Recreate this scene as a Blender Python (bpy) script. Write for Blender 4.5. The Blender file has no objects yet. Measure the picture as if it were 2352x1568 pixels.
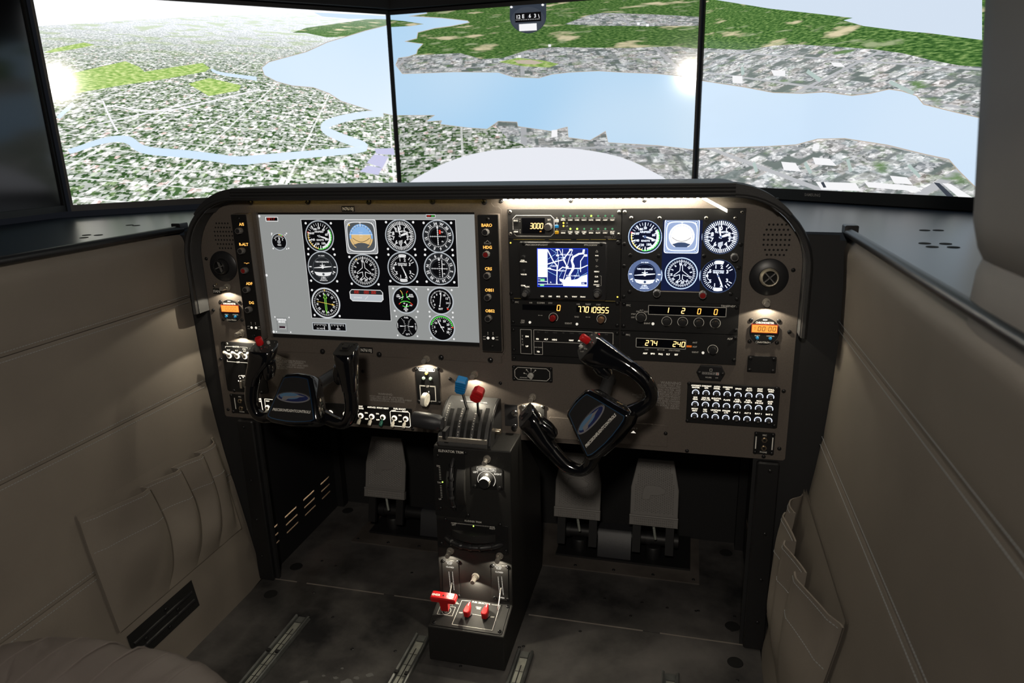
import bpy, bmesh, math, random
from math import sin, cos, pi, radians, hypot
from mathutils import Vector as V, Matrix as M4
random.seed(7)
S = bpy.context.scene
COL = S.collection
# ---------------------------------------------------------------- camera
CAM = V((.449, -1.44, 1.13)); FPX = 1601.03
RW = ((.9694946, .2438072, -.0252632), (.0433229, -.2718878, -.9613533), (-.2412536, .9309324, -.2741562))
cd = bpy.data.cameras.new('camera'); cam = bpy.data.objects.new('camera', cd); COL.objects.link(cam)
cd.sensor_fit = 'HORIZONTAL'; cd.sensor_width = 36; cd.lens = FPX * 36 / 2352; cd.clip_start = .01
cam.matrix_world = M4([[RW[0][i], -RW[1][i], -RW[2][i], CAM[i]] for i in range(3)] + [[0, 0, 0, 1]])
cd.dof.use_dof = True; cd.dof.focus_distance = 1.6; cd.dof.aperture_fstop = 4.5
S.camera = cam
# ---------------------------------------------------------------- world, exposure
W = bpy.data.worlds.new('world'); S.world = W; W.use_nodes = True
W.node_tree.nodes['Background'].inputs[0].default_value = (.55, .62, .8, 1)
W.node_tree.nodes['Background'].inputs[1].default_value = .012
S.view_settings.view_transform = 'Standard'; S.view_settings.look = 'None'
S.view_settings.exposure = 0; S.view_settings.gamma = 1; S.view_settings.use_curve_mapping = False
S.cycles.max_bounces = 6; S.cycles.diffuse_bounces = 3; S.cycles.glossy_bounces = 3
S.cycles.transmission_bounces = 2; S.cycles.sample_clamp_indirect = 4
# strengths of the lights the cabin has
E_DOME = 225.0      # round dome lamp on the cabin roof behind the seats
E_LED = 165.0       # strip under the right of the glareshield
E_LED2 = 16.        # dying strip under its left
E_POST = .46       # small post lights
E_SCR = 1.0        # outside view monitors
DOME = V((.421, -1.751, 1.538))

# ---------------------------------------------------------------- survey: photo pixel -> point on a plane of the cabin
def ray(px, py):
    a = (px - 1176, py - 784, FPX)
    return V([sum(RW[k][i] * a[k] for k in range(3)) for i in range(3)])
def onY(px, py, Y=0.):
    v = ray(px, py); return CAM + v * ((Y - CAM.y) / v.y)
def onZ(px, py, Z):
    v = ray(px, py); return CAM + v * ((Z - CAM.z) / v.z)
def onX(px, py, X):
    v = ray(px, py); return CAM + v * ((X - CAM.x) / v.x)
def onP(px, py, P, n):
    v = ray(px, py); return CAM + v * ((P - CAM).dot(n) / v.dot(n))

# ---------------------------------------------------------------- materials
MATS = {}
def mat(name, col=(.5, .5, .5), rough=.5, metal=0., emit=None, es=1., spec=.5, coat=0., bump=0., bscale=400., var=0., vscale=6., col2=None, coords='Object'):
    if name in MATS: return MATS[name]
    m = bpy.data.materials.new(name); MATS[name] = m; m.use_nodes = True
    N = m.node_tree.nodes; Lk = m.node_tree.links; b = N['Principled BSDF']
    b.inputs['Base Color'].default_value = (*col, 1); b.inputs['Roughness'].default_value = rough
    b.inputs['Metallic'].default_value = metal; b.inputs['Specular IOR Level'].default_value = spec
    b.inputs['Coat Weight'].default_value = coat; b.inputs['Coat Roughness'].default_value = .04
    if emit:
        b.inputs['Emission Color'].default_value = (*emit, 1); b.inputs['Emission Strength'].default_value = es
    if bump or var:
        tc = N.new('ShaderNodeTexCoord')
    if bump:
        n = N.new('ShaderNodeTexNoise'); n.inputs['Scale'].default_value = bscale; n.inputs['Detail'].default_value = 2
        Lk.new(tc.outputs[coords], n.inputs['Vector'])
        bp = N.new('ShaderNodeBump'); bp.inputs['Strength'].default_value = bump; bp.inputs['Distance'].default_value = .001
        Lk.new(n.outputs['Fac'], bp.inputs['Height']); Lk.new(bp.outputs[0], b.inputs['Normal'])
    if var:
        n = N.new('ShaderNodeTexNoise'); n.inputs['Scale'].default_value = vscale; n.inputs['Detail'].default_value = 5
        Lk.new(tc.outputs[coords], n.inputs['Vector'])
        mx = N.new('ShaderNodeMix'); mx.data_type = 'RGBA'
        c2 = col2 or tuple(c * (1 - var) for c in col)
        mx.inputs[6].default_value = (*col, 1); mx.inputs[7].default_value = (*c2, 1)
        r = N.new('ShaderNodeMapRange'); r.inputs[1].default_value = .38; r.inputs[2].default_value = .62
        Lk.new(n.outputs['Fac'], r.inputs[0]); Lk.new(r.outputs[0], mx.inputs[0]); Lk.new(mx.outputs[2], b.inputs['Base Color'])
    return m
def glow(name, col, s=1.): return mat(name, (0, 0, 0), .35, 0, col, s, .2)

mat('panel_paint', (.122, .102, .087), .62, 0, bump=.35, bscale=900, var=.12, vscale=300)
mat('plate_black', (.008, .008, .0085), .55, 0, spec=.35, bump=.25, bscale=1200)
mat('plate_dark', (.022, .0215, .021), .55, 0, spec=.4, bump=.3, bscale=1100)
mat('ped_paint', (.017, .0165, .016), .5, 0, spec=.4, bump=.35, bscale=900)
mat('black_matte', (.012, .012, .013), .75)
mat('black_void', (.004, .004, .004), .9)
mat('black_satin', (.016, .016, .018), .38)
mat('black_gloss', (.004, .004, .005), .1, 0, coat=1.)
mat('frame_black', (.010, .010, .011), .5)
mat('rubber', (.02, .02, .021), .85, 0, bump=.3, bscale=300)
mat('knob_black', (.02, .02, .021), .35)
mat('knob_grey', (.16, .155, .15), .4, 0, bump=.2, bscale=800)
mat('knob_pale', (.5, .49, .46), .5)
mat('screw_black', (.03, .03, .032), .28, .6)
mat('screw_steel', (.5, .48, .44), .3, 1.)
mat('chrome', (.75, .73, .68), .18, 1.)
mat('brass', (.55, .47, .36), .3, 1.)
mat('lamp_metal', (.34, .31, .27), .5, .3)
mat('ring_metal', (.42, .38, .30), .45, .6, bump=.4, bscale=500)
mat('white_print', (.82, .80, .74), .5)
mat('grey_print', (.36, .34, .32), .6)
mat('dim_print', (.10, .10, .10), .6)
mat('white_plastic', (.86, .83, .74), .4)
mat('ivory', (.84, .80, .70), .35)
mat('red_plastic', (.62, .012, .015), .3)
mat('red_dark', (.30, .012, .012), .3)
mat('blue_plastic', (.012, .22, .55), .3)
mat('green_rubber', (.004, .10, .07), .4)
mat('blue_button', (.03, .28, .62), .35)
mat('leather', (.228, .199, .168), .62, 0, bump=.25, bscale=700, var=.10, vscale=5)
mat('leather_grey', (.20, .18, .165), .6, 0, bump=.25, bscale=700, var=.08, vscale=5)
mat('seat_leather', (.20, .172, .158), .55, 0, bump=.2, bscale=700, var=.06, vscale=5)
mat('thread', (.42, .45, .47), .7)
mat('felt', (.055, .055, .056), .95, 0, bump=.6, bscale=900)
mat('shelf_black', (.016, .026, .042), .3, 0, bump=.05, bscale=300)  # blue reflected from the monitors is tinted into the black base colour
mat('tread', (.23, .22, .21), .55, .2, bump=.3, bscale=700)
mat('rail_metal', (.20, .21, .205), .45, .6, var=.35, vscale=30)
mat('bare_metal', (.48, .43, .39), .45, .6)
mat('tan_plate', (.75, .62, .47), .8)
mat('spring', (.62, .66, .60), .35, .6)

# ---------------------------------------------------------------- mesh builder
_TX = {}
def text_mesh(s, bold=.0, shear=0.):
    k = (s, bold, shear)
    if k in _TX: return _TX[k]
    c = bpy.data.curves.new('t', 'FONT'); c.body = s; c.resolution_u = 2; c.offset = bold; c.shear = shear; c.size = 1
    c.fill_mode = 'FRONT'
    o = bpy.data.objects.new('t', c); me = bpy.data.meshes.new_from_object(o)
    vs = [(v.co.x, v.co.y) for v in me.vertices]; fs = [tuple(p.vertices) for p in me.polygons]
    bpy.data.objects.remove(o); bpy.data.curves.remove(c); bpy.data.meshes.remove(me)
    if vs:
        x0 = min(v[0] for v in vs); x1 = max(v[0] for v in vs); y0 = min(v[1] for v in vs); y1 = max(v[1] for v in vs)
    else: x0 = x1 = y0 = y1 = 0
    _TX[k] = (vs, fs, x0, x1, y0, y1); return _TX[k]
class MB:
    def __init__(s, m='black_matte'):
        s.v = []; s.f = []; s.fm = []; s.mats = []; s.use(m)
    def use(s, m):
        if m not in s.mats: s.mats.append(m)
        s.mi = s.mats.index(m); return s
    def add(s, vs, fs, T=None):
        o = len(s.v)
        for p in vs:
            p = V(p); s.v.append(T @ p if T else p)
        for f in fs: s.f.append([i + o for i in f]); s.fm.append(s.mi)
        return s
    def box(s, x0, x1, y0, y1, z0, z1, T=None):
        return s.add([(x0, y0, z0), (x1, y0, z0), (x1, y1, z0), (x0, y1, z0), (x0, y0, z1), (x1, y0, z1), (x1, y1, z1), (x0, y1, z1)],
                     [(0, 3, 2, 1), (4, 5, 6, 7), (0, 1, 5, 4), (1, 2, 6, 5), (2, 3, 7, 6), (3, 0, 4, 7)], T)
    def prism(s, pts, y0, y1, T=None, bev=0.):
        n = len(pts)
        if bev:
            cx = sum(p[0] for p in pts) / n; cz = sum(p[1] for p in pts) / n
            ins = inset(pts, bev)
            rings = [(ins, y0), (pts, y0 + bev), (pts, y1)]
        else: rings = [(pts, y0), (pts, y1)]
        vs = [(p[0], y, p[1]) for q, y in rings for p in q]
        fs = [tuple(range(n)), tuple(reversed(range((len(rings) - 1) * n, len(rings) * n)))]
        for k in range(len(rings) - 1):
            fs += [(k * n + i, k * n + n + i, k * n + n + (i + 1) % n, k * n + (i + 1) % n) for i in range(n)]
        return s.add(vs, fs, T)
    def flat(s, pts, y, T=None):
        return s.add([(p[0], y, p[1]) for p in pts], [tuple(range(len(pts)))], T)
    def disc(s, cx, cz, r, y, n=24, T=None, rz=None):
        rz = rz or r
        return s.flat([(cx + r * cos(2 * pi * i / n), cz + rz * sin(2 * pi * i / n)) for i in range(n)], y, T)
    def ring(s, cx, cz, r0, r1, y, n=32, a0=0., a1=360., T=None):
        full = abs(a1 - a0) >= 359.9; k = n if full else n + 1
        vs = []
        for i in range(k):
            a = radians(90 - (a0 + (a1 - a0) * i / n)); vs += [(cx + r0 * cos(a), y, cz + r0 * sin(a)), (cx + r1 * cos(a), y, cz + r1 * sin(a))]
        return s.add(vs, [(2 * i, 2 * i + 1, (2 * i + 3) % (2 * k), (2 * i + 2) % (2 * k)) for i in range(n)], T)
    def line(s, a, b, w, y, T=None):
        a = V(a); b = V(b); d = (b - a); d = d / (d.length or 1) * w / 2; n = V((-d.y, d.x))
        return s.flat([a - n, b - n, b + n, a + n], y, T)
    def poly(s, pts, w, y, closed=False, T=None):
        q = list(pts) + ([pts[0]] if closed else [])
        for a, b in zip(q, q[1:]):
            a = V(a); b = V(b); e = (b - a); e = e / (e.length or 1) * w * .45
            s.line(a - e, b + e, w, y, T)
        return s
    def frame(s, x0, x1, z0, z1, w, y, ch=0., T=None):
        if ch: p = [(x0 + ch, z0), (x1 - ch, z0), (x1, z0 + ch), (x1, z1 - ch), (x1 - ch, z1), (x0 + ch, z1), (x0, z1 - ch), (x0, z0 + ch)]
        else: p = [(x0, z0), (x1, z0), (x1, z1), (x0, z1)]
        return s.poly(p, w, y, True, T)
    def lathe(s, prof, T=None, n=20):
        # profile (r, h) turned about the local -y axis (h grows towards the viewer)
        vs = []; fs = []; ix = []
        for r, h in prof:
            if r < 1e-7: ix.append([len(vs)]); vs.append((0, -h, 0))
            else:
                ix.append(list(range(len(vs), len(vs) + n))); vs += [(r * cos(2 * pi * i / n), -h, r * sin(2 * pi * i / n)) for i in range(n)]
        for a, b in zip(ix, ix[1:]):
            for i in range(n):
                j = (i + 1) % n
                if len(a) == 1 and len(b) == 1: continue
                if len(a) == 1: fs.append((a[0], b[i], b[j]))
                elif len(b) == 1: fs.append((a[i], b[0], a[j]))
                else: fs.append((a[i], b[i], b[j], a[j]))
        return s.add(vs, fs, T)
    def tube(s, pts, r, n=10, closed=False, cap=True, sq=None):
        pts = [V(p) for p in pts]; m = len(pts); R_ = r if isinstance(r, (list, tuple)) else [r] * m
        vs = []; up = None
        for i in range(m):
            a = pts[(i - 1) % m] if closed or i else pts[i]; b = pts[(i + 1) % m] if closed or i < m - 1 else pts[i]
            t = (b - a).normalized()
            if up is None:
                up = t.orthogonal().normalized()
            up = (up - t * up.dot(t)).normalized(); w = t.cross(up)
            for k in range(n):
                q = 2 * pi * k / n; vs.append(pts[i] + (up * cos(q) + w * sin(q)) * R_[i])
        fs = [(i * n + k, i * n + (k + 1) % n, ((i + 1) % m) * n + (k + 1) % n, ((i + 1) % m) * n + k) for i in range(m if closed else m - 1) for k in range(n)]
        if cap and not closed: fs += [tuple(reversed(range(n))), tuple(range((m - 1) * n, m * n))]
        return s.add(vs, fs)
    def text(s, t, x, z, h, y, ax='c', w=None, bold=.012, rot=0., shear=0., T=None):
        vs, fs, x0, x1, y0, y1 = text_mesh(t, bold, shear)
        if not vs: return s
        k = h / .69; kx = k if w is None else w / max(x1 - x0, 1e-6)
        ox = {'c': (x0 + x1) / 2, 'l': x0, 'r': x1}[ax]
        ca, sa = cos(rot), sin(rot)
        out = []
        for a, b in vs:
            a = (a - ox) * kx; b = (b - .345) * k
            out.append((x + a * ca - b * sa, y, z + a * sa + b * ca))
        return s.add(out, fs, T)
    def seg(s, t, x, z, h, y, T=None, sl=.12, w=None, pitch=None, on=None):
        w = w or h * .5; pitch = pitch or h * .74; th = h * .13
        D = {'0': 'abcdef', '1': 'bc', '2': 'abged', '3': 'abgcd', '4': 'fgbc', '5': 'afgcd', '6': 'afgedc', '7': 'abc', '8': 'abcdefg', '9': 'abcfgd', 'C': 'afed', '-': 'g', ' ': '', 'T': 'afe'}
        for ch in t:
            if ch == '.':
                s.flat([(x - pitch + w * 1.12, z), (x - pitch + w * 1.12 + th, z), (x - pitch + w * 1.12 + th, z + th), (x - pitch + w * 1.12, z + th)], y, T); continue
            if ch == ':':
                for q in (.3, .65): s.flat([(x, z + h * q), (x + th, z + h * q), (x + th, z + h * q + th), (x, z + h * q + th)], y, T)
                x += pitch * .45; continue
            P = {'a': (0, h, w, h), 'b': (w, h, w, h / 2), 'c': (w, h / 2, w, 0), 'd': (0, 0, w, 0), 'e': (0, h / 2, 0, 0), 'f': (0, h, 0, h / 2), 'g': (0, h / 2, w, h / 2)}
            for q in D.get(ch, ''):
                a, b, c, d = P[q]; g = th * .15; L = hypot(c - a, d - b); ux, uz = (c - a) / L * g, (d - b) / L * g
                s.line((x + a + b * sl + ux, z + b + uz), (x + c + d * sl - ux, z + d - uz), th, y, T)
            x += pitch
        return s
    def mesh(s, name, org=V((0, 0, 0)), smooth=True, fix=True):
        me = bpy.data.meshes.new(name)
        me.from_pydata([p - org for p in s.v], [], s.f)
        for m in s.mats: me.materials.append(MATS[m])
        me.polygons.foreach_set('material_index', s.fm)
        if fix:
            bm = bmesh.new(); bm.from_mesh(me); bmesh.ops.recalc_face_normals(bm, faces=bm.faces); bm.to_mesh(me); bm.free()
        if smooth:
            me.polygons.foreach_set('use_smooth', [True] * len(me.polygons)); me.set_sharp_from_angle(angle=radians(38))
        me.update(); return me
def inset(pts, d):
    n = len(pts); A = sum(pts[i][0] * pts[(i + 1) % n][1] - pts[(i + 1) % n][0] * pts[i][1] for i in range(n)); sg = 1 if A > 0 else -1
    out = []
    for i in range(n):
        a, b, c = V(pts[i - 1]), V(pts[i]), V(pts[(i + 1) % n])
        e1 = (b - a).normalized(); e2 = (c - b).normalized()
        n1 = V((-e1.y, e1.x)) * sg; n2 = V((-e2.y, e2.x)) * sg; k = n1 + n2; k = k / max(k.dot(k) / 2, .15)
        out.append((b.x + k.x * d, b.y + k.y * d))
    return out
def rrect(x0, x1, z0, z1, r, n=4):
    p = []
    for cx, cz, a in ((x1 - r, z1 - r, 0), (x0 + r, z1 - r, 90), (x0 + r, z0 + r, 180), (x1 - r, z0 + r, 270)):
        p += [(cx + r * cos(radians(a + 90 * i / n)), cz + r * sin(radians(a + 90 * i / n))) for i in range(n + 1)]
    return p
def arc(cx, cz, r, a0, a1, n): return [(cx + r * cos(radians(a0 + (a1 - a0) * i / n)), cz + r * sin(radians(a0 + (a1 - a0) * i / n))) for i in range(n + 1)]
def tr(x, y, z): return M4.Translation((x, y, z))
def rx(a): return M4.Rotation(radians(a), 4, 'X')
def ry(a): return M4.Rotation(radians(a), 4, 'Y')
def rz(a): return M4.Rotation(radians(a), 4, 'Z')
# ---------------------------------------------------------------- objects
def wloc(o):
    p = V((0, 0, 0))
    while o: p += o.location; o = o.parent
    return p
def tag(o, label, cat, group=None):
    o['label'] = label; o['category'] = cat
    if group: o['group'] = group
    return o
def thing(name, label, cat, loc=(0, 0, 0), group=None):
    o = bpy.data.objects.new(name, None); o.empty_display_size = .02; COL.objects.link(o); o.location = loc
    return tag(o, label, cat, group)
def put(name, mb, parent=None, org=None, label=None, local=False, smooth=True, fix=True, kind=None):
    # vertices are in world coordinates unless local; a part takes its parent's origin
    base = V((0, 0, 0)) if local else wloc(parent)
    org = V(org) if org is not None else base.copy()
    o = bpy.data.objects.new(name, mb.mesh(name, V((0, 0, 0)) if local else org, smooth, fix)); COL.objects.link(o)
    if parent: o.parent = parent
    if not local: o.location = org - base
    if label: o['label'] = label
    if kind: o['kind'] = kind
    return o
def one(name, mb, label, cat, org, group=None, **k):
    return tag(put(name, mb, None, org, **k), label, cat, group)
def struct(name, mb, parent=None, org=None, **k):
    o = put(name, mb, parent, org, **k); o['kind'] = 'structure'; return o
def inst(me, name, parent, loc, rot=None):
    o = bpy.data.objects.new(name, me); COL.objects.link(o); o.parent = parent
    o.location = V(loc) - wloc(parent)
    if rot: o.rotation_euler = rot
    return o
def lightobj(name, kind, loc, energy, col, parent=None, **k):
    l = bpy.data.lights.new(name, kind); l.energy = energy; l.color = col
    for a, b in k.items(): setattr(l, a, b)
    o = bpy.data.objects.new(name, l); COL.objects.link(o)
    if parent: o.parent = parent; o.location = V(loc) - wloc(parent)
    else: o.location = loc
    return o
# screw heads, one mesh per kind
def screw_mesh(name, m, r, h):
    b = MB(m); b.lathe([(r, 0), (r, h * .35), (r * .8, h * .8), (r * .42, h)], n=10)
    b.use('black_void')
    b.lathe([(r * .42, h), (r * .3, h * .55), (0, h * .5)], n=10)
    return b.mesh(name)
SCR = screw_mesh('screw', 'screw_black', .0043, .0026); SCS = screw_mesh('screw', 'screw_steel', .0040, .0024)
SCB = screw_mesh('cap_screw', 'screw_black', .0065, .006)
def screws(parent, pts, y=0., me=SCR, name='screw'):
    for px, py in pts: inst(me, name, parent, onY(px, py, y))
# ================================================================ the cabin shell
WXZ = [(0, .642), (.09, .657), (.18, .672), (.28, .690), (.37, .706), (.46, .718), (.55, .728), (.65, .734), (.75, .737), (.85, .734), (.945, .727)]
def wx(z):
    for (a, b), (c, d) in zip(WXZ, WXZ[1:]):
        if z <= c: return b + (d - b) * (z - a) / (c - a)
    return WXZ[-1][1]
def onwall(px, py, s):
    X = .7 * s
    for i in range(12): p = onX(px, py, X); X = s * wx(p.z)
    return p
# floor -----------------------------------------------------------
def floor_mat():
    m = mat('floor_metal', (.1, .095, .09), .46, .25); N = m.node_tree.nodes; Lk = m.node_tree.links; b = N['Principled BSDF']
    tc = N.new('ShaderNodeTexCoord'); n = N.new('ShaderNodeTexNoise'); n.inputs['Scale'].default_value = 3.2; n.inputs['Detail'].default_value = 7; n.inputs['Roughness'].default_value = .62
    Lk.new(tc.outputs['Object'], n.inputs['Vector']); r = N.new('ShaderNodeValToRGB'); Lk.new(n.outputs['Fac'], r.inputs[0])
    e = r.color_ramp.elements; e[0].position = .36; e[0].color = (.020, .020, .022, 1); e[1].position = .68; e[1].color = (.175, .165, .158, 1)
    Lk.new(r.outputs[0], b.inputs['Base Color'])
    n2 = N.new('ShaderNodeTexNoise'); n2.inputs['Scale'].default_value = 26; n2.inputs['Detail'].default_value = 5; Lk.new(tc.outputs['Object'], n2.inputs['Vector'])
    mr = N.new('ShaderNodeMapRange'); mr.inputs[3].default_value = .3; mr.inputs[4].default_value = .62; Lk.new(n2.outputs['Fac'], mr.inputs[0]); Lk.new(mr.outputs[0], b.inputs['Roughness'])
floor_mat()
b = MB('black_void'); b.box(-.66, .66, -1.9, .46, -.02, -.004); flo = struct('floor', b, None, (0, 0, -.02))
b = MB('floor_metal')
b.box(-.645, .645, .0015, .436, -.004, 0); put('floor_panel', b, flo)
b = MB('floor_metal'); b.box(-.645, .645, -1.9, -.0015, -.004, 0); put('floor_panel', b, flo)
b = MB('bare_metal')
for x0, x1 in ((-.62, -.545), (-.515, -.29), (-.26, -.09), (.1, .38), (.42, .64)): b.box(x0, x1, -.0012, .0022, -.003, .0006)
put('seam_strip', b, flo, label='bright worn edge of the floor panel')
for sx, x0, x1 in ((-1, -.49, -.07), (1, .06, .512)):
    b = MB('bare_metal'); MATS['mount_plate'] if 'mount_plate' in MATS else mat('mount_plate', (.16, .14, .125), .5, .35, var=.4, vscale=9)
    b = MB('mount_plate'); b.box(x0, x1, .213, .432, 0, .003); mp = put('mounting_plate', b, flo)
    for i in range(5):
        inst(SCR, 'rivet', mp, (x0 + .015 + (x1 - x0 - .03) * i / 4, .228, .003), (-pi / 2, 0, 0))
b = MB('black_void'); b.lathe([(.0175, .0003), (.0165, .0016), (.0, .0018)], T=rx(-90), n=28); PLUG = b.mesh('hole_plug')
for x, y in ((-.584, .064), (-.586, .38), (-.584, -.063), (.588, .062), (.588, -.062), (.586, .38)): inst(PLUG, 'hole_plug', flo, (x, y, 0))
rng = random.Random(3)
for i in range(26):
    inst(SCR, 'rivet', flo, (rng.uniform(-.55, .6), rng.choice((-.04, -.12, .05, .1, -.2)) + rng.uniform(-.01, .01), -.0015), (-pi / 2, 0, 0))
b = MB('mount_plate')
mat('spill', (.16, .16, .155), .5); b = MB('spill')
for x, y, r in ((-.24, -.31, .016), (-.255, -.33, .013), (-.225, -.29, .007), (-.27, -.30, .006), (-.2, -.275, .008), (-.19, -.335, .008), (-.33, -.33, .012), (-.24, -.352, .006), (-.215, -.35, .005), (-.285, -.345, .005), (-.15, -.31, .005), (-.17, -.345, .004), (-.27, -.27, .004), (-.3, -.30, .004)):
    p = [(x + r * (1 + .35 * rng.uniform(-1, 1)) * cos(a * pi / 7), y + r * .7 * (1 + .3 * rng.uniform(-1, 1)) * sin(a * pi / 7)) for a in range(14)]
    b.add([(q[0], q[1], .0002) for q in p], [tuple(range(14))])
put('dried_spots', b, flo, kind='stuff', label='dried pale spots on the dark floor')
# footwell -------------------------------------------------------
b = MB('black_matte'); b.box(-.66, .66, .436, .45, 0, .98); struct('wall_front', b, None, (0, .436, 0))
SLOTS = [(y0, y1) for y0, y1 in ((.037, .073), (.11, .173), (.21, .274), (.312, .366))]; SZ = (.0735, .0985, .1235)
for s, nm in ((-1, 'left'), (1, 'right')):
    x0 = s * .632; ys = [.013]; 
    for a, c in SLOTS: ys += [a, c]
    ys.append(.436); zs = [0.]
    for z in SZ: zs += [z - .0022, z + .0022]
    zs.append(.93)
    b = MB('black_satin')
    for i in range(len(ys) - 1):
        for j in range(len(zs) - 1):
            if i % 2 and j % 2: continue
            b.box(min(x0, x0 + s * .002), max(x0, x0 + s * .002), ys[i], ys[i + 1], zs[j], zs[j + 1])
    w = struct('wall_footwell_' + nm, b, None, (x0, 0, 0), smooth=False)
    b = MB('tan_plate'); b.box(x0 + s * .03 - .002, x0 + s * .03 + .002, .02, .43, .0, .3); put('outer_skin', b, w)
    b = MB('frame_black'); b.box(min(x0 + s * .02, x0 - s * .022), max(x0 + s * .02, x0 - s * .022), .40, .43, 0, .5); put('corner_post', b, w)
    lightobj('louver_glow', 'AREA', (x0 + s * .008, .21, .17), .30, (1, .8, .6), w, shape='RECTANGLE', size=.01, size_y=.36).rotation_euler = (0, -s * .75, 0)
    # edge post and closing board beside the panel
    b = MB('frame_black'); b.prism(rrect(-.653 if s < 0 else .607, -.607 if s < 0 else .653, .001, .468, .006), -.012, .0, bev=.003)
    po = struct('trim_footwell_' + nm, b, None, (s * .63, 0, 0))
    for z in (.075, .185, .30, .45): inst(SCR, 'screw', po, (s * .634, -.012, z))
    b = MB('black_matte'); pr = [(s * (wx(z) + .021), z) for z, _ in WXZ] ; pr = pr + [(s * .6, .945), (s * .6, 0)]
    b.prism(pr, .003, .012); struct('trim_bulkhead_' + nm, b, None, (s * .7, 0, 0))
# padded side walls ----------------------------------------------------
def stitch(b, f, t0, t1, pitch, ln, r=.0006):
    n = int((t1 - t0) / pitch)
    for i in range(n):
        t = t0 + i * pitch; a = f(t); c = f(t + ln); d = (c - a).normalized(); u = d.orthogonal().normalized() * r; w = d.cross(u)
        b.add([a + u, a + w, a - u, a - w, c + u, c + w, c - u, c - w], [(0, 1, 5, 4), (1, 2, 6, 5), (2, 3, 7, 6), (3, 0, 4, 7)])
def wall_side(s, nm, seams, y_end):
    b = MB('black_matte')
    for (z0, a), (z1, c) in zip(WXZ, WXZ[1:]):
        b.add([(s * (a + .02), 0, z0), (s * (a + .02), y_end, z0), (s * (c + .02), y_end, z1), (s * (c + .02), 0, z1), (s * (a + .05), 0, z0), (s * (a + .05), y_end, z0), (s * (c + .05), y_end, z1), (s * (c + .05), 0, z1)],
              [(0, 1, 2, 3), (4, 5, 6, 7), (0, 1, 5, 4), (3, 2, 6, 7), (0, 3, 7, 4), (1, 2, 6, 5)])
    w = struct('wall_' + nm, b, None, (s * .7, 0, 0), smooth=False)
    lv = [0.0] + list(seams) + [.943]
    for k in range(len(lv) - 1):
        z0, z1 = lv[k] + (.0008 if k else 0), lv[k + 1] - .0008; b = MB('leather'); nz = 14; ny = 30; idx = []
        for i in range(nz + 1):
            t = i / nz; z = z0 + (z1 - z0) * t
            e = min(t, 1 - t) * (z1 - z0); off = .0016 * (1 - min(1, e / .007)) ** 2
            if k == len(lv) - 2 and t > .8: off += .016 * ((t - .8) / .2) ** 2.5
            row = []
            for j in range(ny + 1):
                y = y_end * j / ny; o2 = off + (.006 * (1 - min(1, -y / .012)) ** 2)
                row.append(len(b.v)); b.v.append(V((s * (wx(z) + o2), y, z)))
            idx.append(row)
        for i in range(nz):
            for j in range(ny): b.f.append([idx[i][j], idx[i][j + 1], idx[i + 1][j + 1], idx[i + 1][j]]); b.fm.append(0)
        # returns into the core so that the pad has thickness
        for row in (idx[0], idx[-1]):
            o = len(b.v)
            for q in row: b.v.append(b.v[q] + V((s * .022, 0, 0)))
            for j in range(ny): b.f.append([row[j], row[j + 1], o + j + 1, o + j]); b.fm.append(0)
        o = len(b.v); col = [r[0] for r in idx]
        for q in col: b.v.append(b.v[q] + V((s * .022, 0, 0)))
        for i in range(nz): b.f.append([col[i], col[i + 1], o + i + 1, o + i]); b.fm.append(0)
        put('wall_pad', b, w)
    for z in seams:
        for dz in (-.0085, .0085):
            b = MB('thread'); stitch(b, lambda t: V((s * (wx(z + dz) + .0002), -t, z + dz)), .016, -y_end, .0062, .0042, .0005)
            put('stitching', b, w, kind='stuff', smooth=False)
    b = MB('black_satin'); b.tube([(s * .738, y_end * i / 12, .951 + .0) for i in range(13)], .0085, 10); put('edge_tube', b, w)
    return w
WL = wall_side(-1, 'left', (.305, .563, .783), -1.9)
WR = wall_side(1, 'right', (.285, .53, .772), -1.9)
# door post rising from the right wall close to the camera
b = MB('leather_grey'); prof = [(.76, -.575), (.742, -.585), (.735, -.605), (.733, -.64), (.733, -1.9), (.80, -1.9), (.80, -.56)]
zz = [(.90, .0), (.955, .002), (.985, .006), (1.0, .012), (1.012, .006), (1.04, .0), (1.3, -.004), (2.1, -.006)]
n = len(prof)
for z, o in zz:
    for x, y in prof: b.v.append(V((x + (o if x < .77 else 0), y + (z - 1.06) * .22 * (1 if y > -1 else 0), z)))
for i in range(len(zz) - 1):
    for k in range(n): b.f.append([i * n + k, i * n + (k + 1) % n, (i + 1) * n + (k + 1) % n, (i + 1) * n + k]); b.fm.append(0)
put('door_post', b, WR, label='grey upholstered door post close to the camera')
# black hand-hold opening low in the left wall
q = [onwall(*p, -1) for p in ((290, 1462), (438, 1334), (455, 1384), (350, 1500))]
y0, y1, z0, z1 = -.44, -.237, .082, .15
b = MB('black_void'); off = .0015
for i in range(7):
    z = z0 + (z1 - z0) * i / 6
    b.v += [V((-(wx(z) - off), y0, z)), V((-(wx(z) - off), y1, z))]
for i in range(6): b.f.append([2 * i, 2 * i + 1, 2 * i + 3, 2 * i + 2]); b.fm.append(0)
vo = put('wall_opening', b, WL, label='black metal seen through the opening in the left wall')
b = MB('black_satin')
for t in (.3, .62):
    z = z0 + (z1 - z0) * t; b.tube([(-(wx(z) - .001), y0 + .01, z), (-(wx(z) - .001), y1 - .01, z)], .004, 8)
put('rib', b, vo)
for y, t in ((-.40, .5), (-.33, .82), (-.30, .5), (-.335, .2)):
    z = z0 + (z1 - z0) * t; inst(SCR, 'screw', vo, (-(wx(z) - .0035), y, z), (0, 0, pi / 2))
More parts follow.
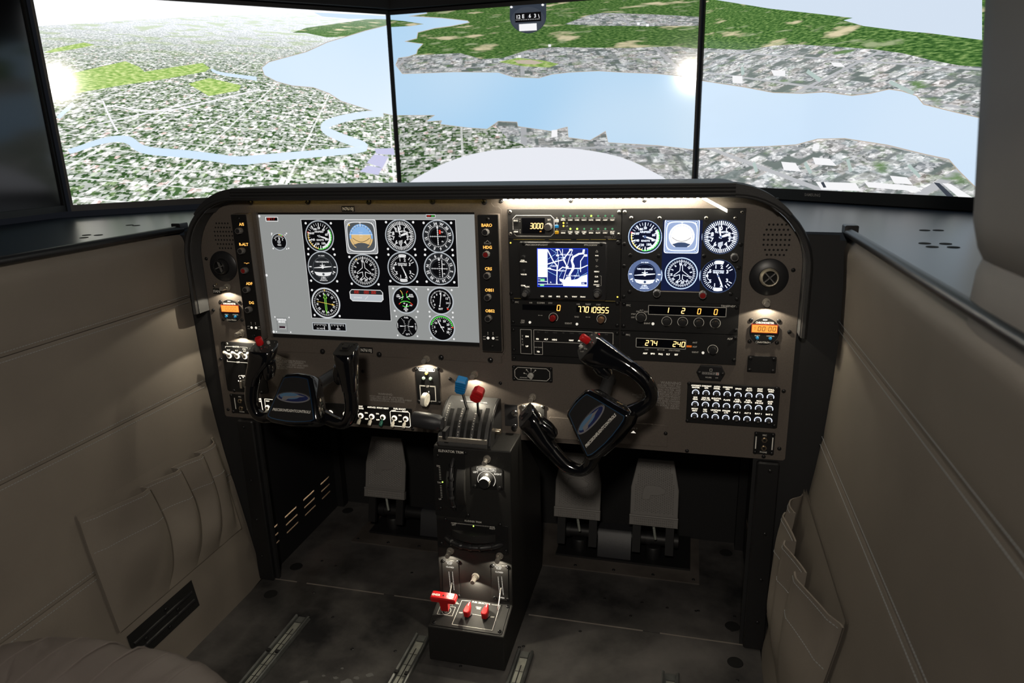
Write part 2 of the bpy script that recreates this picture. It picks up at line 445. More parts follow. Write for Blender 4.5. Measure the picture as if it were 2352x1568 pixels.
# map pockets ---------------------------------------------------------
def pocket(s, label, yf, yr, zt, zb, folds, amp, gape):
    t = thing('map_pocket', label, 'pocket', (s * .69, (yf + yr) / 2, (zt + zb) / 2), 'map pockets on the side walls')
    def P(u, v, off):      # u 0 front .. 1 rear, v 0 top .. 1 bottom
        y = yf + (yr - yf) * (u - (.05 * sin(pi * min(1, max(0, v))) * sin(pi * u) if off > .0046 else 0)); z = zt + (zb - zt) * v
        return V((s * (wx(z) - .001 - off), y, z))
    b = MB('leather'); nu, nv = 24, 8
    for side in (.0, .0045):
        o = len(b.v)
        for i in range(nu + 1):
            for j in range(nv + 1): b.v.append(P(i / nu, -.04 + 1.03 * j / nv, side))
        for i in range(nu):
            for j in range(nv): b.f.append([o + i * (nv + 1) + j, o + (i + 1) * (nv + 1) + j, o + (i + 1) * (nv + 1) + j + 1, o + i * (nv + 1) + j + 1]); b.fm.append(0)
    put('back_panel', b, t)
    F = [0.] + list(folds) + [1.]
    def off(u, v):
        k = max(i for i in range(len(F) - 1) if u >= F[i] - 1e-9)
        w = (u - F[k]) / (F[k + 1] - F[k]); 
        saw = (1 - w) ** 1.5 * (1 - .35 * max(0, .16 - w) / .16) if k else max(0, sin(pi * w)) * .5
        saw += .22 * sin(pi * w) * sin(2.4 * pi * (v + .17 * k)) * (1 if k else .4) * min(1, 2.5 * v)
        if k == len(F) - 2: saw *= 1.0 if v < 1 else 0
        ed = min(1, min(u, 1 - u) / .07); ed = ed * ed * (3 - 2 * ed)
        bulge = sin(pi * min(1, .15 + .85 * v)) * .5 + .5 * (1 - v)
        pin = 1 - max(0, (v - .72) / .28) ** 2
        return .006 + (gape * (1 - v) ** 1.5 * sin(pi * u) + amp * saw * (.45 + .9 * bulge) * pin + .010 * bulge * pin) * ed
    us = []
    for k in range(len(F) - 1):
        us += [F[k] + (F[k + 1] - F[k]) * i / 14 for i in range(14)]
        us.append(F[k + 1] - .0005)
    nv = 22; b = MB('leather')
    for th in (0, .003):
        o = len(b.v)
        for u in us:
            for j in range(nv + 1): b.v.append(P(u, j / nv, off(u, j / nv) - th))
        for i in range(len(us) - 1):
            for j in range(nv): b.f.append([o + i * (nv + 1) + j, o + (i + 1) * (nv + 1) + j, o + (i + 1) * (nv + 1) + j + 1, o + i * (nv + 1) + j + 1]); b.fm.append(0)
    o2 = len(us) * (nv + 1)
    for i in range(len(us) - 1):
        b.f.append([i * (nv + 1), (i + 1) * (nv + 1), o2 + (i + 1) * (nv + 1), o2 + i * (nv + 1)]); b.fm.append(0)
    put('front_panel', b, t)
    b = MB('thread')
    for v in (.03, .30):
        for k in range(len(F) - 1):
            L = abs(yr - yf) * (F[k + 1] - F[k]) - .004
            stitch(b, lambda q: P(F[k] + q / abs(yr - yf), v, off(F[k] + q / abs(yr - yf), v) + .0004), .001, L, .0052, .0036, .00045)
    put('stitching', b, t, kind='stuff', smooth=False)
pocket(-1, 'pleated beige map pocket sewn onto the left wall', -.038, -.455, .428, .172, (.22, .42, .65), .030, .012)
pocket(1, 'pleated beige map pocket gaping open on the right wall', .0, -.435, .398, .10, (.2, .45, .68), .026, .032)
# shelves under the monitors -------------------------------------------
for s, nm, pts in ((-1, 'left', [(-.745, -1.6), (-.745, 0), (-.70, .012), (-.30, .012), (-.30, 1.0), (-.56, 1.0), (-1.36, .25), (-1.36, -1.6)]), (1, 'right', [(.745, -1.6), (.745, 0), (.67, .012), (-.30, .012), (-.30, 1.0), (.46, 1.0), (1.30, .25), (1.30, -1.6)])):
    b = MB('shelf_black'); b.add([(x, y, z) for z in (.935, .95) for x, y in pts], [tuple(range(8)), tuple(range(8, 16))] + [(i, (i + 1) % 8, 8 + (i + 1) % 8, 8 + i) for i in range(8)])
    sh = struct('shelf_' + nm, b, None, (s * 1., 0, .95))
    b = MB('black_void'); b.lathe([(.0095, .0002), (.009, .0008), (0, .0008)], T=rx(-90), n=20); HO = b.mesh('shelf_hole')
    for p in (((193, 546), (199, 540), (226, 540), (298, 517), (313, 518)) if s < 0 else ((2124, 529), (2155, 529), (2124, 559), (2141, 567), (2172, 560), (2190, 568))):
        inst(HO, 'shelf_hole', sh, onZ(*p, .95))
    b = MB('black_satin'); b.prism(rrect(-.012, .012, -.008, .008, .003), -.008, .02)
    b2 = b.mesh('bracket'); inst(b2, 'bracket', sh, (s * .742, -.005, .957))
# seat -----------------------------------------------------------------
def seat():
    t = thing('pilot_seat', 'taupe leather seat cushion with ribbed pleats at bottom left', 'seat', (-.36, -1.0, 0))
    b = MB('seat_leather'); cx, cy, hx, hy = -.352, -.985, .278, .292; n = 96; rings = []
    prof = [(.0, .418)] + [(.12 * i, .418 + .012 * sin(i * .3)) for i in range(1, 7)] + [(.80, .425), (.88, .418), (.94, .403), (.975, .38), (.995, .35), (1., .32), (.985, .29), (.95, .27)]
    for k, (r, z) in enumerate(prof):
        row = []
        for i in range(n):
            a = 2 * pi * i / n; e = 2 / 3.0; x = abs(cos(a)) ** e * (1 if cos(a) > 0 else -1); y = abs(sin(a)) ** e * (1 if sin(a) > 0 else -1)
            X = cx + hx * r * x; Y = cy + hy * r * y
            rib = abs(((X - cx) / .052) % 1 - .5) * 2; dz = -.009 * max(0, rib - .80) / .18 * (1 if r < .97 else 0)
            row.append(len(b.v)); b.v.append(V((X, Y, z + dz)))
        rings.append(row)
    for a, c in zip(rings, rings[1:]):
        for i in range(n): b.f.append([a[i], a[(i + 1) % n], c[(i + 1) % n], c[i]]); b.fm.append(0)
    b.f.append(list(reversed(rings[-1]))); b.fm.append(0)
    put('cushion', b, t, smooth=True)
    def ztop(x, y):
        ex = 3.0; r = (abs((x - cx) / hx) ** ex + abs((y - cy) / hy) ** ex) ** (1 / ex)
        for (r0, z0), (r1, z1) in zip(prof, prof[1:]):
            if r0 <= r <= r1: return z0 + (z1 - z0) * (r - r0) / (r1 - r0)
        return None
    b = MB('seat_leather')
    for k in range(-4, 5):
        x = cx + .052 * (k + .5); pts = []
        for i in range(41):
            y = cy + hy * .992 * (1 - i / 40 * 1.6); z = ztop(x, y)
            if z and z > .33: pts.append((x, y, z - .0005))
        if len(pts) > 2: b.tube(pts, .0016, 6)
    put('pleat_seam', b, t)
    b = MB('black_matte'); b.box(cx - .2, cx + .2, cy - .22, cy + .2, .09, .29); put('seat_base', b, t)
    for dx in (-.16, .16):
        b = MB('black_matte'); b.box(cx + dx - .02, cx + dx + .02, cy - .2, cy + .18, .0, .09); put('leg', b, t)
seat()
# floor rails ------------------------------------------------------------
for x, lab in ((-.447, 'worn grey seat rail at the left, reaching under the cushion'), (-.127, 'grey seat rail on the floor just left of the pedestal'), (.124, 'grey seat rail on the floor just right of the pedestal'), (.449, 'grey seat rail far right, barely reaching into the picture')):
    t = thing('seat_rail', lab, 'rail', (x, -.7, 0), 'seat rails screwed to the floor')
    b = MB('rail_metal'); b.box(x - .019, x + .019, -1.3, -.132, 0, .002); put('channel', b, t)
    for sx in (-1, 1):
        b = MB('rail_metal'); b.prism([(x + sx * .019, .002), (x + sx * .019, .011), (x + sx * .0165, .013), (x + sx * .0125, .011), (x + sx * .0125, .002)], -1.3, -.136); put('flange', b, t)
        b = MB('black_matte'); b.box(x + sx * .012 - .004, x + sx * .012 + .004, -.27, -.262, .011, .015); put('stop_clip', b, t)
    b = MB('tan_plate'); mat('rail_strip', (.42, .43, .38), .5, .4, var=.3, vscale=40); b = MB('rail_strip'); b.box(x - .009, x + .009, -1.3, -.158, .002, .006); put('track', b, t)
    b = MB('black_matte'); b.box(x - .0012, x + .0012, -1.3, -.18, .006, .0064)
    for i in range(16): b.box(x - .009, x + .009, -.2 - .035 * i, -.1988 - .035 * i, .006, .0063)
    put('track_notches', b, t)
    b = MB('rail_metal'); b.box(x - .009, x + .009, -.156, -.136, .002, .007); put('end_stop', b, t)
# ================================================================ outside view monitors
def ground_nodes(name, vh, uc, k, rot):
    m = bpy.data.materials.new(name); MATS[name] = m; m.use_nodes = True; N = m.node_tree.nodes; Lk = m.node_tree.links
    b = N['Principled BSDF']; b.inputs['Base Color'].default_value = (.003, .003, .004, 1); b.inputs['Roughness'].default_value = .10
    tc = N.new('ShaderNodeTexCoord'); sp = N.new('ShaderNodeSeparateXYZ'); Lk.new(tc.outputs['Object'], sp.inputs[0])
    def ma(op, a, c):
        n = N.new('ShaderNodeMath'); n.operation = op
        for i, q in enumerate((a, c)):
            if isinstance(q, (int, float)): n.inputs[i].default_value = q
            else: Lk.new(q, n.inputs[i])
        return n.outputs[0]
    d = ma('DIVIDE', 1., ma('MAXIMUM', ma('SUBTRACT', vh, sp.outputs[2]), .02))
    gx = ma('MULTIPLY', ma('SUBTRACT', sp.outputs[0], uc), d); gy = ma('MULTIPLY', d, k)
    cb = N.new('ShaderNodeCombineXYZ'); Lk.new(gx, cb.inputs[0]); Lk.new(gy, cb.inputs[1])
    mp = N.new('ShaderNodeMapping'); mp.inputs['Rotation'].default_value = (0, 0, rot); Lk.new(cb.outputs[0], mp.inputs[0])
    def ramp(src, stops, const=False):
        r = N.new('ShaderNodeValToRGB'); Lk.new(src, r.inputs[0]); r.color_ramp.interpolation = 'CONSTANT' if const else 'LINEAR'
        e = r.color_ramp.elements
        while len(e) < len(stops): e.new(.5)
        for i, (p, c) in enumerate(stops): e[i].position = p; e[i].color = (*c, 1)
        return r.outputs[0]
    def mix(f, a, c, mode='MIX'):
        n = N.new('ShaderNodeMix'); n.data_type = 'RGBA'; n.blend_type = mode
        for i, q in ((0, f), (6, a), (7, c)):
            if isinstance(q, (int, float)): n.inputs[i].default_value = q
            elif isinstance(q, tuple): n.inputs[i].default_value = (*q, 1)
            else: Lk.new(q, n.inputs[i])
        return n.outputs[2]
    def noise(sc, det=4, vec=None, st=None):
        n = N.new('ShaderNodeTexNoise'); n.inputs['Scale'].default_value = sc; n.inputs['Detail'].default_value = det; Lk.new(vec or mp.outputs[0], n.inputs['Vector']); return n.outputs['Fac']
    def vor(sc, sx=1., rnd=1., out='Color'):
        q = N.new('ShaderNodeMapping'); q.inputs['Scale'].default_value = (sx, 1, 1); Lk.new(mp.outputs[0], q.inputs[0])
        n = N.new('ShaderNodeTexVoronoi'); n.distance = 'CHEBYCHEV'; n.inputs['Scale'].default_value = sc; n.inputs['Randomness'].default_value = rnd; Lk.new(q.outputs[0], n.inputs['Vector'])
        if out == 'Color':
            s_ = N.new('ShaderNodeSeparateColor'); Lk.new(n.outputs['Color'], s_.inputs[0]); return s_.outputs[0], n.outputs['Distance']
        return n.outputs[out]
    def brick(sc, w, h, mo):
        n = N.new('ShaderNodeTexBrick'); n.offset = 0; n.inputs['Scale'].default_value = sc; n.inputs['Mortar Size'].default_value = mo; n.inputs['Brick Width'].default_value = w; n.inputs['Row Height'].default_value = h
        Lk.new(mp.outputs[0], n.inputs['Vector']); return n.outputs['Fac']
    def rng_(src, a, c):
        n = N.new('ShaderNodeMapRange'); n.inputs[1].default_value = a; n.inputs[2].default_value = c; n.clamp = True; Lk.new(src, n.inputs[0]); return n.outputs[0]
    def out(col, gain):
        Lk.new(col, b.inputs['Emission Color']); b.inputs['Emission Strength'].default_value = gain * E_SCR
    return dict(d=d, ramp=ramp, mix=mix, noise=noise, vor=vor, brick=brick, rng=rng_, out=out, tc=tc, mp=mp)
def terrain(tag_, vh, uc, gain, haze, rot, k=1.5):
    # houses among trees
    g = ground_nodes('houses_' + tag_, vh, uc, k, rot); c, dist = g['vor'](20, 1.7, .9)
    near = g['ramp'](c, [(0, (.018, .05, .014)), (.2, (.07, .15, .05)), (.34, (.22, .33, .14)), (.47, (.95, .93, .93)), (.72, (.62, .60, .60)), (.84, (.80, .56, .55)), (.9, (.33, .37, .30))], True)
    near = g['mix'](g['rng'](dist, .36, .56), near, (.05, .10, .04)); t2 = g['noise'](14, 6); near = g['mix'](g['rng'](t2, .54, .60), near, (.045, .10, .03))
    c2, _ = g['vor'](44, 1.4, .95); near = g['mix'](.36, near, g['ramp'](c2, [(0, (.03, .07, .02)), (.4, (.35, .4, .3)), (.6, (1, 1, 1))], True))
    br = g['brick'](2.0, 1.15, .40, .014); near = g['mix'](br, near, g['mix'](.6, near, (.85, .85, .85)))
    far = g['ramp'](c2, [(0, (.36, .40, .40)), (.3, (.55, .57, .6)), (.55, (.85, .86, .88)), (.8, (.62, .64, .68))], True)
    far = g['mix'](g['rng'](g['noise'](2.4, 5), .52, .6), far, (.42, .50, .33))
    col = g['mix'](g['rng'](g['d'], 3.6, 6.5), near, far)
    g['out'](g['mix'](g['rng'](g['d'], 4.5, 17), col, haze), gain)
    # warehouses and yards
    g = ground_nodes('yards_' + tag_, vh, uc, k, rot + .1); c, dist = g['vor'](9, 1.7, .8); c2, d2 = g['vor'](24, 1.4, .9); c3, _ = g['vor'](60, 1.2, .95)
    col = g['ramp'](c, [(0, (.20, .22, .26)), (.16, (.34, .34, .36)), (.38, (.90, .91, .90)), (.56, (.48, .45, .46)), (.72, (.50, .57, .60)), (.86, (.58, .49, .46))], True)
    col = g['mix'](.55, col, g['ramp'](c2, [(0, (.06, .08, .06)), (.22, (.30, .33, .34)), (.5, (.55, .55, .56)), (.72, (.95, .95, .95)), (.88, (.25, .33, .22))], True))
    col = g['mix'](.30, col, g['ramp'](c3, [(0, (.05, .06, .05)), (.4, (.4, .4, .4)), (.7, (1, 1, 1))], True))
    col = g['mix'](g['rng'](dist, .44, .62), col, (.14, .17, .16)); col = g['mix'](g['brick'](1.15, 1.3, .62, .02), col, (.42, .43, .45))
    col = g['mix'](g['rng'](g['noise'](5, 5), .6, .7), col, (.13, .22, .09))
    g['out'](g['mix'](g['rng'](g['d'], 5, 26), col, haze), gain)
    # woodland
    g = ground_nodes('woods_' + tag_, vh, uc, k, rot); f = g['noise'](26, 7); p = g['noise'](2.2, 5)
    col = g['ramp'](f, [(.36, (.020, .070, .014)), (.5, (.065, .15, .035)), (.6, (.14, .25, .07)), (.72, (.26, .36, .13))])
    col = g['mix'](g['rng'](p, .58, .66), col, (.62, .55, .36)); col = g['mix'](g['rng'](g['noise'](3.3, 6), .6, .68), col, (.30, .36, .20))
    g['out'](g['mix'](g['rng'](g['d'], 6, 34), col, haze), gain)
    g = ground_nodes('grass_' + tag_, vh, uc, k, rot); f = g['noise'](20, 6)
    g['out'](g['ramp'](f, [(.35, (.14, .28, .05)), (.5, (.30, .44, .12)), (.62, (.52, .60, .26))]), gain)
def water(name, a, c, gain, ph=0.):
    m = mat(name, (.003, .003, .004), .10); N = m.node_tree.nodes; Lk = m.node_tree.links; b = N['Principled BSDF']
    tc = N.new('ShaderNodeTexCoord'); n = N.new('ShaderNodeTexNoise'); n.inputs['Scale'].default_value = 1.3; n.inputs['Detail'].default_value = 1; Lk.new(tc.outputs['Object'], n.inputs['Vector'])
    r = N.new('ShaderNodeValToRGB'); Lk.new(n.outputs['Fac'], r.inputs[0]); e = r.color_ramp.elements
    e[0].position = .35; e[0].color = (*a, 1); e[1].position = .65; e[1].color = (*c, 1)
    Lk.new(r.outputs[0], b.inputs['Emission Color']); b.inputs['Emission Strength'].default_value = gain * E_SCR
terrain('l', .655, .5, 1.45, (.88, .92, .97), .32)
terrain('c', .80, .5, 1.0, (.55, .66, .45), -.12, 2.2)
terrain('r', .78, .3, 1.2, (.56, .66, .60), .55, 2.0)
water('water_l', (.60, .76, .94), (.74, .85, .97), 1.08); water('water_c', (.36, .62, .88), (.62, .78, .93), 1.0); water('water_r', (.58, .74, .92), (.66, .79, .93), 1.04)
glow('sky_l', (.95, .97, .99), 1.15); glow('sky_r', (.66, .76, .89), 1.); glow('sand', (.55, .47, .38)); glow('cowl_white', (.80, .82, .88), 1.02)
glow('haze_r', (.47, .58, .55)); glow('lilac', (.62, .62, .86)); glow('pix_white', (.93, .93, .95)); glow('pix_navy', (.035, .045, .065)); glow('pix_slate', (.05, .06, .08)); glow('pix_black', (.002, .002, .003))
def stroke(b, pts, ws, y):
    n = len(pts); L = []; R_ = []
    for i in range(n):
        a = V(pts[max(0, i - 1)]); c = V(pts[min(n - 1, i + 1)]); d = (c - a).normalized(); nn = V((-d.y, d.x)); w = (ws if isinstance(ws, (int, float)) else ws[i]) / 2
        L.append(V(pts[i]) + nn * w); R_.append(V(pts[i]) - nn * w)
    b.add([(p.x, y, p.y) for p in L + R_], [(i, i + 1, n + i + 1, n + i) for i in range(n - 1)])
def smooth_poly(pts, it=1, closed=True):
    for _ in range(it):
        q = []; n = len(pts)
        for i in range(n if closed else n - 1):
            a = pts[i]; c = pts[(i + 1) % n]; q += [(a[0] * .75 + c[0] * .25, a[1] * .75 + c[1] * .25), (a[0] * .25 + c[0] * .75, a[1] * .25 + c[1] * .75)]
        pts = q
    return pts
def monitor(label, P, ang, w, h, bez, pic, crop=None):
    P = V(P); t = thing('view_monitor', label, 'monitor', P, 'monitors around the cockpit'); t.rotation_euler = (0, 0, radians(ang))
    dx = V((cos(radians(ang)), sin(radians(ang)), 0)); nn = V((-dx.y, dx.x, 0))
    bs, bt, bb = bez
    b = MB('frame_black')
    for x0, x1, z0, z1 in ((-bs, 0, -bb, h + bt), (w, w + bs, -bb, h + bt), (0, w, -bb, 0), (0, w, h, h + bt)): b.box(x0, x1, -.006, .03, z0, z1)
    put('bezel', b, t, local=True, smooth=False)
    b = MB('black_matte'); b.box(-bs, w + bs, .03, .07, -bb, h + bt); put('back_cover', b, t, local=True)
    def px(p):
        ox, oy, sc = crop; q = onP(ox + p[0] * sc, oy + p[1] * sc, P, nn) - P
        return (min(max(q.dot(dx), 0), w), min(max(q.z, 0), h))
    b = MB('black_gloss'); lay = [0.]
    class D:
        def fill(s, m, pts, sm=0, shore=0):
            q = [px(p) for p in pts]
            if sm: q = smooth_poly(q, sm)
            if shore: lay[0] += .0003; b.use('sand'); b.poly(q, shore, -lay[0], True)
            lay[0] += .0003; b.use(m); b.flat(q, -lay[0])
        def path(s, m, pts, ws):
            lay[0] += .0003; b.use(m); q = [px(p) for p in pts]; k = (px((pts[0][0] + 100, pts[0][1]))[0] - q[0][0]) / 100 or .0005
            W_ = [(w_, 0) for w_ in ([ws] * len(pts) if isinstance(ws, (int, float)) else ws)]
            stroke(b, smooth_poly(q, 2, False), [abs(k) * w_[0] for w_ in smooth_poly(W_, 2, False)], -lay[0])
        def text(s, m, tx, p, hh, ww=None): lay[0] += .0003; b.use(m); q = px(p); b.text(tx, q[0], q[1], hh, -lay[0], w=ww, bold=.02)
        def rect(s, m): lay[0] += .0003; b.use(m); b.flat([(0, 0), (w, 0), (w, h), (0, h)], -lay[0])
    pic(D()); put('screen_picture', b, t, local=True, smooth=False, fix=False)
    return t
def pic_l(d):
    d.rect('houses_l')
    d.fill('sky_l', [(150, -80), (210, 150), (400, 140), (700, 120), (1200, 92), (1800, 75), (2240, 85), (2240, -80)])
    d.fill('woods_l', [(1680, 188), (1760, 160), (1900, 140), (2100, 112), (2225, 108), (2232, 165), (2080, 195), (1980, 210), (1880, 215), (1760, 190)])
    d.fill('grass_l', [(250, 302), (330, 275), (480, 244), (545, 258), (430, 282), (290, 303)])
    d.fill('grass_l', [(340, 560), (330, 500), (420, 420), (560, 388), (720, 352), (800, 384), (830, 412), (1000, 385), (1165, 362), (1205, 392), (1180, 412), (900, 462), (700, 490), (480, 528)])
    d.fill('grass_l', [(1080, 482), (1200, 448), (1385, 490), (1372, 520), (1200, 552), (1150, 522)])
    d.fill('water_l', [(1800, 72), (2235, 92), (2230, 112), (2000, 108), (1850, 95)])
    d.fill('water_l', [(2250, 150), (2100, 178), (1990, 212), (1880, 245), (1760, 300), (1640, 332), (1545, 358), (1505, 390), (1520, 432), (1590, 468), (1680, 492), (1800, 502), (1890, 535), (1960, 580), (2060, 612), (2125, 632), (2270, 662), (2262, 400)], 0, .004)
    d.path('water_l', [(2290, 652), (2110, 655), (1960, 682), (1865, 715), (1860, 748), (1980, 800), (2115, 842), (2060, 862), (1900, 876), (1700, 892), (1500, 912), (1370, 926), (1250, 908), (1100, 887), (950, 876), (850, 866), (790, 846), (745, 802), (660, 796), (560, 816), (450, 856), (330, 880)],
           [40, 44, 48, 52, 52, 58, 52, 42, 46, 48, 52, 54, 50, 48, 46, 46, 52, 48, 34, 30, 28, 26])
    d.path('water_l', [(310, 690), (350, 660), (400, 615), (435, 580)], [26, 26, 28, 20]); d.path('water_l', [(1200, 385), (1240, 420), (1380, 440), (1530, 460)], [14, 16, 20, 26])
    d.path('pix_white', [(480, 570), (900, 660), (1300, 560), (1600, 490)], 10); d.path('pix_white', [(560, 505), (640, 700), (700, 790)], 12); d.path('pix_white', [(330, 760), (900, 640), (1300, 540)], 9)
    d.fill('lilac', [(2105, 935), (2150, 885), (2230, 900), (2195, 965)]); d.fill('pix_white', [(2195, 965), (2230, 900), (2232, 925), (2200, 985)]); d.fill('lilac', [(2065, 985), (2110, 950), (2195, 965), (2170, 1005)]); d.fill('lilac', [(2150, 855), (2260, 850), (2265, 890), (2160, 885)])
def pic_c(d):
    d.rect('woods_c')
    d.fill('yards_c', [(1290, 172), (1450, 112), (1560, 92), (1900, 102), (2260, 118), (2260, 182), (1900, 186), (1500, 182)])
    d.fill('yards_c', [(70, 470), (110, 412), (240, 392), (550, 378), (700, 420), (850, 412), (1040, 352), (1200, 336), (1700, 342), (2080, 330), (2260, 345), (2260, 600), (70, 600)])
    d.fill('grass_c', [(820, 440), (960, 410), (1140, 430), (1250, 455), (1180, 480), (1000, 472)]); d.fill('sand', [(930, 430), (1050, 425), (1140, 445), (1080, 458), (960, 452)])
    d.fill('houses_c', [(0, 800), (2260, 800), (2260, 1330), (0, 1330)]); d.fill('yards_c', [(760, 850), (1000, 870), (2260, 960), (2260, 1330), (1250, 1100), (900, 1000)])
    d.fill('water_c', [(20, 108), (310, 88), (312, 96), (180, 116), (420, 130), (600, 150), (612, 160), (480, 186), (370, 200), (248, 230), (240, 272), (150, 296), (282, 314), (246, 352), (238, 382), (180, 402), (110, 412), (90, 462), (138, 526), (300, 521), (500, 513), (820, 516), (930, 550), (1110, 556), (1200, 530), (1320, 516), (1530, 506), (1700, 516), (1950, 526), (2150, 546), (2280, 548),
                       (2280, 1060), (1950, 1032), (1600, 1012), (1582, 930), (1530, 962), (1470, 996), (1318, 976), (1312, 900), (1250, 916), (1200, 932), (960, 897), (955, 866), (820, 860), (740, 916), (600, 906), (410, 882), (420, 856), (308, 862), (372, 818), (20, 822)], 0, .0035)
    d.fill('woods_c', [(20, 144), (150, 150), (292, 172), (200, 186), (20, 196)])
    for x, y in ((1185, 325), (972, 402), (1815, 170), (1880, 180)): d.fill('pix_white', [(x - 10, y - 9), (x + 10, y - 9), (x + 9, y + 9), (x - 9, y + 9)])
    d.fill('pix_white', [(1200, 925), (1240, 922), (1240, 972), (1198, 975)])
    d.fill('cowl_white', smooth_poly([(170, 1330), (190, 1292), (330, 1210), (500, 1132), (700, 1078), (900, 1055), (1100, 1045), (1300, 1050), (1450, 1065), (1650, 1102), (1800, 1156), (1900, 1210), (2020, 1272), (2060, 1330)], 1))
    # whiskey compass drawn at the top of the view
    d.fill('pix_navy', [(903, 0), (1162, 0), (1162, 120)] + [(1032 + 130 * cos(radians(a)), 120 + 118 * sin(radians(a))) for a in range(0, 181, 12)] + [(903, 120)])
    d.fill('pix_slate', [(1032 + 118 * cos(radians(a)), 140 + 90 * sin(radians(a))) for a in range(0, 360, 15)])
    d.fill('pix_black', [(940, 97), (1124, 84), (1126, 152), (942, 163)])
    for tx, p in (('E', (999, 118)), ('6', (1046, 115)), ('3', (1083, 114)), ('12', (966, 122)), ('\\', (1110, 116))): d.text('pix_white', tx, p, .0105)
    for i in range(14): d.path('pix_white', [(950 + 12.5 * i, 138 - .5 * i), (950.5 + 12.5 * i, 152 - .5 * i)], 5)
    d.path('pix_slate', [(1034, 92), (1035, 158)], 3); d.fill('pix_white', [(972, 176), (1096, 169), (1098, 219), (974, 225)])
    for x, y in ((918, 55), (1140, 40)): d.fill('pix_white', [(x + 10 * cos(radians(a)), y + 8 * sin(radians(a))) for a in range(0, 360, 40)])
def pic_r(d):
    d.rect('yards_r')
    d.fill('woods_r', [(60, -60), (2100, -60), (2100, 470), (1900, 458), (1700, 420), (1500, 372), (1300, 345), (1000, 325), (760, 310), (600, 320), (400, 350), (60, 345)])
    d.fill('sky_r', [(150, -60), (200, 0), (450, 40), (570, 60), (900, 96), (1155, 126), (1090, 142), (1230, 182), (1500, 216), (1690, 232), (2060, 280), (2060, -60)])
    d.fill('water_r', [(60, 572), (400, 612), (600, 650), (800, 656), (960, 646), (1150, 671), (1280, 656), (1410, 626), (1500, 640), (1600, 672), (1650, 732), (1850, 782), (2060, 830), (2060, 1350), (1900, 1192), (1830, 1112), (1660, 1076), (1400, 1012), (1100, 966), (910, 970), (760, 1010), (560, 1022), (60, 1036)], 0, .004)
    for a, c in (((370, 380), (400, 610)), ((700, 400), (1080, 668)), ((1180, 460), (1850, 780)), ((430, 1040), (520, 1300)), ((760, 1020), (930, 1330)), ((1430, 1030), (1750, 1390)), ((1090, 985), (1180, 1330))):
        d.path('haze_r', [a, c], 22)
    for q in ([(900, 1270), (1180, 1280), (1215, 1335), (940, 1325)], [(1240, 1270), (1600, 1300), (1640, 1340), (1270, 1310)], [(1420, 1228), (1540, 1240), (1580, 1290), (1450, 1280)], [(660, 1130), (760, 1140), (800, 1200), (680, 1190)], [(880, 1100), (1000, 1110), (1050, 1160), (900, 1150)], [(590, 490), (690, 495), (690, 535), (610, 530)], [(320, 530), (390, 532), (390, 585), (322, 580)], [(1010, 435), (1080, 440), (1110, 470), (1030, 465)], [(890, 1005), (935, 1010), (925, 1045), (880, 1050)]): d.fill('pix_white', q)
    d.fill('pix_slate', [(1730, 1275), (1770, 1280), (1870, 1385), (1820, 1385)]); d.fill('pix_slate', [(940, 1275), (960, 1270), (980, 1310), (960, 1312)]); d.fill('pix_white', [(1790, 1280), (1850, 1285), (2000, 1390), (1900, 1390)])
ML = monitor('bright monitor at the left showing suburbs beside a bay', (-1.3235, .272, .986), 43, 1.008, .572, (.007, .012, .018), pic_l, (0, 0, .39966))
MC = monitor('middle monitor showing a river and the white aircraft nose', (-.570, .966, .986), 0, 1.016, .570, (.006, .012, .02), pic_c, (880, 0, .32313))
MR = monitor('monitor at the right showing warehouses and a wide bay', (.466, .962, .983), -43, 1.018, .572, (.007, .012, .03), pic_r, (1580, 0, .32823))
mat('screen_off', (.004, .004, .005), .12, 0, spec=.6)
MO = monitor('dark switched-off monitor at the far left edge', (-1.342, -.76, .986), 90, 1.012, .572, (.009, .012, .018), lambda d: d.rect('screen_off'), (0, 0, 1))
b = MB('grey_print'); b.text('SAMSUNG', .424, -.013, .0075, -.0065, bold=.01); put('logo', b, MR, local=True, smooth=False)
# black fascia with vent slots above the monitors
b = MB('black_matte'); b.box(-.60, .50, .945, 1.05, 1.572, 1.95); cl = struct('ceiling_fascia', b, None, (0, 1, 1.6))
for p0, ang in (((-1.3235, .272), 43), ((.466, .962), -43)):
    b = MB('black_matte'); T = tr(p0[0], p0[1], 0) @ rz(ang); b.box(-.05, 1.06, -.025, .08, 1.574, 1.95, T); put('fascia_board', b, cl)
mat('slot_lit_tan', (.5, .42, .32), .7); b = MB('slot_lit_tan')  # lit look of the vent slots is put into the tan of these bars
for i in range(5):
    for k in (0, 1):
        T = tr(-1.3235, .272, 0) @ rz(43); b.box(.585 + .043 * i, .615 + .043 * i, -.0262, -.025, 1.593 + .007 * k, 1.5945 + .007 * k, T)
for i in range(5): b.box(-.38 + .05 * i, -.345 + .05 * i, .9438, .945, 1.602, 1.6035)
put('vent_slot', b, cl, kind='stuff', smooth=False)
# dome lamp on the roof behind the camera (its mirror image shows on two monitors)
t = thing('dome_lamp', 'round dome lamp mirrored as a white glow on the monitors', 'lamp', DOME)
aim = (V((-.1, -.05, .72)) - DOME).normalized(); Q = aim.to_track_quat('Y', 'Z').to_matrix().to_4x4(); TD = tr(*DOME) @ Q @ rz(180)
b = MB('white_plastic'); b.lathe([(.085, -.02), (.085, .004), (.078, .01), (.07, .01), (.068, 0), (0, 0)], T=TD, n=28); put('housing', b, t)
glow('dome_glow', (1., .91, .79), E_DOME); b = MB('dome_glow'); b.lathe([(.066, .003), (.05, .008), (0, .012)], T=TD, n=24); put('lens', b, t)
b = MB('black_matte'); b.tube([DOME + V((0, -.02, 0)), DOME + V((0, -.06, .3)), DOME + V((0, -.06, .6))], .012, 8); put('stalk', b, t)

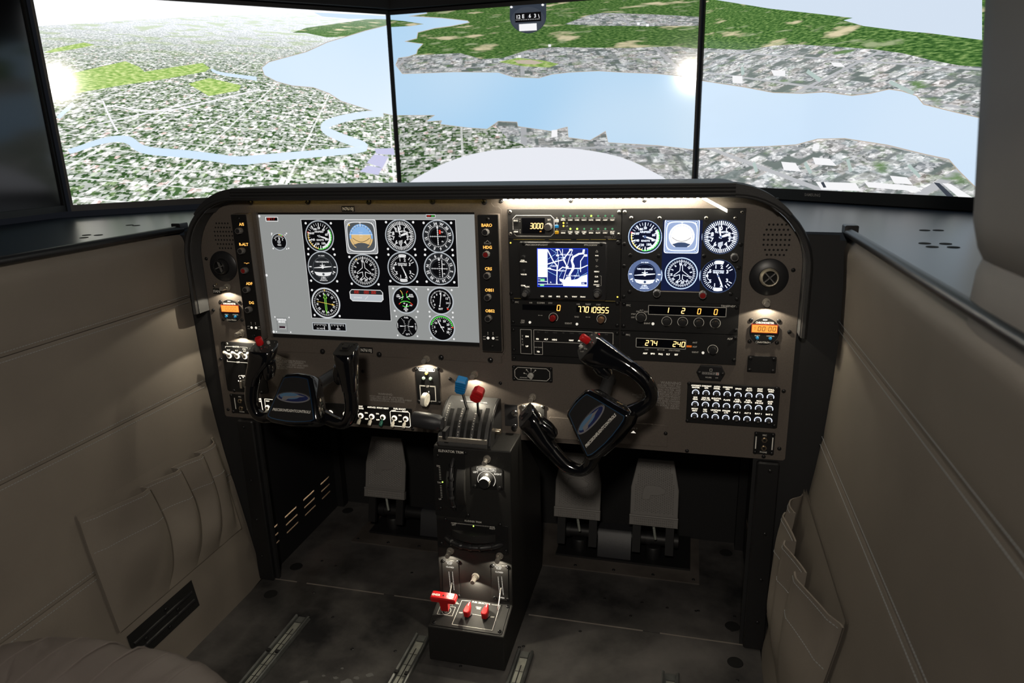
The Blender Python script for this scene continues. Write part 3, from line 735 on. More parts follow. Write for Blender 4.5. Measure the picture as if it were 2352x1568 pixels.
# ================================================================ glareshield
PXL, PXR, PZB, PZT, PRAD = -.692, .663, .471, 1.018, .135      # panel outline
def upath(off, n=12, zb=.752):
    r = PRAD + off
    return [(PXL - off, zb)] + [(PXL - off, zb + (PZT - PRAD - zb) * i / 6) for i in range(1, 6)] + arc(PXL + PRAD, PZT - PRAD, r, 180, 90, n) + arc(PXR - PRAD, PZT - PRAD, r, 90, 0, n) + [(PXR + off, zb + (PZT - PRAD - zb) * i / 6) for i in range(5, 0, -1)] + [(PXR + off, zb)]
gs = thing('glareshield', 'padded black glareshield hood curving over the instrument panel', 'glareshield', (-.015, 0, 1.03))
def sweep(b, sec, zb=.752):
    # sec: closed (offset, y) cross-section carried along the U path
    n = len(sec); rows = []
    paths = [upath(max(o, -.1), zb=zb) for o, y in sec]
    m = len(paths[0])
    for i in range(m):
        for k in range(n):
            # the roll is thicker along the top than down the sides
            b.v.append(V((paths[k][i][0], sec[k][1], paths[k][i][1])))
    for i in range(m - 1):
        for k in range(n): b.f.append([i * n + k, i * n + (k + 1) % n, (i + 1) * n + (k + 1) % n, (i + 1) * n + k]); b.fm.append(b.mi)
    b.f.append(list(range(n))); b.fm.append(b.mi); b.f.append(list(reversed(range((m - 1) * n, m * n)))); b.fm.append(b.mi)
b = MB('felt'); sweep(b, [(.001, .0), (.001, -.036), (.004, -.036), (.004, .0)]); put('lining', b, gs)
mat('hood_pad', (.018, .018, .019), .6, 0, bump=.3, bscale=500)
b = MB('hood_pad'); sweep(b, [(.004, .03), (.004, -.034), (.002, -.040), (.003, -.045), (.008, -.048), (.012, -.045), (.014, -.038), (.015, .0), (.016, .03)]); put('side_roll', b, gs)
mat('hood_top', (.075, .08, .09), .5, 0, bump=.1, bscale=400)
b = MB('hood_pad')
def toproll(z0, z1, y0, y1, x0, x1, n=5): pass
pts = [(.0265, 0), (.0315, .006), (.0315, .012), (.0285, .0165), (.020, .018)]
b.box(PXL + PRAD + .0, PXR - PRAD, -.046, .02, PZT + .004, PZT + .028)
for i in range(3): b.tube([(PXL + PRAD, -.0465, PZT + .009 + .007 * i), (PXR - PRAD, -.0465, PZT + .009 + .007 * i)], .0032, 8)
for sx, cx in ((-1, PXL + PRAD), (1, PXR - PRAD)):          # taper the thick front roll into the thin side
    for (a0, a1) in ((90, 46),):
        ang = [a0 + (a1 - a0) * i / 8 for i in range(9)]
        o = len(b.v)
        for k, a in enumerate(ang):
            ro = PRAD + .004; th = .024 - .014 * (k / 8); c = cos(radians(a)) * sx; s_ = sin(radians(a))
            for rr, yy in ((ro, -.047), (ro + th, -.047), (ro + th, .02), (ro, .02)): b.v.append(V((cx + rr * c, yy, PZT - PRAD + rr * s_)))
        for k in range(8):
            for q in range(4): b.f.append([o + k * 4 + q, o + k * 4 + (q + 1) % 4, o + (k + 1) * 4 + (q + 1) % 4, o + (k + 1) * 4 + q]); b.fm.append(b.mi)
put('front_roll', b, gs)
b = MB('hood_top')                                           # deck running back towards the middle monitor
yy = [(-.040, .0285), (.1, .026), (.27, .020)]; xs = [(PXL + .055, -.052), (PXL + .09, -.022), (PXL + PRAD, 0)] + [(PXL + PRAD + (PXR - PXL - 2 * PRAD) * i / 6, 0) for i in range(1, 6)] + [(PXR - PRAD, 0), (PXR - .09, -.022), (PXR - .055, -.052)]
for y, dz in yy:
    for x, dd in xs: b.v.append(V((x * (1 - .12 * max(0, y)), y, PZT + dz + dd + .0008)))
n = len(xs)
for i in range(2):
    for k in range(n - 1): b.f.append([i * n + k, i * n + k + 1, (i + 1) * n + k + 1, (i + 1) * n + k]); b.fm.append(0)
o = len(b.v)
for q in range(3 * n): b.v.append(b.v[q] - V((0, 0, .004)))
for i in range(2):
    for k in range(n - 1): b.f.append([o + i * n + k, o + i * n + k + 1, o + (i + 1) * n + k + 1, o + (i + 1) * n + k]); b.fm.append(0)
for k in range(n - 1):
    for r in (0, 2 * n): b.f.append([r + k, r + k + 1, o + r + k + 1, o + r + k]); b.fm.append(0)
put('deck', b, gs)
# light strips under it
glow('led_warm', (1., .91, .74), E_LED); glow('led_dim', (1., .70, .16), E_LED2)
ls = thing('led_strip', 'glowing LED strip under the right glareshield with a drooping end', 'light strip', (.27, -.012, 1.02))
tip = onY(1670, 484, -.012); kink = onY(1612, 458, -.014)
b = MB('white_plastic'); b.box(.065, kink.x, -.020, -.010, 1.0195, 1.0205); put('tape', b, ls)
b = MB('led_warm')
x = .07
while x < kink.x - .004: b.box(x, x + .0055, -.0185, -.0125, 1.0155, 1.0195); x += .0125
put('diode_row', b, ls, kind='stuff', smooth=False)
glow('led_tip', (1., .92, .70), 9.); b = MB('led_tip'); a = V((kink.x, -.014, 1.0185)); u = V((0, .0004, .0028)); w_ = V((0, .005, 0))
b.add([a - u - w_, a + u - w_, a + u + w_, a - u + w_, tip - u - w_, tip + u - w_, tip + u + w_, tip - u + w_], [(0, 1, 2, 3), (4, 5, 6, 7), (0, 1, 5, 4), (1, 2, 6, 5), (2, 3, 7, 6), (3, 0, 4, 7)])
put('drooping_end', b, ls, label='loose lit end of the strip')
l2 = thing('led_strip', 'dim yellow LED strip under the left glareshield', 'light strip', (-.25, -.012, 1.02))
b = MB('white_plastic'); b.box(-.55, .05, -.020, -.010, 1.0215, 1.0222); put('tape', b, l2)
b = MB('led_dim'); x = -.54
while x < .045: b.box(x, x + .014, -.0185, -.0145, 1.0190, 1.0215); x += .016
put('diode_row', b, l2, kind='stuff', smooth=False)
# ================================================================ instrument panel
ip = thing('dashboard', 'wide brown-grey instrument panel with rounded upper corners', 'dashboard', (-.0145, 0, .74))
outl = [(PXL, PZB + .004), (PXL + .004, PZB), (PXR - .004, PZB), (PXR, PZB + .004)] + arc(PXR - PRAD, PZT - PRAD, PRAD, 0, 90, 14) + arc(PXL + PRAD, PZT - PRAD, PRAD, 90, 180, 14)
def XZ(px, py, y=0.): p = onY(px, py, y); return (p.x, p.z)
def RC(a, c, y=0.):      # metric rectangle from two opposite photo corners on the panel
    x0, z1 = XZ(*a, y); x1, z0 = XZ(*c, y); return min(x0, x1), max(x0, x1), min(z0, z1), max(z0, z1)
def hpx(px, py, h): return abs(onY(px, py - h / 2).z - onY(px, py + h / 2).z)
def wpx(px, py, w): return abs(onY(px - w / 2, py).x - onY(px + w / 2, py).x)
def tx(b, s, px, py, h, y, ax='c', w=None, bold=.012, **k):
    x, z = XZ(px, py); b.text(s, x, z, hpx(px, py, h), y, ax, wpx(px, py, w) if w else None, bold, **k)
# removable overlay sheet that carries the left display
ov = [XZ(*p) for p in ((575, 464), (1129, 459), (1129, 469), (1134, 474), (1146, 474), (1152, 480), (1161, 806), (1155, 812), (1147, 812), (1142, 818), (1142, 832), (740, 800), (640, 796), (622, 790), (600, 600))]
x0, x1 = XZ(593, 500)[0] - .004, XZ(1129, 470)[0]; xr = XZ(1152, 500)[0]; zt = 1.0165
zc = XZ(1140, 474)[1]; zb2 = XZ(1150, 812)[1]; zb1 = XZ(1142, 832)[1]
XO0 = XZ(593, 500)[0]
ovp = [(XO0 - .02, zb1), (x1 + .012, zb1), (x1 + .012, zb2 - .006), (x1 + .018, zb2), (xr - .006, zb2), (xr, zb2 + .006), (xr, zc - .006), (xr - .006, zc), (x1 + .006, zc), (x1, zc + .006), (x1, zt), (XO0 - .02, zt)]
SX0, SX1, SZ0, SZ1 = RC((588, 488), (1102.3, 797.7)); SX0 += .001
b = MB('panel_paint'); D_ = .009      # faceplate, cut open for the display
b.prism([(PXL, PZB + .004), (PXL + .004, PZB), (SX0, PZB), (SX0, PZT)] + arc(PXL + PRAD, PZT - PRAD, PRAD, 90, 180, 14), 0, D_)
b.prism([(SX1, PZB), (PXR - .004, PZB), (PXR, PZB + .004)] + arc(PXR - PRAD, PZT - PRAD, PRAD, 0, 90, 14) + [(SX1, PZT)], 0, D_)
b.prism([(SX0, PZB), (SX1, PZB), (SX1, SZ0), (SX0, SZ0)], 0, D_); b.prism([(SX0, SZ1), (SX1, SZ1), (SX1, PZT), (SX0, PZT)], 0, D_)
put('faceplate', b, ip, smooth=False)
# built as strips round the display opening
b = MB('panel_paint')
T_ = .0022
b.prism([(XO0 - .02, SZ1), (SX1, SZ1), (SX1, zt), (XO0 - .02, zt)], -T_, 0); b.prism([(SX1, zb2), (xr - .006, zb2), (xr, zb2 + .006), (xr, zc - .006), (xr - .006, zc), (x1 + .006, zc), (x1, zc + .006), (x1, zt), (SX1, zt)], -T_, 0)
b.prism([(XO0 - .02, zb1), (x1 + .012, zb1), (x1 + .012, zb2 - .006), (x1 + .018, zb2), (x1 + .018, zb2), (SX1, zb2), (SX1, SZ0), (XO0 - .02, SZ0)], -T_, 0)
b.prism([(XO0 - .02, SZ0), (SX0, SZ0), (SX0, SZ1), (XO0 - .02, SZ1)], -T_, 0)
put('overlay_sheet', b, ip, smooth=False)
for p in ((577, 464), (708, 463), (848, 463), (994, 462), (1113, 463), (742, 806), (872, 813), (1014, 820), (1127, 826), (618, 798)): inst(SCB, 'cap_screw', ip, onY(*p) + V((0, -.0015, 0)))
screws(ip, ((1151, 462), (1311, 461), (1480, 460), (474, 594), (490, 712), (507, 824), (524, 940), (1822, 620), (1813, 762), (1800, 898), (1790, 1030), (1754, 1048), (1578, 1035), (1410, 1021), (1034, 870), (1149, 880), (833, 853), (948, 985), (976, 981)))
# speaker perforation
b = MB('black_void')
for cx, cz in ((-.623, .935), (.612, .9355)):
    for r in range(7):
        n = 5 if r in (0, 6) else (6 if r in (1, 5) else 7)
        for k in range(n): b.disc(cx + (k - (n - 1) / 2) * .0078, cz + (3 - r) * .0098, .0022, -.0003, 8)
put('speaker_holes', b, ip, kind='stuff', smooth=False)
# printed cautions on the paint
b = MB('grey_print')
def cap(): 
    global b
    put('caution_print', b, ip, smooth=False, fix=False); b = MB('grey_print')
for i, (s, h) in enumerate((('WARNING', 6.2), ('ASSURE THAT ALL', 4.2), ('CONTAMINANTS,', 4.2), ('INCLUDING WATER, ARE', 4.2), ('REMOVED FROM FUEL AND', 4.2), ('FUEL SYSTEM BEFORE FLIGHT.', 4.2), ('FAILURE TO ASSURE CONTAMINANT', 4.2), ('FREE FUEL AND HEED ALL SAFETY', 4.2), ('INSTRUCTIONS AND OWNER', 4.2), ('ADVISORIES PRIOR TO FLIGHT', 4.2), ('CAN RESULT IN BODILY INJURY', 4.2), ('OR DEATH.', 4.2))):
    tx(b, s, 1564 - .27 * i, 880.5 + 5.15 * i + (.9 if i else 0), h, -.0003, 'r')
cap()
for i, (s, h) in enumerate((('WARNING', 5.5), ('ASSURE THAT SEAT IS LOCKED IN POSITION', 3.7), ('PRIOR TO TAXI, TAKE-OFF, AND LANDING.', 3.7), ('FAILURE TO PROPERLY LATCH SEAT AND HEED', 3.7), ('SAFETY INSTRUCTIONS CAN RESULT IN BODILY', 3.7), ('INJURY OR DEATH.', 3.7))):
    tx(b, s, (646, 702, 698, 708, 700, 661)[i], (822, 830.5, 834.5, 840, 844.5, 846.5)[i] if i else 822, h, -.0003, 'r')
cap()
for i, s in enumerate(('WARNING:', 'PITOT HEAT MUST BE ON WHEN', 'OPERATING BELOW 40F IN INSTRUMENT', 'METEOROLOGICAL CONDITIONS')):
    tx(b, s, (885, 849, 849, 850)[i], 905 + (0, 5, 9.5, 14)[i] - (.0, 1, 1, 1)[i], 4.6 if not i else 3.6, -.0003, 'l' if i else 'c')
cap()
def placard(label, px, py, w, h, s):
    x, z = XZ(px, py); W2 = wpx(px, py, w) / 2; H2 = hpx(px, py, h) / 2; t = thing('placard', label, 'placard', (x, 0, z))
    b = MB('plate_black'); b.prism([(x - W2, z - H2), (x + W2, z - H2), (x + W2, z + H2), (x - W2, z + H2)], -.0034, 0 if py > 600 and px < 520 else -T_); put('tape', b, t)
    b = MB('white_print'); tx(b, s, px, py, h * .52, -.0036, w=w * .84, bold=.02); put('lettering', b, t, smooth=False, fix=False)
placard('black placard reading N7610J above the large display', 801, 479, 29, 13, 'N7610J'); placard('black placard reading N7610J below the large display', 842.5, 803, 29, 12.5, 'N7610J')
placard('black placard reading FAN at the far left', 500, 668, 17, 11.5, 'FAN')

# ---------------------------------------------------------------- dial faces drawn on displays
def palette(tag_, g, tint):
    for n, c in dict(white=(1, 1, 1), black=(.003, .003, .004), dark=(.02, .022, .025), grey=(.34, .35, .36), mid=(.10, .11, .12), yellow=(.9, .62, .12), green=(.12, .85, .10), red=(.9, .04, .02), sky=(.30, .55, .95), earth=(.88, .60, .26), lime=(.35, 1., .12), rose=(.8, .5, .45), steel=(.58, .62, .66)).items():
        glow(tag_ + n, tuple(min(1.6, a * t) for a, t in zip(c, tint)), g)
glow('b_white', (.85, .93, 1.1), 1.5); glow('b_black', (.003, .005, .022), 1.); glow('b_dark', (.008, .014, .05), 1.); glow('b_mid', (.05, .08, .17), 1); glow('b_grey', (.12, .17, .33), 1); glow('b_frame', (.36, .46, .72), 1); glow('b_sky', (.95, .97, 1.), 1.3); glow('b_earth', (1., .97, .93), 1.3)
palette('a_', .82, (1, 1, 1)); palette('b_', 1.7, (.78, .9, 1.15))
class Dial:
    def __init__(s, b, pal, x, z, r, y):
        s.b, s.p, s.x, s.z, s.r, s.y = b, pal, x, z, r, y; s.k = 0
    def L(s, m): s.k += 1; s.b.use(s.p + m); return s.y - .00005 * s.k
    def P(s, a, r): a = radians(90 - a); return (s.x + s.r * r * cos(a), s.z + s.r * r * sin(a))
    def Q(s, u, v): return (s.x + s.r * u, s.z + s.r * v)
    def disc(s, m, r=1., u=0, v=0, n=40): s.b.disc(*s.Q(u, v), r * s.r, s.L(m), n)
    def ring(s, m, r0, r1, a0=0, a1=360, n=48): s.b.ring(s.x, s.z, r0 * s.r, r1 * s.r, s.L(m), n, a0, a1)
    def ticks(s, m, n, r0, r1, w, a0=0, a1=360, skip=()):
        y = s.L(m); st = (a1 - a0) / n
        for i in range(n if a1 - a0 >= 360 else n + 1):
            if i not in skip: s.b.line(s.P(a0 + st * i, r0), s.P(a0 + st * i, r1), w * s.r, y)
    def tx(s, m, t, u, v, h, rot=0., w=None, bold=.03): q = s.Q(u, v); s.b.text(t, q[0], q[1], h * s.r, s.L(m), 'c', w * s.r if w else None, bold, radians(rot))
    def ta(s, m, t, a, r, h, rot=True): q = s.P(a, r); s.b.text(t, q[0], q[1], h * s.r, s.L(m), 'c', None, .03, radians(-a) if rot else 0)
    def line(s, m, a, c, w): s.b.line(s.Q(*a), s.Q(*c), w * s.r, s.L(m))
    def pl(s, m, pts, w, closed=False): s.b.poly([s.Q(*p) for p in pts], w * s.r, s.L(m), closed)
    def fill(s, m, pts): s.b.flat([s.Q(*p) for p in pts], s.L(m))
    def needle(s, m, a, l, w, tail=.15):
        d = radians(90 - a); n = (-sin(d), cos(d)); c = (cos(d), sin(d))
        s.fill(m, [(n[0] * w * .5 - c[0] * tail, n[1] * w * .5 - c[1] * tail), (n[0] * w + c[0] * l * .55, n[1] * w + c[1] * l * .55), (c[0] * l, c[1] * l), (-n[0] * w + c[0] * l * .55, -n[1] * w + c[1] * l * .55), (-n[0] * w * .5 - c[0] * tail, -n[1] * w * .5 - c[1] * tail)])
    def face(s, bez=True):
        if bez: s.disc('steel', 1.06); s.disc('mid', 1.0)
        s.disc('black', .955)
    def airspeed(s):
        s.face(); s.ring('white', .70, .83, 62, 168); s.ring('green', .83, .90, 60, 190); s.ring('yellow', .80, .87, 190, 285); s.ring('red', .74, .92, 284, 290, 4)
        s.ticks('white', 30, .70, .88, .025); s.ticks('white', 9, .62, .88, .05, 0, 320)
        for t, a in (('20', 0), ('40', 38), ('60', 78), ('80', 112), ('100', 152), ('120', 200), ('140', 245), ('160', 292), ('180', 330)): s.ta('white', t, a, .54, .14, False)
        s.tx('white', 'AIRSPEED', 0, .3, .11); s.tx('white', 'KNOTS', .04, -.25, .11); s.needle('white', 106, .72, .055); s.disc('grey', .09)
    def attitude(s):
        q = lambda k, e: [(k * (abs(cos(a)) ** e) * (1 if cos(a) > 0 else -1), k * (abs(sin(a)) ** e) * (1 if sin(a) > 0 else -1)) for a in [2 * pi * i / 60 for i in range(60)]]
        s.fill('white', q(1.17, .12)); s.fill('grey' if s.p == 'a_' else 'frame', q(1.13, .14)); s.fill('white', [(x, z * .97) for x, z in q(1.05, .42)]); s.fill('mid' if s.p == 'a_' else 'frame', [(x, z * .97) for x, z in q(.99, .42)])
        s.ring('sky', .74, .86, -100, 100); s.ring('earth', .74, .86, 100, 150, 12); s.ring('earth', .74, .86, 210, 260, 12)
        s.fill('sky', [(.72 * cos(radians(a)), .72 * sin(radians(a))) for a in range(12, 169, 6)]); s.fill('earth', [(.72 * cos(radians(a)), .72 * sin(radians(a))) for a in range(168, 373, 6)])
        s.line('white', (-.86, .15), (.86, .15), .03); s.ticks('white', 8, .72, .84, .03, -60, 60); s.line('white', (0, .70), (0, .9), .05)
        for k in range(4): s.line('white', (-.1 - .05 * (k % 2), -.05 + .12 * k), (.1 + .05 * (k % 2), -.05 + .12 * k), .012)
        s.pl('dark', [(-.62 + 1.24 * i / 12, -.08 - .26 * (1 - ((i - 6) / 6) ** 2)) for i in range(13)], .03)
        s.fill('mid', [(-.62, -.55), (-.25, -.42), (0, -.40), (.25, -.42), (.62, -.55), (.35, -.74), (-.35, -.74)])
        for u, v in ((-.95, .95), (.95, .95), (-.95, -.95), (.95, -.95)): s.disc('white', .07, u, v, 12); s.disc('mid', .05, u, v, 12)
        if s.p == 'a_': s.disc('yellow', .065, -.8, .8, 12)
        s.tx('white', 'AIR', 0, .96, .07)
    def altimeter(s):
        s.face(); s.ticks('white', 50, .70, .92, .045); s.ticks('white', 10, .62, .92, .06)
        for i in range(10): s.ta('white', str(i), 36 * i, .50, .22, False)
        s.tx('white', 'ALTIMETER', .05, .28, .10); s.fill('dark', [(-.12, -.3), (.12, -.3), (.16, -.52), (-.16, -.52)])
        for k in range(4): s.line('white', (-.13, -.36 - .06 * k), (.13, -.28 - .06 * k), .03)
        s.tx('white', '29.92', .62, -.04, .1); s.tx('white', '1013', -.66, .0, .1)
        s.needle('white', 348, .72, .05, .1); s.needle('white', 70, .60, .075, .1); s.disc('grey', .07)
    def vor(s, off, ang, flag):
        s.face(); s.ring('dark', .60, .93); s.ticks('white', 72, .62, .68, .015); s.ticks('white', 36, .62, .72, .022)
        for i, t in enumerate(('N', '3', '6', 'E', '12', '15', 'S', '21', '24', 'W', '30', '33')): s.ta('white', t, 30 * i + ang, .82, .17)
        s.disc('dark', .58); s.disc('black', .50); s.line('white', (-.56, 0), (.56, 0), .022)
        for i in range(-4, 5): s.line('white', (.12 * i, -.05), (.12 * i, .05), .02); s.line('white', (-.04, .13 * i), (.04, .13 * i), .03)
        s.line('white', (0 + off, -.55), (off, .55), .045); s.fill('white', [(-.07, .54), (.07, .54), (0, .74)]); s.tx('white', 'TO', .3, .28, .08); s.tx('white', 'FR', .32, -.32, .08)
        if flag: s.fill('red', [(.10, .16), (.22, .16), (.22, .42), (.10, .42)])
    def turn(s):
        s.disc('steel', 1.06); s.disc('dark' if s.p == 'a_' else 'grey', 1.); s.disc('black' if s.p == 'b_' else 'dark', .68, 0, .08); s.ring('mid', .66, .69)
        s.tx('white', 'D.C. ELEC.', 0, .78, .07); s.tx('white', 'TURN COORDINATOR', 0, .38, .09, w=.95)
        s.fill('white', [(-.62, .0), (-.1, .07), (.1, .09), (.62, .11), (.62, .065), (.1, .0), (-.1, -.015), (-.62, -.03)]); s.disc('white', .10, 0, .04, 16); s.fill('white', [(-.02, .1), (-.02, .3), (.02, .3), (.02, .1)]); s.fill('white', [(-.18, .17), (.18, .19), (.18, .15), (-.18, .13)])
        for a in (-1, 1): s.line('white', (a * .78, .06), (a * .95, .06), .07); s.line('white', (a * .72, -.22), (a * .86, -.30), .07)
        s.tx('white', 'L', -.72, -.36, .1); s.tx('white', 'R', .72, -.36, .1)
        s.fill('white', [(-.62, -.26), (-.3, -.29), (0, -.30), (.3, -.29), (.62, -.26), (.50, -.46), (.3, -.53), (0, -.55), (-.3, -.53), (-.50, -.46)]); s.disc('mid', .085, .02, -.42, 14)
        s.tx('white', '2 MIN.', 0, -.63, .08); s.tx('white', 'NO PITCH', 0, -.73, .06); s.tx('white', 'INFORMATION', 0, -.82, .055)
    PLANE = [(0, .62), (.07, .5), (.09, .18), (.46, -.12), (.46, -.20), (.10, -.08), (.08, -.36), (.22, -.48), (.20, -.56), (.05, -.52), (0, -.44)]
    def dg(s):
        s.disc('steel', 1.06); s.disc('mid', 1.); s.disc('black', .95); s.ticks('white', 72, .76, .86, .022); s.ticks('white', 36, .74, .90, .028)
        for i, t in enumerate(('N', '3', '6', 'E', '12', '15', 'S', '21', '24', 'W', '30', '33')): s.ta('white', t, 30 * i + 262, .63, .14)
        P = s.PLANE; s.pl('white', P + [(-u, v) for u, v in reversed(P)], .035, True); s.line('white', (0, .6), (0, .92), .04)
        if s.p == 'a_': s.fill('yellow', [s_ for s_ in [(-.52, .72), (-.44, .78), (-.40, .70), (-.47, .65)]])
    def vsi(s):
        s.face(); s.ticks('white', 20, .70, .86, .035, 190, 350); s.ring('white', .70, .75, -14, 18, 8); s.ring('white', .86, .90, -14, 18, 8); s.ticks('white', 12, .72, .88, .03, -14, 18); s.ring('white', .70, .75, 162, 194, 8); s.ring('white', .86, .90, 162, 194, 8); s.ticks('white', 12, .72, .88, .03, 162, 194)
        s.ticks('white', 2, .68, .88, .045, 38, 62); s.ticks('white', 2, .68, .88, .045, 118, 142)
        for t, a in (('1', -16), ('2', 18), ('3', 62), ('3', 116), ('2', 160), ('1', 198), ('.5', 236), ('.5', 300)): s.ta('white', t, a, .56, .19, False)
        s.pl('white', [(-.45, .28), (-.58, .22), (-.62, 0), (-.56, -.2), (-.42, -.25)], .03); s.disc('white', .07, -.62, 0, 10)
        s.tx('white', 'INSTANTANEOUS', 0, .30, .075, w=.62); s.tx('white', 'VERTICAL SPEED', 0, .20, .075, w=.62); s.needle('white', 156, .78, .04, .25); s.disc('grey', .06)
    def rmi(s):
        s.disc('steel', 1.06); s.disc('black', .97); s.ring('white', .96, 1.0); s.ticks('white', 72, .80, .86, .018); s.ticks('white', 36, .76, .88, .026)
        for i, t in enumerate(('N', '3', '6', 'E', '12', '15', 'S', '21', '24', 'W', '30', '33')): s.ta('white', t, 30 * i + 262, .63, .14)
        s.pl('lime', [(-.05, -.45), (-.05, .35), (-.12, .35), (0, .62), (.12, .35), (.05, .35), (.05, -.45), (0, -.62)], .035, True); s.line('lime', (0, -.62), (0, -.78), .03)
        s.line('yellow', (-.62, .10), (.55, -.10), .035); s.fill('yellow', [(.46, -.01), (.68, -.125), (.44, -.15)]); s.fill('yellow', [(-.06, .92), (.06, .92), (0, .78)])
    def engine(s):
        s.face(False); s.ring('steel', .96, 1.05); s.pl('yellow', [(-.36, .72), (-.25, .58), (-.2, .4)], .05); s.pl('green', [(-.2, .4), (-.2, .15), (-.3, 0)], .05); s.pl('red', [(.22, .68), (.12, .55)], .05); s.pl('green', [(.12, .5), (.14, .25), (.32, .06)], .05)
        s.ring('green', .48, .54, 150, 210, 12); s.pl('red', [(-.52, -.32), (-.4, -.22)], .06); s.pl('green', [(-.4, -.2), (-.15, -.1), (.15, -.1), (.4, -.2)], .06); s.pl('red', [(.4, -.2), (.55, -.34)], .06)
        for t, u, v in (('OIL', -.55, .38), ('TEMP', -.55, .25), ('FUEL', .5, .42), ('PRESS', .5, .28), ('OIL', 0, -.6), ('PRESS', 0, -.72), ('PSI', 0, -.84), ('60', -.1, -.25), ('100', .42, -.4)): s.tx('white', t, u, v, .10)
        s.line('white', (-.5, .1), (-.12, .26), .05); s.line('white', (.12, .2), (.4, .36), .05); s.line('white', (.12, -.28), (.06, -.5), .09)
    def egt(s):
        s.face(False); s.ring('steel', .96, 1.05); s.ticks('white', 40, .72, .80, .03, -135, 135); s.ticks('white', 8, .68, .82, .04, -135, 135)
        for t, a in (('0', -122), ('2', -90), ('4', -58), ('6', -28), ('8', 2), ('10', 36), ('12', 68), ('14', 104)): s.ta('white', t, a, .56, .15, False)
        s.disc('red', .07, .56, -.6, 10); s.tx('white', 'EGT', 0, -.6, .13); s.needle('white', 8, .78, .035, .45); s.disc('white', .06, -.07, -.38, 10)
    def fuel(s):
        s.face(False); s.tx('white', 'FUEL', 0, .78, .13); s.tx('white', 'QTY', .05, -.72, .13)
        for a in (-1, 1):
            for i in range(12): q = radians(-60 + 120 * i / 11); c = (a * .72, 0); s.line('white', (c[0] - a * .5 * cos(q), .78 * sin(q)), (c[0] - a * (.62 if i % 3 else .68) * cos(q), .78 * sin(q)), .03)
            s.fill('white', [(a * .62, .06), (a * .08, .0), (a * .62, -.05)]); 
            for k, ch in enumerate('LEFT' if a < 0 else 'RIGHT'): s.tx('white', ch, a * .84, .26 - .13 * k, .11)
    def rpm(s):
        s.disc('steel', 1.06); s.disc('black', .97); s.ring('green', .84, .92, -78, 82, 24); s.ring('red', .80, .93, 83, 90, 3); s.ticks('white', 24, .72, .82, .03, -130, 130)
        for t, a in (('0', -122), ('5', -86), ('10', -50), ('15', -14), ('20', 24), ('25', 62), ('30', 96), ('35', 124)): s.ta('white', t, a, .58, .16, False)
        s.tx('white', 'RPM', .05, .05, .11); s.needle('white', -28, .8, .04, .35)
    def vac(s):
        s.face(False); s.ring('steel', .97, 1.05); s.ticks('white', 8, .62, .82, .06, -55, 55); s.ring('yellow', .84, .93, 0, 20, 5); s.ring('green', .84, .93, 20, 34, 4); s.ring('red', .84, .93, 34, 42, 3)
        for t, u in (('3', -.42), ('4', 0), ('6', .5)): s.tx('white', t, u, .25 + (.22 if not u else 0), .18)
        s.needle('white', 14, .6, .07, 0); s.disc('grey', .24, 0, 0, 16); s.tx('white', 'VAC', .0, -.38, .18); s.fill('mid', [(-.6, -.68), (.6, -.68), (.4, -.86), (-.4, -.86)])

# ---------------------------------------------------------------- the large display at the left
dp = thing('instrument_display', 'large grey display at left drawing a dozen round gauges', 'display', ((SX0 + SX1) / 2, 0, (SZ0 + SZ1) / 2))
b = MB('frame_black'); b.box(SX0, SX1, .0062, .0095, SZ0, SZ1); b.box(SX0 - .004, SX1 + .004, .0095, .02, SZ0 - .004, SZ1 + .004); put('frame', b, dp)
glow('a_panel', (.285, .295, .29), .98); YS = .0060
b = MB('a_panel'); za = XZ(800, 493)[1]; zb_ = XZ(640, 767.5)[1]; b.flat([(SX0, zb_), (SX1, zb_), (SX1, za), (SX0, za)], YS); 
b.use('a_black'); b.flat([XZ(*p) for p in ((688, 504.4), (1044, 505), (1051, 660.5), (890.3, 657.7), (896, 738), (713.6, 731.4))], YS - .0001)
b.use('a_white'); 
b.poly([XZ(*p) for p in ((713.6, 731.4), (688, 504.4), (1044, 505), (1051, 660.5), (890.3, 657.7), (896, 738), (713.6, 731.4))], .0008, YS - .00015)
for p in ((592, 497), (609, 633), (625.5, 763)): b.disc(*XZ(*p), .0032, YS - .0002, 10)
q0, q1, q2, q3 = RC((1098, 741), (1101.5, 784)); b.flat([(q0, q2), (q1, q2), (q1, q3), (q0, q3)], YS - .0002)
put('screen', b, dp, smooth=False, fix=False)
def dial(name, kind, px, py, rpx, args=(), corners=True, parent=dp, pal='a_', y=YS - .0003, dots='a_white', org=None):
    x, z = XZ(px, py); r = hpx(px, py, 2 * rpx) / 2; b = MB(pal + 'black'); d = Dial(b, pal, x, z, r, y); getattr(d, kind)(*args)
    if corners:
        b.use(dots)
        for u in (-1, 1):
            for v in (-1, 1): b.disc(x + u * r * .93, z + v * r * .86, r * .08, y, 10)
    return put(name, b, parent, smooth=False, fix=False, org=(x, y, z))
dial('airspeed_dial', 'airspeed', 731, 543, 34.5); dial('attitude_dial', 'attitude', 827, 544.5, 34, corners=False); dial('altimeter_dial', 'altimeter', 917.4, 542, 36); dial('course_dial', 'vor', 1004, 543.5, 36, (0, 110, True))
dial('turn_dial', 'turn', 738.5, 615.7, 35.5); dial('heading_dial', 'dg', 833.5, 622.4, 36); dial('climb_dial', 'vsi', 923, 616.7, 35.5); dial('course_dial', 'vor', 1007.8, 617.6, 36, (.19, -78, False))
dial('bearing_dial', 'rmi', 745.7, 697, 33.5); dial('engine_dial', 'engine', 929, 690, 30); dial('temperature_dial', 'egt', 1009.7, 692.4, 30); dial('fuel_dial', 'fuel', 932.4, 750.5, 25.5); dial('rpm_dial', 'rpm', 1013, 754, 29); dial('vacuum_dial', 'vac', 638, 556, 18.8)
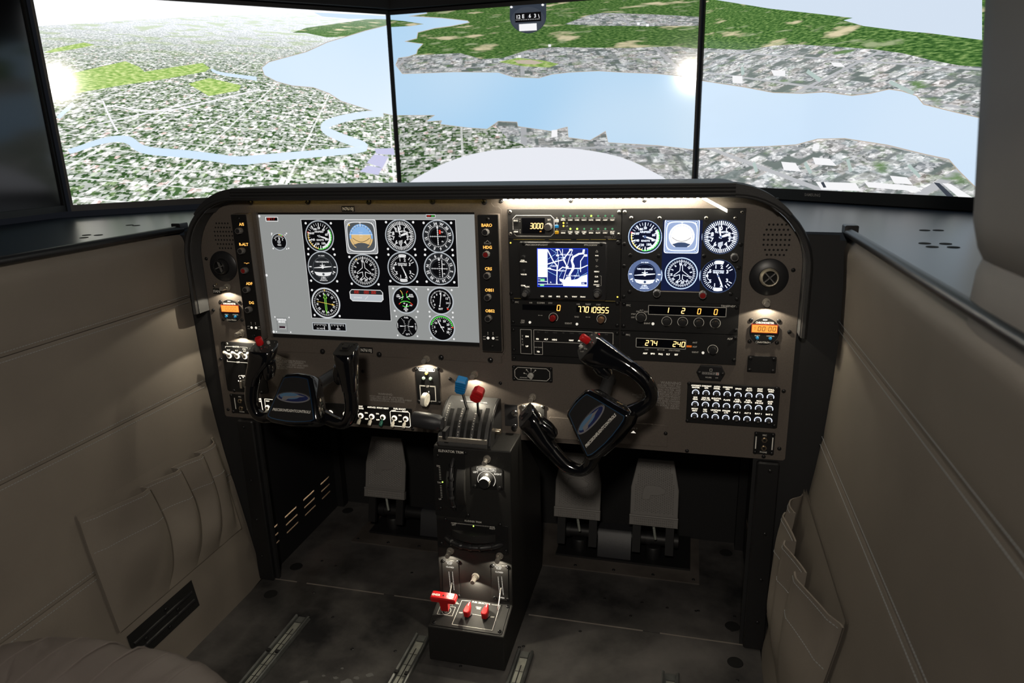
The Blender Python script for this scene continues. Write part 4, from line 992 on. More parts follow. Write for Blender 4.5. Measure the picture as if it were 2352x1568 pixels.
# read-outs in boxes
b = MB('a_white'); y = YS - .0003
def RO():
    global b
    put('readout', b, dp, smooth=False, fix=False); b = MB('a_white')
def rbox(m, a, c, yy): x0, x1, z0, z1 = RC(a, c); b.use(m); b.flat([(x0, z0), (x1, z0), (x1, z1), (x0, z1)], yy); return x0, x1, z0, z1
x0, x1, z0, z1 = RC((799.5, 665), (879, 695)); c = .006
b.use('a_white'); b.flat([(x0 + c, z0), (x1 - c, z0), (x1, z0 + c), (x1, z1 - c), (x1 - c, z1), (x0 + c, z1), (x0, z1 - c), (x0, z0 + c)], y)
b.use('a_dark'); b.flat([(x0 + .002, z0 + .017), (x1 - .002, z0 + .017), (x1 - .002, z1 - c), (x1 - c, z1 - .0015), (x0 + c, z1 - .0015), (x0 + .002, z1 - c)], y - .0001)
b.use('a_steel'); b.flat([(x0 + .002, z0 + c), (x0 + c, z0 + .0015), (x1 - c, z0 + .0015), (x1 - .002, z0 + c), (x1 - .002, z0 + .016), (x0 + .002, z0 + .016)], y - .0001)
b.use('a_red'); b.seg('00.0', x0 + .012, z0 + .0195, .0055, y - .0002); b.seg('000', x0 + .037, z0 + .0195, .0055, y - .0002); b.seg('000', x0 + .055, z0 + .0195, .0055, y - .0002)
b.use('a_white'); b.text('DISTANCE', x0 + .02, z0 + .009, .003, y - .0002); b.line((x0 + .038, z0 + .005), (x0 + .046, z0 + .013), .001, y - .0002)
RO(); rbox('a_white', (606, 498.5), (636, 509), y); x0, x1, z0, z1 = rbox('a_black', (608, 500), (634.5, 507.5), y - .0001); b.use('a_red'); b.seg('021 T', x0 + .003, z0 + .0012, .0056, y - .0002)
RO(); rbox('a_white', (976, 492.8), (998, 500.3), y); rbox('a_black', (977, 494), (997, 499.3), y - .0001); b.use('a_green'); tx(b, 'GPS', 992, 496.7, 3.2, y - .0002); b.use('a_red'); tx(b, 'NAV', 983, 496.5, 3., y - .0002)
for cx, t, ndl in ((733.5, 'DC VOLTS', 1.), (773.4, 'AMPS', 0.)):
    RO(); rbox('a_steel', (cx - 19.5, 741.5 + (cx - 733) * .03), (cx + 20, 761 + (cx - 733) * .03), y); x0, x1, z0, z1 = rbox('a_black', (cx - 18, 743 + (cx - 733) * .03), (cx + 18.5, 759.5 + (cx - 733) * .03), y - .0001); b.use('a_white')
    for i in range(9): b.line((x0 + .004 + .0038 * i, z1 - .001), (x0 + .004 + .0038 * i, z1 - (.004 if i % 2 else .006)), .0011, y - .0002)
    b.text(t, (x0 + x1) / 2, z0 + .0035, .003, y - .0002); b.line(((x0 + x1) / 2 + ndl * .01, z0 + .001), ((x0 + x1) / 2 + ndl * .01, z1 - .005), .0013, y - .0002)
RO(); x0, x1, z0, z1 = RC((628, 729), (662, 764.5)); b.use('a_mid'); b.frame(x0 + .004, x1 - .004, z0 + .003, z1 - .002, .0007, y); b.use('a_white'); b.text('PARKING', (x0 + x1) / 2, z1 - .006, .0042, y - .0001, bold=.06); b.text('BRAKE', (x0 + x1) / 2, z1 - .0115, .0042, y - .0001, bold=.06)
b.flat([(x0 + .0105, z0 + .009), (x1 - .0085, z0 + .009), (x1 - .0085, z0 + .0145), (x0 + .0105, z0 + .0145)], y - .0001); glow('a_plum', (.03, .012, .02)); b.use('a_plum'); b.flat([(x0 + .0095, z0 + .0098), (x1 - .0095, z0 + .0098), (x1 - .0095, z0 + .0150), (x0 + .0095, z0 + .0150)], y - .0002)
RO(); b.use('a_white')
for p in ((628.5, 729), (661, 730), (632, 763), (665, 764), (621, 536.5), (655, 536.5), (624.5, 571), (660, 571)): b.disc(*XZ(*p), .0019, y - .0002, 8)
put('drawn_screw', b, dp, smooth=False, fix=False, kind='stuff')

# ---------------------------------------------------------------- knob helpers
def knurl(m, r, h, n=24, cap='knob_black', cr=.72):
    b = MB(m); prof = [(r, 0), (r, h * .88), (r * .9, h)]; N_ = n * 2; vs = []; ix = []
    for rr, hh in prof:
        ix.append(range(len(vs), len(vs) + N_)); vs += [((rr * (1 if i % 2 else .93)) * cos(2 * pi * i / N_), -hh, (rr * (1 if i % 2 else .93)) * sin(2 * pi * i / N_)) for i in range(N_)]
    fs = [(a[i], c[i], c[(i + 1) % N_], a[(i + 1) % N_]) for a, c in zip(ix, ix[1:]) for i in range(N_)] + [tuple(ix[-1])]
    b.add(vs, fs); b.use(cap); b.lathe([(r * cr, h * 1.002), (r * cr * .8, h * 1.01), (0, h * 1.01)], n=16); return b
ORG = ('text_orange', (1., .48, .10), 1.5); glow(*ORG); glow('text_backlit', (1., .90, .72), 1.5); glow('text_soft', (1., .93, .80), .8); glow('digit_amber', (1., .42, .08), 2.2); glow('digit_bright', (1., .62, .22), 2.6); glow('led_green', (.5, 1., .12), 2.4); glow('led_green_off', (.12, .42, .20), .9); glow('led_amber', (1., .75, .1), 1.6); glow('led_red', (.9, .05, .07), .8)
KN1 = knurl('knob_grey', .0074, .013, 9).mesh('knob'); KN1R = knurl('knob_grey', .0074, .013, 9, 'red_dark').mesh('knob')
def knob_strip(label, xa, xb, zt_, zb_, dep, items, dots):
    t = thing('knob_panel', label, 'control panel', ((xa + xb) / 2, 0, (zt_ + zb_) / 2), 'knob strips beside the large display')
    b = MB('panel_paint'); b.prism(rrect(xa, xb, zb_, zt_, .002, 2), -dep, 0); put('housing', b, t)
    b = MB('plate_black'); b.prism(rrect(xa + .0012, xb - .0012, zb_ + .0012, zt_ - .0012, .002, 2), -dep - .0015, -dep); put('front_plate', b, t)
    lt = MB('text_orange'); lw = MB('white_print'); yf = -dep - .0018
    for s, lp, kp, red in items:
        p = onY(*lp, yf)
        if s == '~plane': lt.add([(p.x + u * .001, yf, p.z + v * .001) for u, v in ((-7, 1), (-2, 1), (-1, -1), (1, -1), (2, 1), (7, 1), (7, 1.8), (2, 1.8), (1, .4), (-1, .4), (-2, 1.8), (-7, 1.8))], [tuple(range(12))])
        else: lt.text(s, p.x, p.z, .0062, yf, bold=.03)
        put('legend', lt, t, smooth=False, fix=False); lt = MB('text_orange')
        k = onY(*kp, -dep - .007); inst(KN1R if red else KN1, 'knob', t, (k.x, -dep - .0014, k.z))
    if dots[2]:
        p = onY(*dots[2], yf); lw.poly([(p.x + u * .001, p.z + v * .001) for u, v in ((-7, -3), (7, -3), (7, 0), (4, 0), (0, 4.5), (-4, 0), (-7, 0))], .0008, yf, True)
    lw2 = MB('text_soft')
    for i, d in enumerate(dots[:2]):
        p = onY(*d, yf); lw2.disc(p.x, p.z, .0032, yf, 12); lw.line((p.x, p.z + .007), (p.x, p.z + .014), .0009, yf); lw.line((p.x - .001, p.z + .0125), (p.x + .001, p.z + .0125), .0015, yf)
        sx = -1 if i == 0 else 1; lw.text('ADF', p.x + sx * .0085, p.z + .0028, .0022, yf); lw.text('VOR', p.x + sx * .0085, p.z - .003, .0022, yf)
    put('marking', lw, t, smooth=False, fix=False, kind='stuff'); put('selector_light', lw2, t, smooth=False, fix=False, kind='stuff')
    for z in (zt_ - .010, zb_ + .012): inst(SCR, 'screw', t, ((xa + xb) / 2, -dep - .0012, z))
knob_strip('narrow knob strip left of the large display, with A/S at the top', -.578, -.5365, .9885, .688, .026,
           [('A/S', (554.6, 514.8), (549.5, 530), 0), ('R-ALT', (559.8, 561), (555, 576), 0), ('~plane', (566.6, 605), (562, 621), 1), ('ADF', (572.3, 651), (566.5, 665), 0), ('DG', (577.6, 695), (571.5, 711), 0)], ((578, 752), (588, 752.5), None))
knob_strip('narrow knob strip right of the large display, with BARO at the top', .0115, .058, .9865, .686, .018,
           [('BARO', (1118, 517), (1115.5, 533), 0), ('HDG', (1119.7, 567.7), (1117, 584), 1), ('CRS', (1121.8, 617), (1119, 633), 0), ('OBS1', (1124, 666), (1120.5, 683), 0), ('OBS2', (1125.5, 713.7), (1122, 731), 0)], ((1121, 776), (1132.7, 776.5), (1119.7, 556.5)))
# ================================================================ radio stacks
def unit(name, label, cat, a, c, th=.0035, m='plate_black', group=None):
    x0, x1, z0, z1 = RC(a, c); t = thing(name, label, cat, ((x0 + x1) / 2, 0, (z0 + z1) / 2), group)
    b = MB(m); b.prism([(x0, z0), (x1, z0), (x1, z1), (x0, z1)], -th, 0, bev=.0006); put('faceplate', b, t)
    t['_'] = 0; del t['_']; return t, (x0, x1, z0, z1)
def letters(t, m, items, y, name='lettering', h=4.2, bold=.012, stuff=True):
    b = MB(m)
    for it in items:
        s, px, py = it[:3]; hh = it[3] if len(it) > 3 else h; tx(b, s, px, py, hh, y, it[4] if len(it) > 4 else 'c', it[5] if len(it) > 5 else None, bold)
    return put(name, b, t, smooth=False, fix=False, kind='stuff' if stuff and len(items) > 1 else None)
def window(t, a, c, y, m='black_gloss', d=.0006, name='window'):
    x0, x1, z0, z1 = RC(a, c); b = MB(m); b.box(x0, x1, y - d, y, z0, z1); put(name, b, t, smooth=False); return x0, x1, z0, z1
def dial_knob(t, px, py, r, h, m='knob_black', cap='knob_black', n=14, y=-.0035, collar=None, ringm=None, rr=1.35, gap=True):
    x, z = XZ(px, py)
    if ringm: b = MB(ringm); b.ring(x, z, r * rr, r * rr + .0011, y - .0003, 28, -140 if gap else 0, 140 if gap else 360); put('index_ring', b, t, smooth=False, fix=False)
    if collar: b = MB(m); b.lathe([(collar, 0), (collar, .006), (collar * .92, .0075), (0, .0075)], T=tr(x, y, z), n=22); put('outer_knob', b, t)
    b = knurl(m, r, h, n, cap); o = put('knob', b, t, local=True); o.location = V((x, y, z)) - t.location; return o
TH = .0035; YF = -TH - .0003
S_L = XZ(1166, 479)[0]; S_M = XZ(1427, 600)[0]; S_R = XZ(1713, 490)[0]; S_T = XZ(1300, 479)[1]
def unit2(name, label, cat, x0, x1, zt_, zb_, m='plate_black', th=TH):
    t = thing(name, label, cat, ((x0 + x1) / 2, 0, (zt_ + zb_) / 2)); b = MB(m); b.prism([(x0 + .0004, zb_ + .0004), (x1 - .0004, zb_ + .0004), (x1 - .0004, zt_ - .0004), (x0 + .0004, zt_ - .0004)], -th, 0, bev=.0006); put('faceplate', b, t); return t
Z1 = XZ(1300, 549)[1]; Z2 = XZ(1290, 690.5)[1]; Z3 = XZ(1290, 752)[1]; Z4 = XZ(1290, 818)[1]; Z5 = XZ(1300, 834)[1]
# audio panel with altitude read-out
t = unit2('audio_panel', 'audio panel with rows of green lamps at the top of the radio stack', 'radio', S_L, S_M, S_T, Z1, 'plate_dark')
x0, x1, z0, z1 = RC((1178.8, 494), (1273.7, 542)); b = MB('white_print'); b.frame(x0, x1, z0, z1, .0011, YF, .007); put('outline', b, t, smooth=False)
x0, x1, z0, z1 = window(t, (1199.3, 499.7), (1252.5, 535.7), YF)
b = MB('digit_bright'); b.seg('3000', XZ(1218.5, 520)[0], XZ(1219, 524)[1], .0108, YF - .001, pitch=.0073, w=.0048); put('digits', b, t, smooth=False, fix=False)
letters(t, 'digit_amber', [('FT', 1243, 531, 2.6)], YF - .001, 'unit_mark')
letters(t, 'white_print', [('SET', 1262, 504, 3.4), ('V', 1195, 503, 3), ('S', 1195, 508, 3), ('A', 1195.6, 527, 3), ('L', 1195.6, 530.5, 3), ('T', 1195.6, 534, 3), ('A', 1279.8, 500, 3), ('O', 1279.8, 513.5, 3), ('M', 1279.8, 526.5, 3), ('HI', 1303, 511.6, 3), ('LO', 1303, 518.4, 3)], YF)
dial_knob(t, 1261.7, 519.6, .0078, .017, 'knob_grey', 'knob_grey', 12, collar=None)
for px, py, m in ((1279.8, 506.5, 'knob_pale'), (1279.8, 519, 'blue_plastic'), (1279.8, 533, 'led_amber')):
    x, z = XZ(px, py); b = MB(m if m != 'led_amber' else 'brass')
    if m == 'led_amber': mat('amber_cap', (.75, .40, .02), .3); b = MB('amber_cap')
    b.prism(rrect(x - .0037, x + .0037, z - .0034, z + .0034, .0012, 2), -TH - .004, -TH, bev=.0008); put('marker_lamp', b, t)
LX = (1294.6, 1310.7, 1326.3, 1342.4, 1358.5, 1374.5, 1390.8, 1407); r1 = ('MUTE', 'COM1', 'COM2', 'NAV1', 'NAV2', 'DME', 'ADF', 'TEST'); r2 = ('SENS', 'COM1', 'COM2', 'COM3', 'SPKR', 'PILOT', 'COPLT', 'SPLIT')
for i, px in enumerate(LX):
    for row, (ly, by, s) in enumerate(((495.3, 503.8, r1[i]), (525, 533.2, r2[i]))):
        x, z = XZ(px, by); b = MB('plate_dark'); b.prism(rrect(x - .0058, x + .0058, z - .0038, z + .0038, .0008, 2), -TH - .0022, -TH, bev=.0007); bt = put('button', b, t, org=(x, -TH, z))
        b = MB('text_backlit'); b.text(s, x, z - (.0005 if row == 0 or i in (0, 4, 5, 6) else -.0012), .0027, -TH - .0025, w=.0088, bold=.02)
        if row == 1 and i in (1, 2, 3, 7): b.text('MIC' if i < 7 else 'COM', x, z - .0021, .0022, -TH - .0025, bold=.02)
        if row == 0 and i == 0: b.text('MKR', x, z + .0022, .0022, -TH - .0025, bold=.02)
        put('legend', b, bt, smooth=False, fix=False)
        if row and not i: continue
        on = (row, i) in ((0, 4), (1, 1), (1, 2)); x, z = XZ(px, ly); b = MB('led_green' if on else 'led_green_off'); b.lathe([(.0021, 0), (.0018, .0012), (0, .0018)], T=tr(x, -TH, z), n=10); put('lamp', b, t)
for py, m in ((511.6, 'led_amber'), (518.4, 'led_amber')): x, z = XZ(1295, py); b = MB(m); b.lathe([(.0021, 0), (.0018, .0012), (0, .0018)], T=tr(x, -TH, z), n=10); put('lamp', b, t)
for py, s in ((505.8, 'ENG'), (531, 'ARM')):
    x, z = XZ(1186, py); b = MB('plate_dark'); b.prism(rrect(x - .0062, x + .0058, z - .0042, z + .0042, .0008, 2), -TH - .002, -TH, bev=.0006); bt = put('button', b, t, org=(x, -TH, z)); b = MB('text_backlit'); b.text(s, x, z, .0032, -TH - .0023, bold=.02); put('legend', b, bt, smooth=False, fix=False)
b = MB('grey_print'); tx(b, 'PRECISION', 1396, 543.2, 2.6, YF, w=15, shear=.3); tx(b, 'FLIGHT', 1401, 546.5, 2.6, YF, w=10, shear=.3); x, z = XZ(1410, 543); b.ring(x, z, .0026, .0031, YF, 20); put('logo', b, t, smooth=False, fix=False)
screws(t, ((1171.5, 486.5), (1173, 537), (1422, 487), (1421.5, 538.5)), -TH, SCS)
# GPS navigator
t = unit2('gps_navigator', 'GPS navigator with a lit blue moving-map screen', 'navigator', S_L, S_M, Z1, Z2)
x0, x1, z0, z1 = RC((1194.4, 553), (1393.4, 688.5)); YG = -.0125
b = MB('black_satin'); b.prism(rrect(x0, x1, z0, z1, .004, 3), YG, -TH, bev=.002); put('body', b, t)
letters(t, 'white_print', [('PRECISIONFLIGHT', 1235, 560, 3.6, 'c', 52), ('PFC530W', 1359, 560.5, 3.6, 'c', 30)], YG - .0003, 'brand_print', bold=.02)
glow('map_blue', (.012, .022, .16), 1.2); glow('map_rim', (.02, .06, .8), 1.2); glow('map_white', (.86, .92, 1.1), 1.5); glow('map_cyan', (.35, .65, 1.), 1.2); glow('map_green', (.25, .9, .35), 1.)
def MP(u, v): return onY(1150 + u * .15306, 440 + v * .15306, YG)
b = MB('map_rim'); y = YG - .0004
def mp(m, pts, k): b.use(m); b.flat([(q.x, q.z) for q in (MP(*p) for p in pts)], y - .0001 * k)
def mpl(m, pts, w, k): b.use(m); b.poly([(q.x, q.z) for q in (MP(*p) for p in pts)], w, y - .0001 * k)
mp('map_rim', [(545, 848), (1310, 852), (1312, 1435), (552, 1428)], 0); mp('map_blue', [(556, 858), (1300, 862), (1302, 1424), (562, 1418)], 1); mp('map_white', [(556, 860), (702, 862), (705, 1275), (560, 1270)], 2)
for v in (985, 1112): mpl('map_cyan', [(556, v), (703, v)], .0006, 3)
for q, w in (([(705, 875), (790, 1040), (850, 1115), (840, 1385)], .0022), ([(705, 1085), (820, 1050), (940, 1020), (1000, 1130), (990, 1150)], .0020), ([(705, 1150), (830, 1180), (870, 1180), (930, 1130), (1000, 1150), (1200, 1150), (1300, 1105)], .0020), ([(850, 870), (870, 1060), (840, 1250), (850, 1385)], .0010), ([(1080, 870), (1030, 1000), (990, 1150), (920, 1385)], .0012), ([(930, 865), (930, 960), (980, 1080)], .0012), ([(1260, 950), (1200, 1040), (1200, 1200)], .0016), ([(880, 865), (920, 950)], .0012), ([(1050, 870), (960, 990)], .0022)): mpl('map_white', q, w, 3)
for q in ([(750, 860), (840, 920)], [(710, 1010), (830, 930)], [(720, 1140), (870, 990), (960, 980)], [(705, 1190), (840, 1260)], [(1150, 1150), (1180, 1280), (1300, 1215)], [(1100, 1320), (1200, 1120)], [(880, 1280), (940, 1160)]): mpl('map_cyan', q, .0007, 3)
mp('map_white', [(1235, 865), (1265, 865), (1255, 935), (1180, 945), (1100, 990), (1085, 1050), (1110, 1110), (1105, 1160), (1060, 1230), (1030, 1275), (1020, 1240), (1070, 1150), (1070, 1100), (1050, 1030), (1075, 970), (1170, 920), (1225, 915)], 4)
mp('map_white', [(880, 1300), (960, 1320), (990, 1280), (1050, 1270), (1060, 1325), (1150, 1310), (1210, 1270), (1300, 1240), (1300, 1420), (940, 1415), (935, 1365), (890, 1340)], 4); mp('map_blue', [(1210, 1355), (1292, 1355), (1292, 1392), (1210, 1390)], 5); mp('map_green', [(598, 1305), (660, 1305), (660, 1340), (598, 1340)], 3); mp('map_green', [(592, 1392), (652, 1392), (652, 1415), (592, 1415)], 3); mp('map_white', [(1248, 940), (1300, 940), (1300, 972), (1248, 972)], 4)
for q in ([(560, 1278), (700, 1278)], [(562, 1308), (596, 1308)], [(562, 1340), (700, 1345)], [(700, 1275), (705, 1388)], [(562, 1385), (930, 1390)]): mpl('map_white', q, .0010, 4)
for s, u, v in (('WOODBRIDGE', 985, 945), ('KLDJ', 945, 995), ('FORDS', 795, 1115), ('SOUTH AMBOY', 1085, 1260), ('KEARNY', 930, 1185), ('NK', 1240, 1374), ('SL', 755, 1358)):
    q = MP(u, v); b.use('map_white'); b.text(s, q.x, q.z, .0028, y - .0006)
for u, v in ((850, 870), (855, 955), (1050, 870), (735, 1152), (998, 1130)): mp('map_white', [(u - 22, v - 12), (u + 22, v - 12), (u + 22, v + 12), (u - 22, v + 12)], 4)
put('map_screen', b, t, smooth=False, fix=False)
letters(t, 'text_backlit', [('CDI', 1248, 677.2, 3), ('OBS', 1266.3, 677.5, 3), ('MSG', 1284.7, 677.8, 3), ('FPL', 1303, 678, 3), ('VNAV', 1321.7, 678.2, 3), ('PROC', 1340.9, 678.6, 3), ('RNG', 1372.7, 584.6, 2.4), ('MENU', 1372.2, 621, 2.8), ('CLR', 1372, 632.5, 3), ('ENT', 1371.6, 643.6, 3.4), ('DEFAULT', 1372, 651, 2.2), ('NAV', 1375, 654.5, 2.2), ('COM', 1203.5, 595.5, 2.6), ('PWR/VOL', 1205.5, 598.6, 2.6), ('VOL/ID', 1206, 627.5, 3), ('COM', 1204.5, 652.8, 3), ('VLOC', 1213.5, 655.5, 3)], YG - .0003, 'legend', bold=.02)
b = MB('white_print')
for py, s in ((574.7, 1), (595.4, -1)): x, z = XZ(1372.7, py); b.poly([(x - .0025, z - .002 * s), (x + .0025, z - .002 * s), (x, z + .0026 * s)], .0007, YG - .0003, True)
x, z = XZ(1372.7, 609); b.ring(x - .0008, z, .0012, .0018, YG - .0003, 12); b.line((x, z), (x + .0032, z), .0007, YG - .0003)
x, z = XZ(1382, 642); b.poly([(x - .002, z + .0105), (x + .0005, z + .0105), (x + .0005, z - .0105), (x - .002, z - .0105)], .0006, YG - .0003); put('marking', b, t, smooth=False, fix=False, kind='stuff')
for px, py in ((1205.9, 587.7), (1205.9, 619.8)): dial_knob(t, px, py, .0042, .010, 'knob_black', 'knob_black', 8, YG)
for px, py in ((1212, 669), (1374.5, 670)): dial_knob(t, px, py, .0072, .019, 'knob_black', 'knob_grey', 10, YG, .0098)
for p in ((1203, 559), (1381, 560.5)): inst(SCR, 'screw', t, onY(*p, YG))
screws(t, ((1174, 674), (1421, 557.5), (1420, 556)), -TH); x, z = XZ(1173.7, 557); b = MB('led_amber'); b.lathe([(.0018, 0), (.0014, .001), (0, .0013)], T=tr(x, -TH, z), n=8); put('lamp', b, t); x, z = XZ(1418.7, 681); b = MB('led_amber'); b.lathe([(.0018, 0), (.0014, .001), (0, .0013)], T=tr(x, -TH, z), n=8); put('lamp', b, t)
mat('glint_brass', (.7, .55, .15), .4, .8)
b = MB('glint_brass')  # slits of light between the units, put in as brass-coloured strips
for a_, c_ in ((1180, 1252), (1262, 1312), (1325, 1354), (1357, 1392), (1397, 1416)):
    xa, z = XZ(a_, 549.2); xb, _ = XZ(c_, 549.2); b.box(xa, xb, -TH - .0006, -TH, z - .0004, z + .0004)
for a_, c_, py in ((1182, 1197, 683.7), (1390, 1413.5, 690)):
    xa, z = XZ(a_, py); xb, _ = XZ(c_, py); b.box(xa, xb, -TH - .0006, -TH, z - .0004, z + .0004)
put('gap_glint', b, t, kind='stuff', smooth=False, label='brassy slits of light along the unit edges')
# COMM / NAV radio
t = unit2('nav_comm_radio', 'black COMM and NAV radio with amber digits below the GPS', 'radio', S_L, S_M, Z2, Z3)
letters(t, 'white_print', [('PFC', 1188.2, 692.8, 3.6), ('USE', 1220, 694, 3), ('COMM', 1242.9, 694.4, 4), ('STBY', 1265, 695, 3), ('USE', 1328.6, 697.3, 3), ('NAV', 1351.5, 697.5, 4), ('STBY', 1375, 698.6, 3), ('ON', 1201.5, 734.8, 3.6), ('OFF', 1201, 739.4, 3.6), ('IDENT', 1306.3, 741.4, 3.8), ('RAD', 1325.4, 726.3, 3.4)], YF)
window(t, (1200.8, 697.6), (1287.8, 713), YF); window(t, (1325, 701), (1400, 717.5), YF)
xq, zq = XZ(1280, 711.8); b = MB('digit_amber'); b.seg('0', xq, zq, .0118, YF - .001, w=.0062); put('digits', b, t, smooth=False, fix=False)
xq, zq = XZ(1327.5, 715); b = MB('digit_bright'); b.seg('7.70', xq, zq, .0118, YF - .001, pitch=.0085, w=.0055); put('digits', b, t, smooth=False, fix=False)
xq, zq = XZ(1353, 716); b = MB('digit_bright'); b.seg('109.55', xq, zq, .0118, YF - .001, pitch=.0088, w=.0058); put('digits', b, t, smooth=False, fix=False)
dial_knob(t, 1271.8, 727.6, .0068, .015, 'red_dark', 'red_dark', 10, ringm='white_print'); mat('knob_brown', (.16, .085, .045), .4); dial_knob(t, 1381.9, 731.4, .0068, .015, 'knob_brown', 'knob_brown', 10, ringm='white_print')
b = MB('text_soft')
for p in ((1218, 739), (1325.8, 743)): x, z = XZ(*p); b.lathe([(.0028, 0), (.0026, .002), (0, .0024)], T=tr(x, -TH, z), n=12)
put('push_button', b, t, kind='stuff')
b = MB('white_print')
for p in ((1241.8, 723), (1350.9, 727)): x, z = XZ(*p); b.line((x - .004, z), (x + .004, z), .0006, YF); b.flat([(x - .0052, z), (x - .003, z + .0013), (x - .003, z - .0013)], YF); b.flat([(x + .0052, z), (x + .003, z + .0013), (x + .003, z - .0013)], YF)
put('marking', b, t, smooth=False, fix=False, kind='stuff'); screws(t, ((1178, 692), (1178.5, 739), (1418, 697), (1417.5, 747)), -TH)
# autopilot
t = unit2('autopilot', 'black autopilot panel with white outlines and glowing mode names', 'radio', S_L, S_M, Z3, Z4)
b = MB('white_print')
x0, x1, z0, z1 = RC((1196, 755), (1222.2, 811.5)); b.frame(x0, x1, z0, z1, .001, YF)
x0, x1, z0, z1 = RC((1226.8, 756), (1408.3, 790.2)); b.frame(x0, x1, z0, z1, .001, YF); x2 = XZ(1246.8, 800)[0]; z2 = XZ(1240, 812.8)[1]; b.poly([(x0, z0), (x0, z2), (x2, z2), (x2, z0)], .001, YF)
put('outline', b, t, smooth=False, fix=False)
letters(t, 'text_backlit', [(s, 1150 + u * .12755, 660 + v * .12755, 3.4) for s, u, v in (('FD', 670, 919), ('ALT', 822, 923), ('HDG', 975, 932), ('NAV', 1278, 943), ('APR', 1432, 950), ('BC', 1587, 957), ('AP', 1898, 957), ('ENG', 1898, 982), ('YD', 682, 1147), ('DN', 482, 873), ('UP', 482, 1050))], YF, 'legend', bold=.03)
letters(t, 'white_print', [(s, 1150 + u * .12755, 660 + v * .12755, h) for s, u, v, h in (('T', 398, 868, 4), ('R', 399, 920, 4), ('I', 401, 973, 4), ('M', 402, 1022, 4), ('TEST', 1740, 965, 3), ('YAW DAMP', 682, 1068, 2.4), ('AUTOPILOT', 1930, 1203, 4.4))], YF)
letters(t, 'dim_print', [(s, 1150 + u * .12755, 660 + v * .12755, 3) for s, u, v in (('FD', 683, 795), ('ALT', 830, 797), ('HDG', 983, 803), ('GS', 1133, 807), ('NAV', 1288, 815), ('APR', 1440, 822), ('BC', 1590, 828), ('ON', 1905, 838))], YF, 'unlit_legend')
x, z = XZ(1373, 767); b = MB('led_red'); b.flat([(x - .005, z - .002), (x + .005, z - .002), (x + .005, z + .002), (x - .005, z + .002)], YF); put('warning_flag', b, t, smooth=False, fix=False)
screws(t, ((1178.8, 757), (1180, 803), (1417, 765.5), (1416.5, 813)), -TH)
t = unit2('blank_plate', 'narrow black blank plate at the foot of the radio stack', 'plate', S_L, S_M, Z4, Z5); screws(t, ((1180.4, 822), (1417, 833)), -TH)
# ---------------------------------------------------------------- right stack
Z6 = XZ(1560, 693)[1]; Z7 = XZ(1560, 763)[1]; Z8 = XZ(1560, 831.5)[1]
t = thing('backup_gauges', 'black plate with six glowing blue-white round gauges', 'instrument', ((S_M + S_R) / 2, 0, (S_T + Z6) / 2))
GP = dict(a=(1481.7, 543.3, 38.5), v=(1655.5, 543.8, 39.5), t=(1481, 631.5, 37.5), c=(1649.5, 633.3, 39))
x0, x1, z0, z1 = RC((1523.5, 504.7), (1606.5, 668.6)); bb_ = MB('plate_black')
# the plate is cut from bands so that the two round pairs and the tall window stay open
def plate_hole(b, X0, X1, Zb, Zt, holes, y0, y1, n=28):
    # rectangle with one round hole, as fan quads between hole and border
    cx, cz, r = holes; vs = []; m = n
    for i in range(m):
        a = 2 * pi * i / m; c, s_ = cos(a), sin(a)
        k = min(((X1 - cx) / c if c > 1e-6 else ((X0 - cx) / c if c < -1e-6 else 1e9)), ((Zt - cz) / s_ if s_ > 1e-6 else ((Zb - cz) / s_ if s_ < -1e-6 else 1e9)))
        vs += [(cx + r * c, y0, cz + r * s_), (cx + k * c, y0, cz + k * s_), (cx + r * c, y1, cz + r * s_)]
    fs = []
    for i in range(m):
        j = (i + 1) % m; a1 = 2 * pi * i / m; a2 = 2 * pi * (i + 1) / m
        extra = None
        for X, Z in ((X1, Zt), (X0, Zt), (X0, Zb), (X1, Zb)):
            an = math.atan2(Z - cz, X - cx) % (2 * pi)
            if a1 < an < a2: extra = (X, Z)
        if extra: vs.append((extra[0], y0, extra[1])); fs.append((3 * i, 3 * i + 1, len(vs) - 1, 3 * j + 1, 3 * j))
        else: fs.append((3 * i, 3 * i + 1, 3 * j + 1, 3 * j))
        fs.append((3 * i, 3 * j, 3 * j + 2, 3 * i + 2))
    b.add(vs, fs)
YB = -.006; zm = XZ(1480, 588)[1]; y = YB
for k, (px, py, r) in GP.items():
    cx, cz = XZ(px, py); rr = hpx(px, py, 2 * r) / 2; XA, XB = (S_M, x0) if px < 1560 else (x1, S_R)
    plate_hole(bb_, XA, XB, zm if py < 600 else Z6, S_T if py < 600 else zm, (cx, cz, rr), YB, -.0008)
bb_.use('plate_black'); bb_.box(x0, x1, YB, -.0008, z1, S_T); bb_.box(x0, x1, YB, -.0008, Z6, z0); bb_.box(S_M, S_M + .0006, YB, 0, Z6, S_T); bb_.box(S_R - .0006, S_R, YB, 0, Z6, S_T); bb_.box(S_M, S_R, YB, 0, S_T - .0006, S_T)
put('faceplate', bb_, t, smooth=False)
b = MB('b_black'); b.flat([(S_M + .002, Z6 + .002), (S_R - .002, Z6 + .002), (S_R - .002, S_T - .002), (S_M + .002, S_T - .002)], -.0009); glow('b_column', (.006, .011, .045), 1.); b.use('b_column'); b.flat([(x0, z0), (x1, z0), (x1, z1), (x0, z1)], -.0010); put('screen', b, t, smooth=False, fix=False)
kw = dict(corners=False, parent=t, pal='b_', y=-.0012)
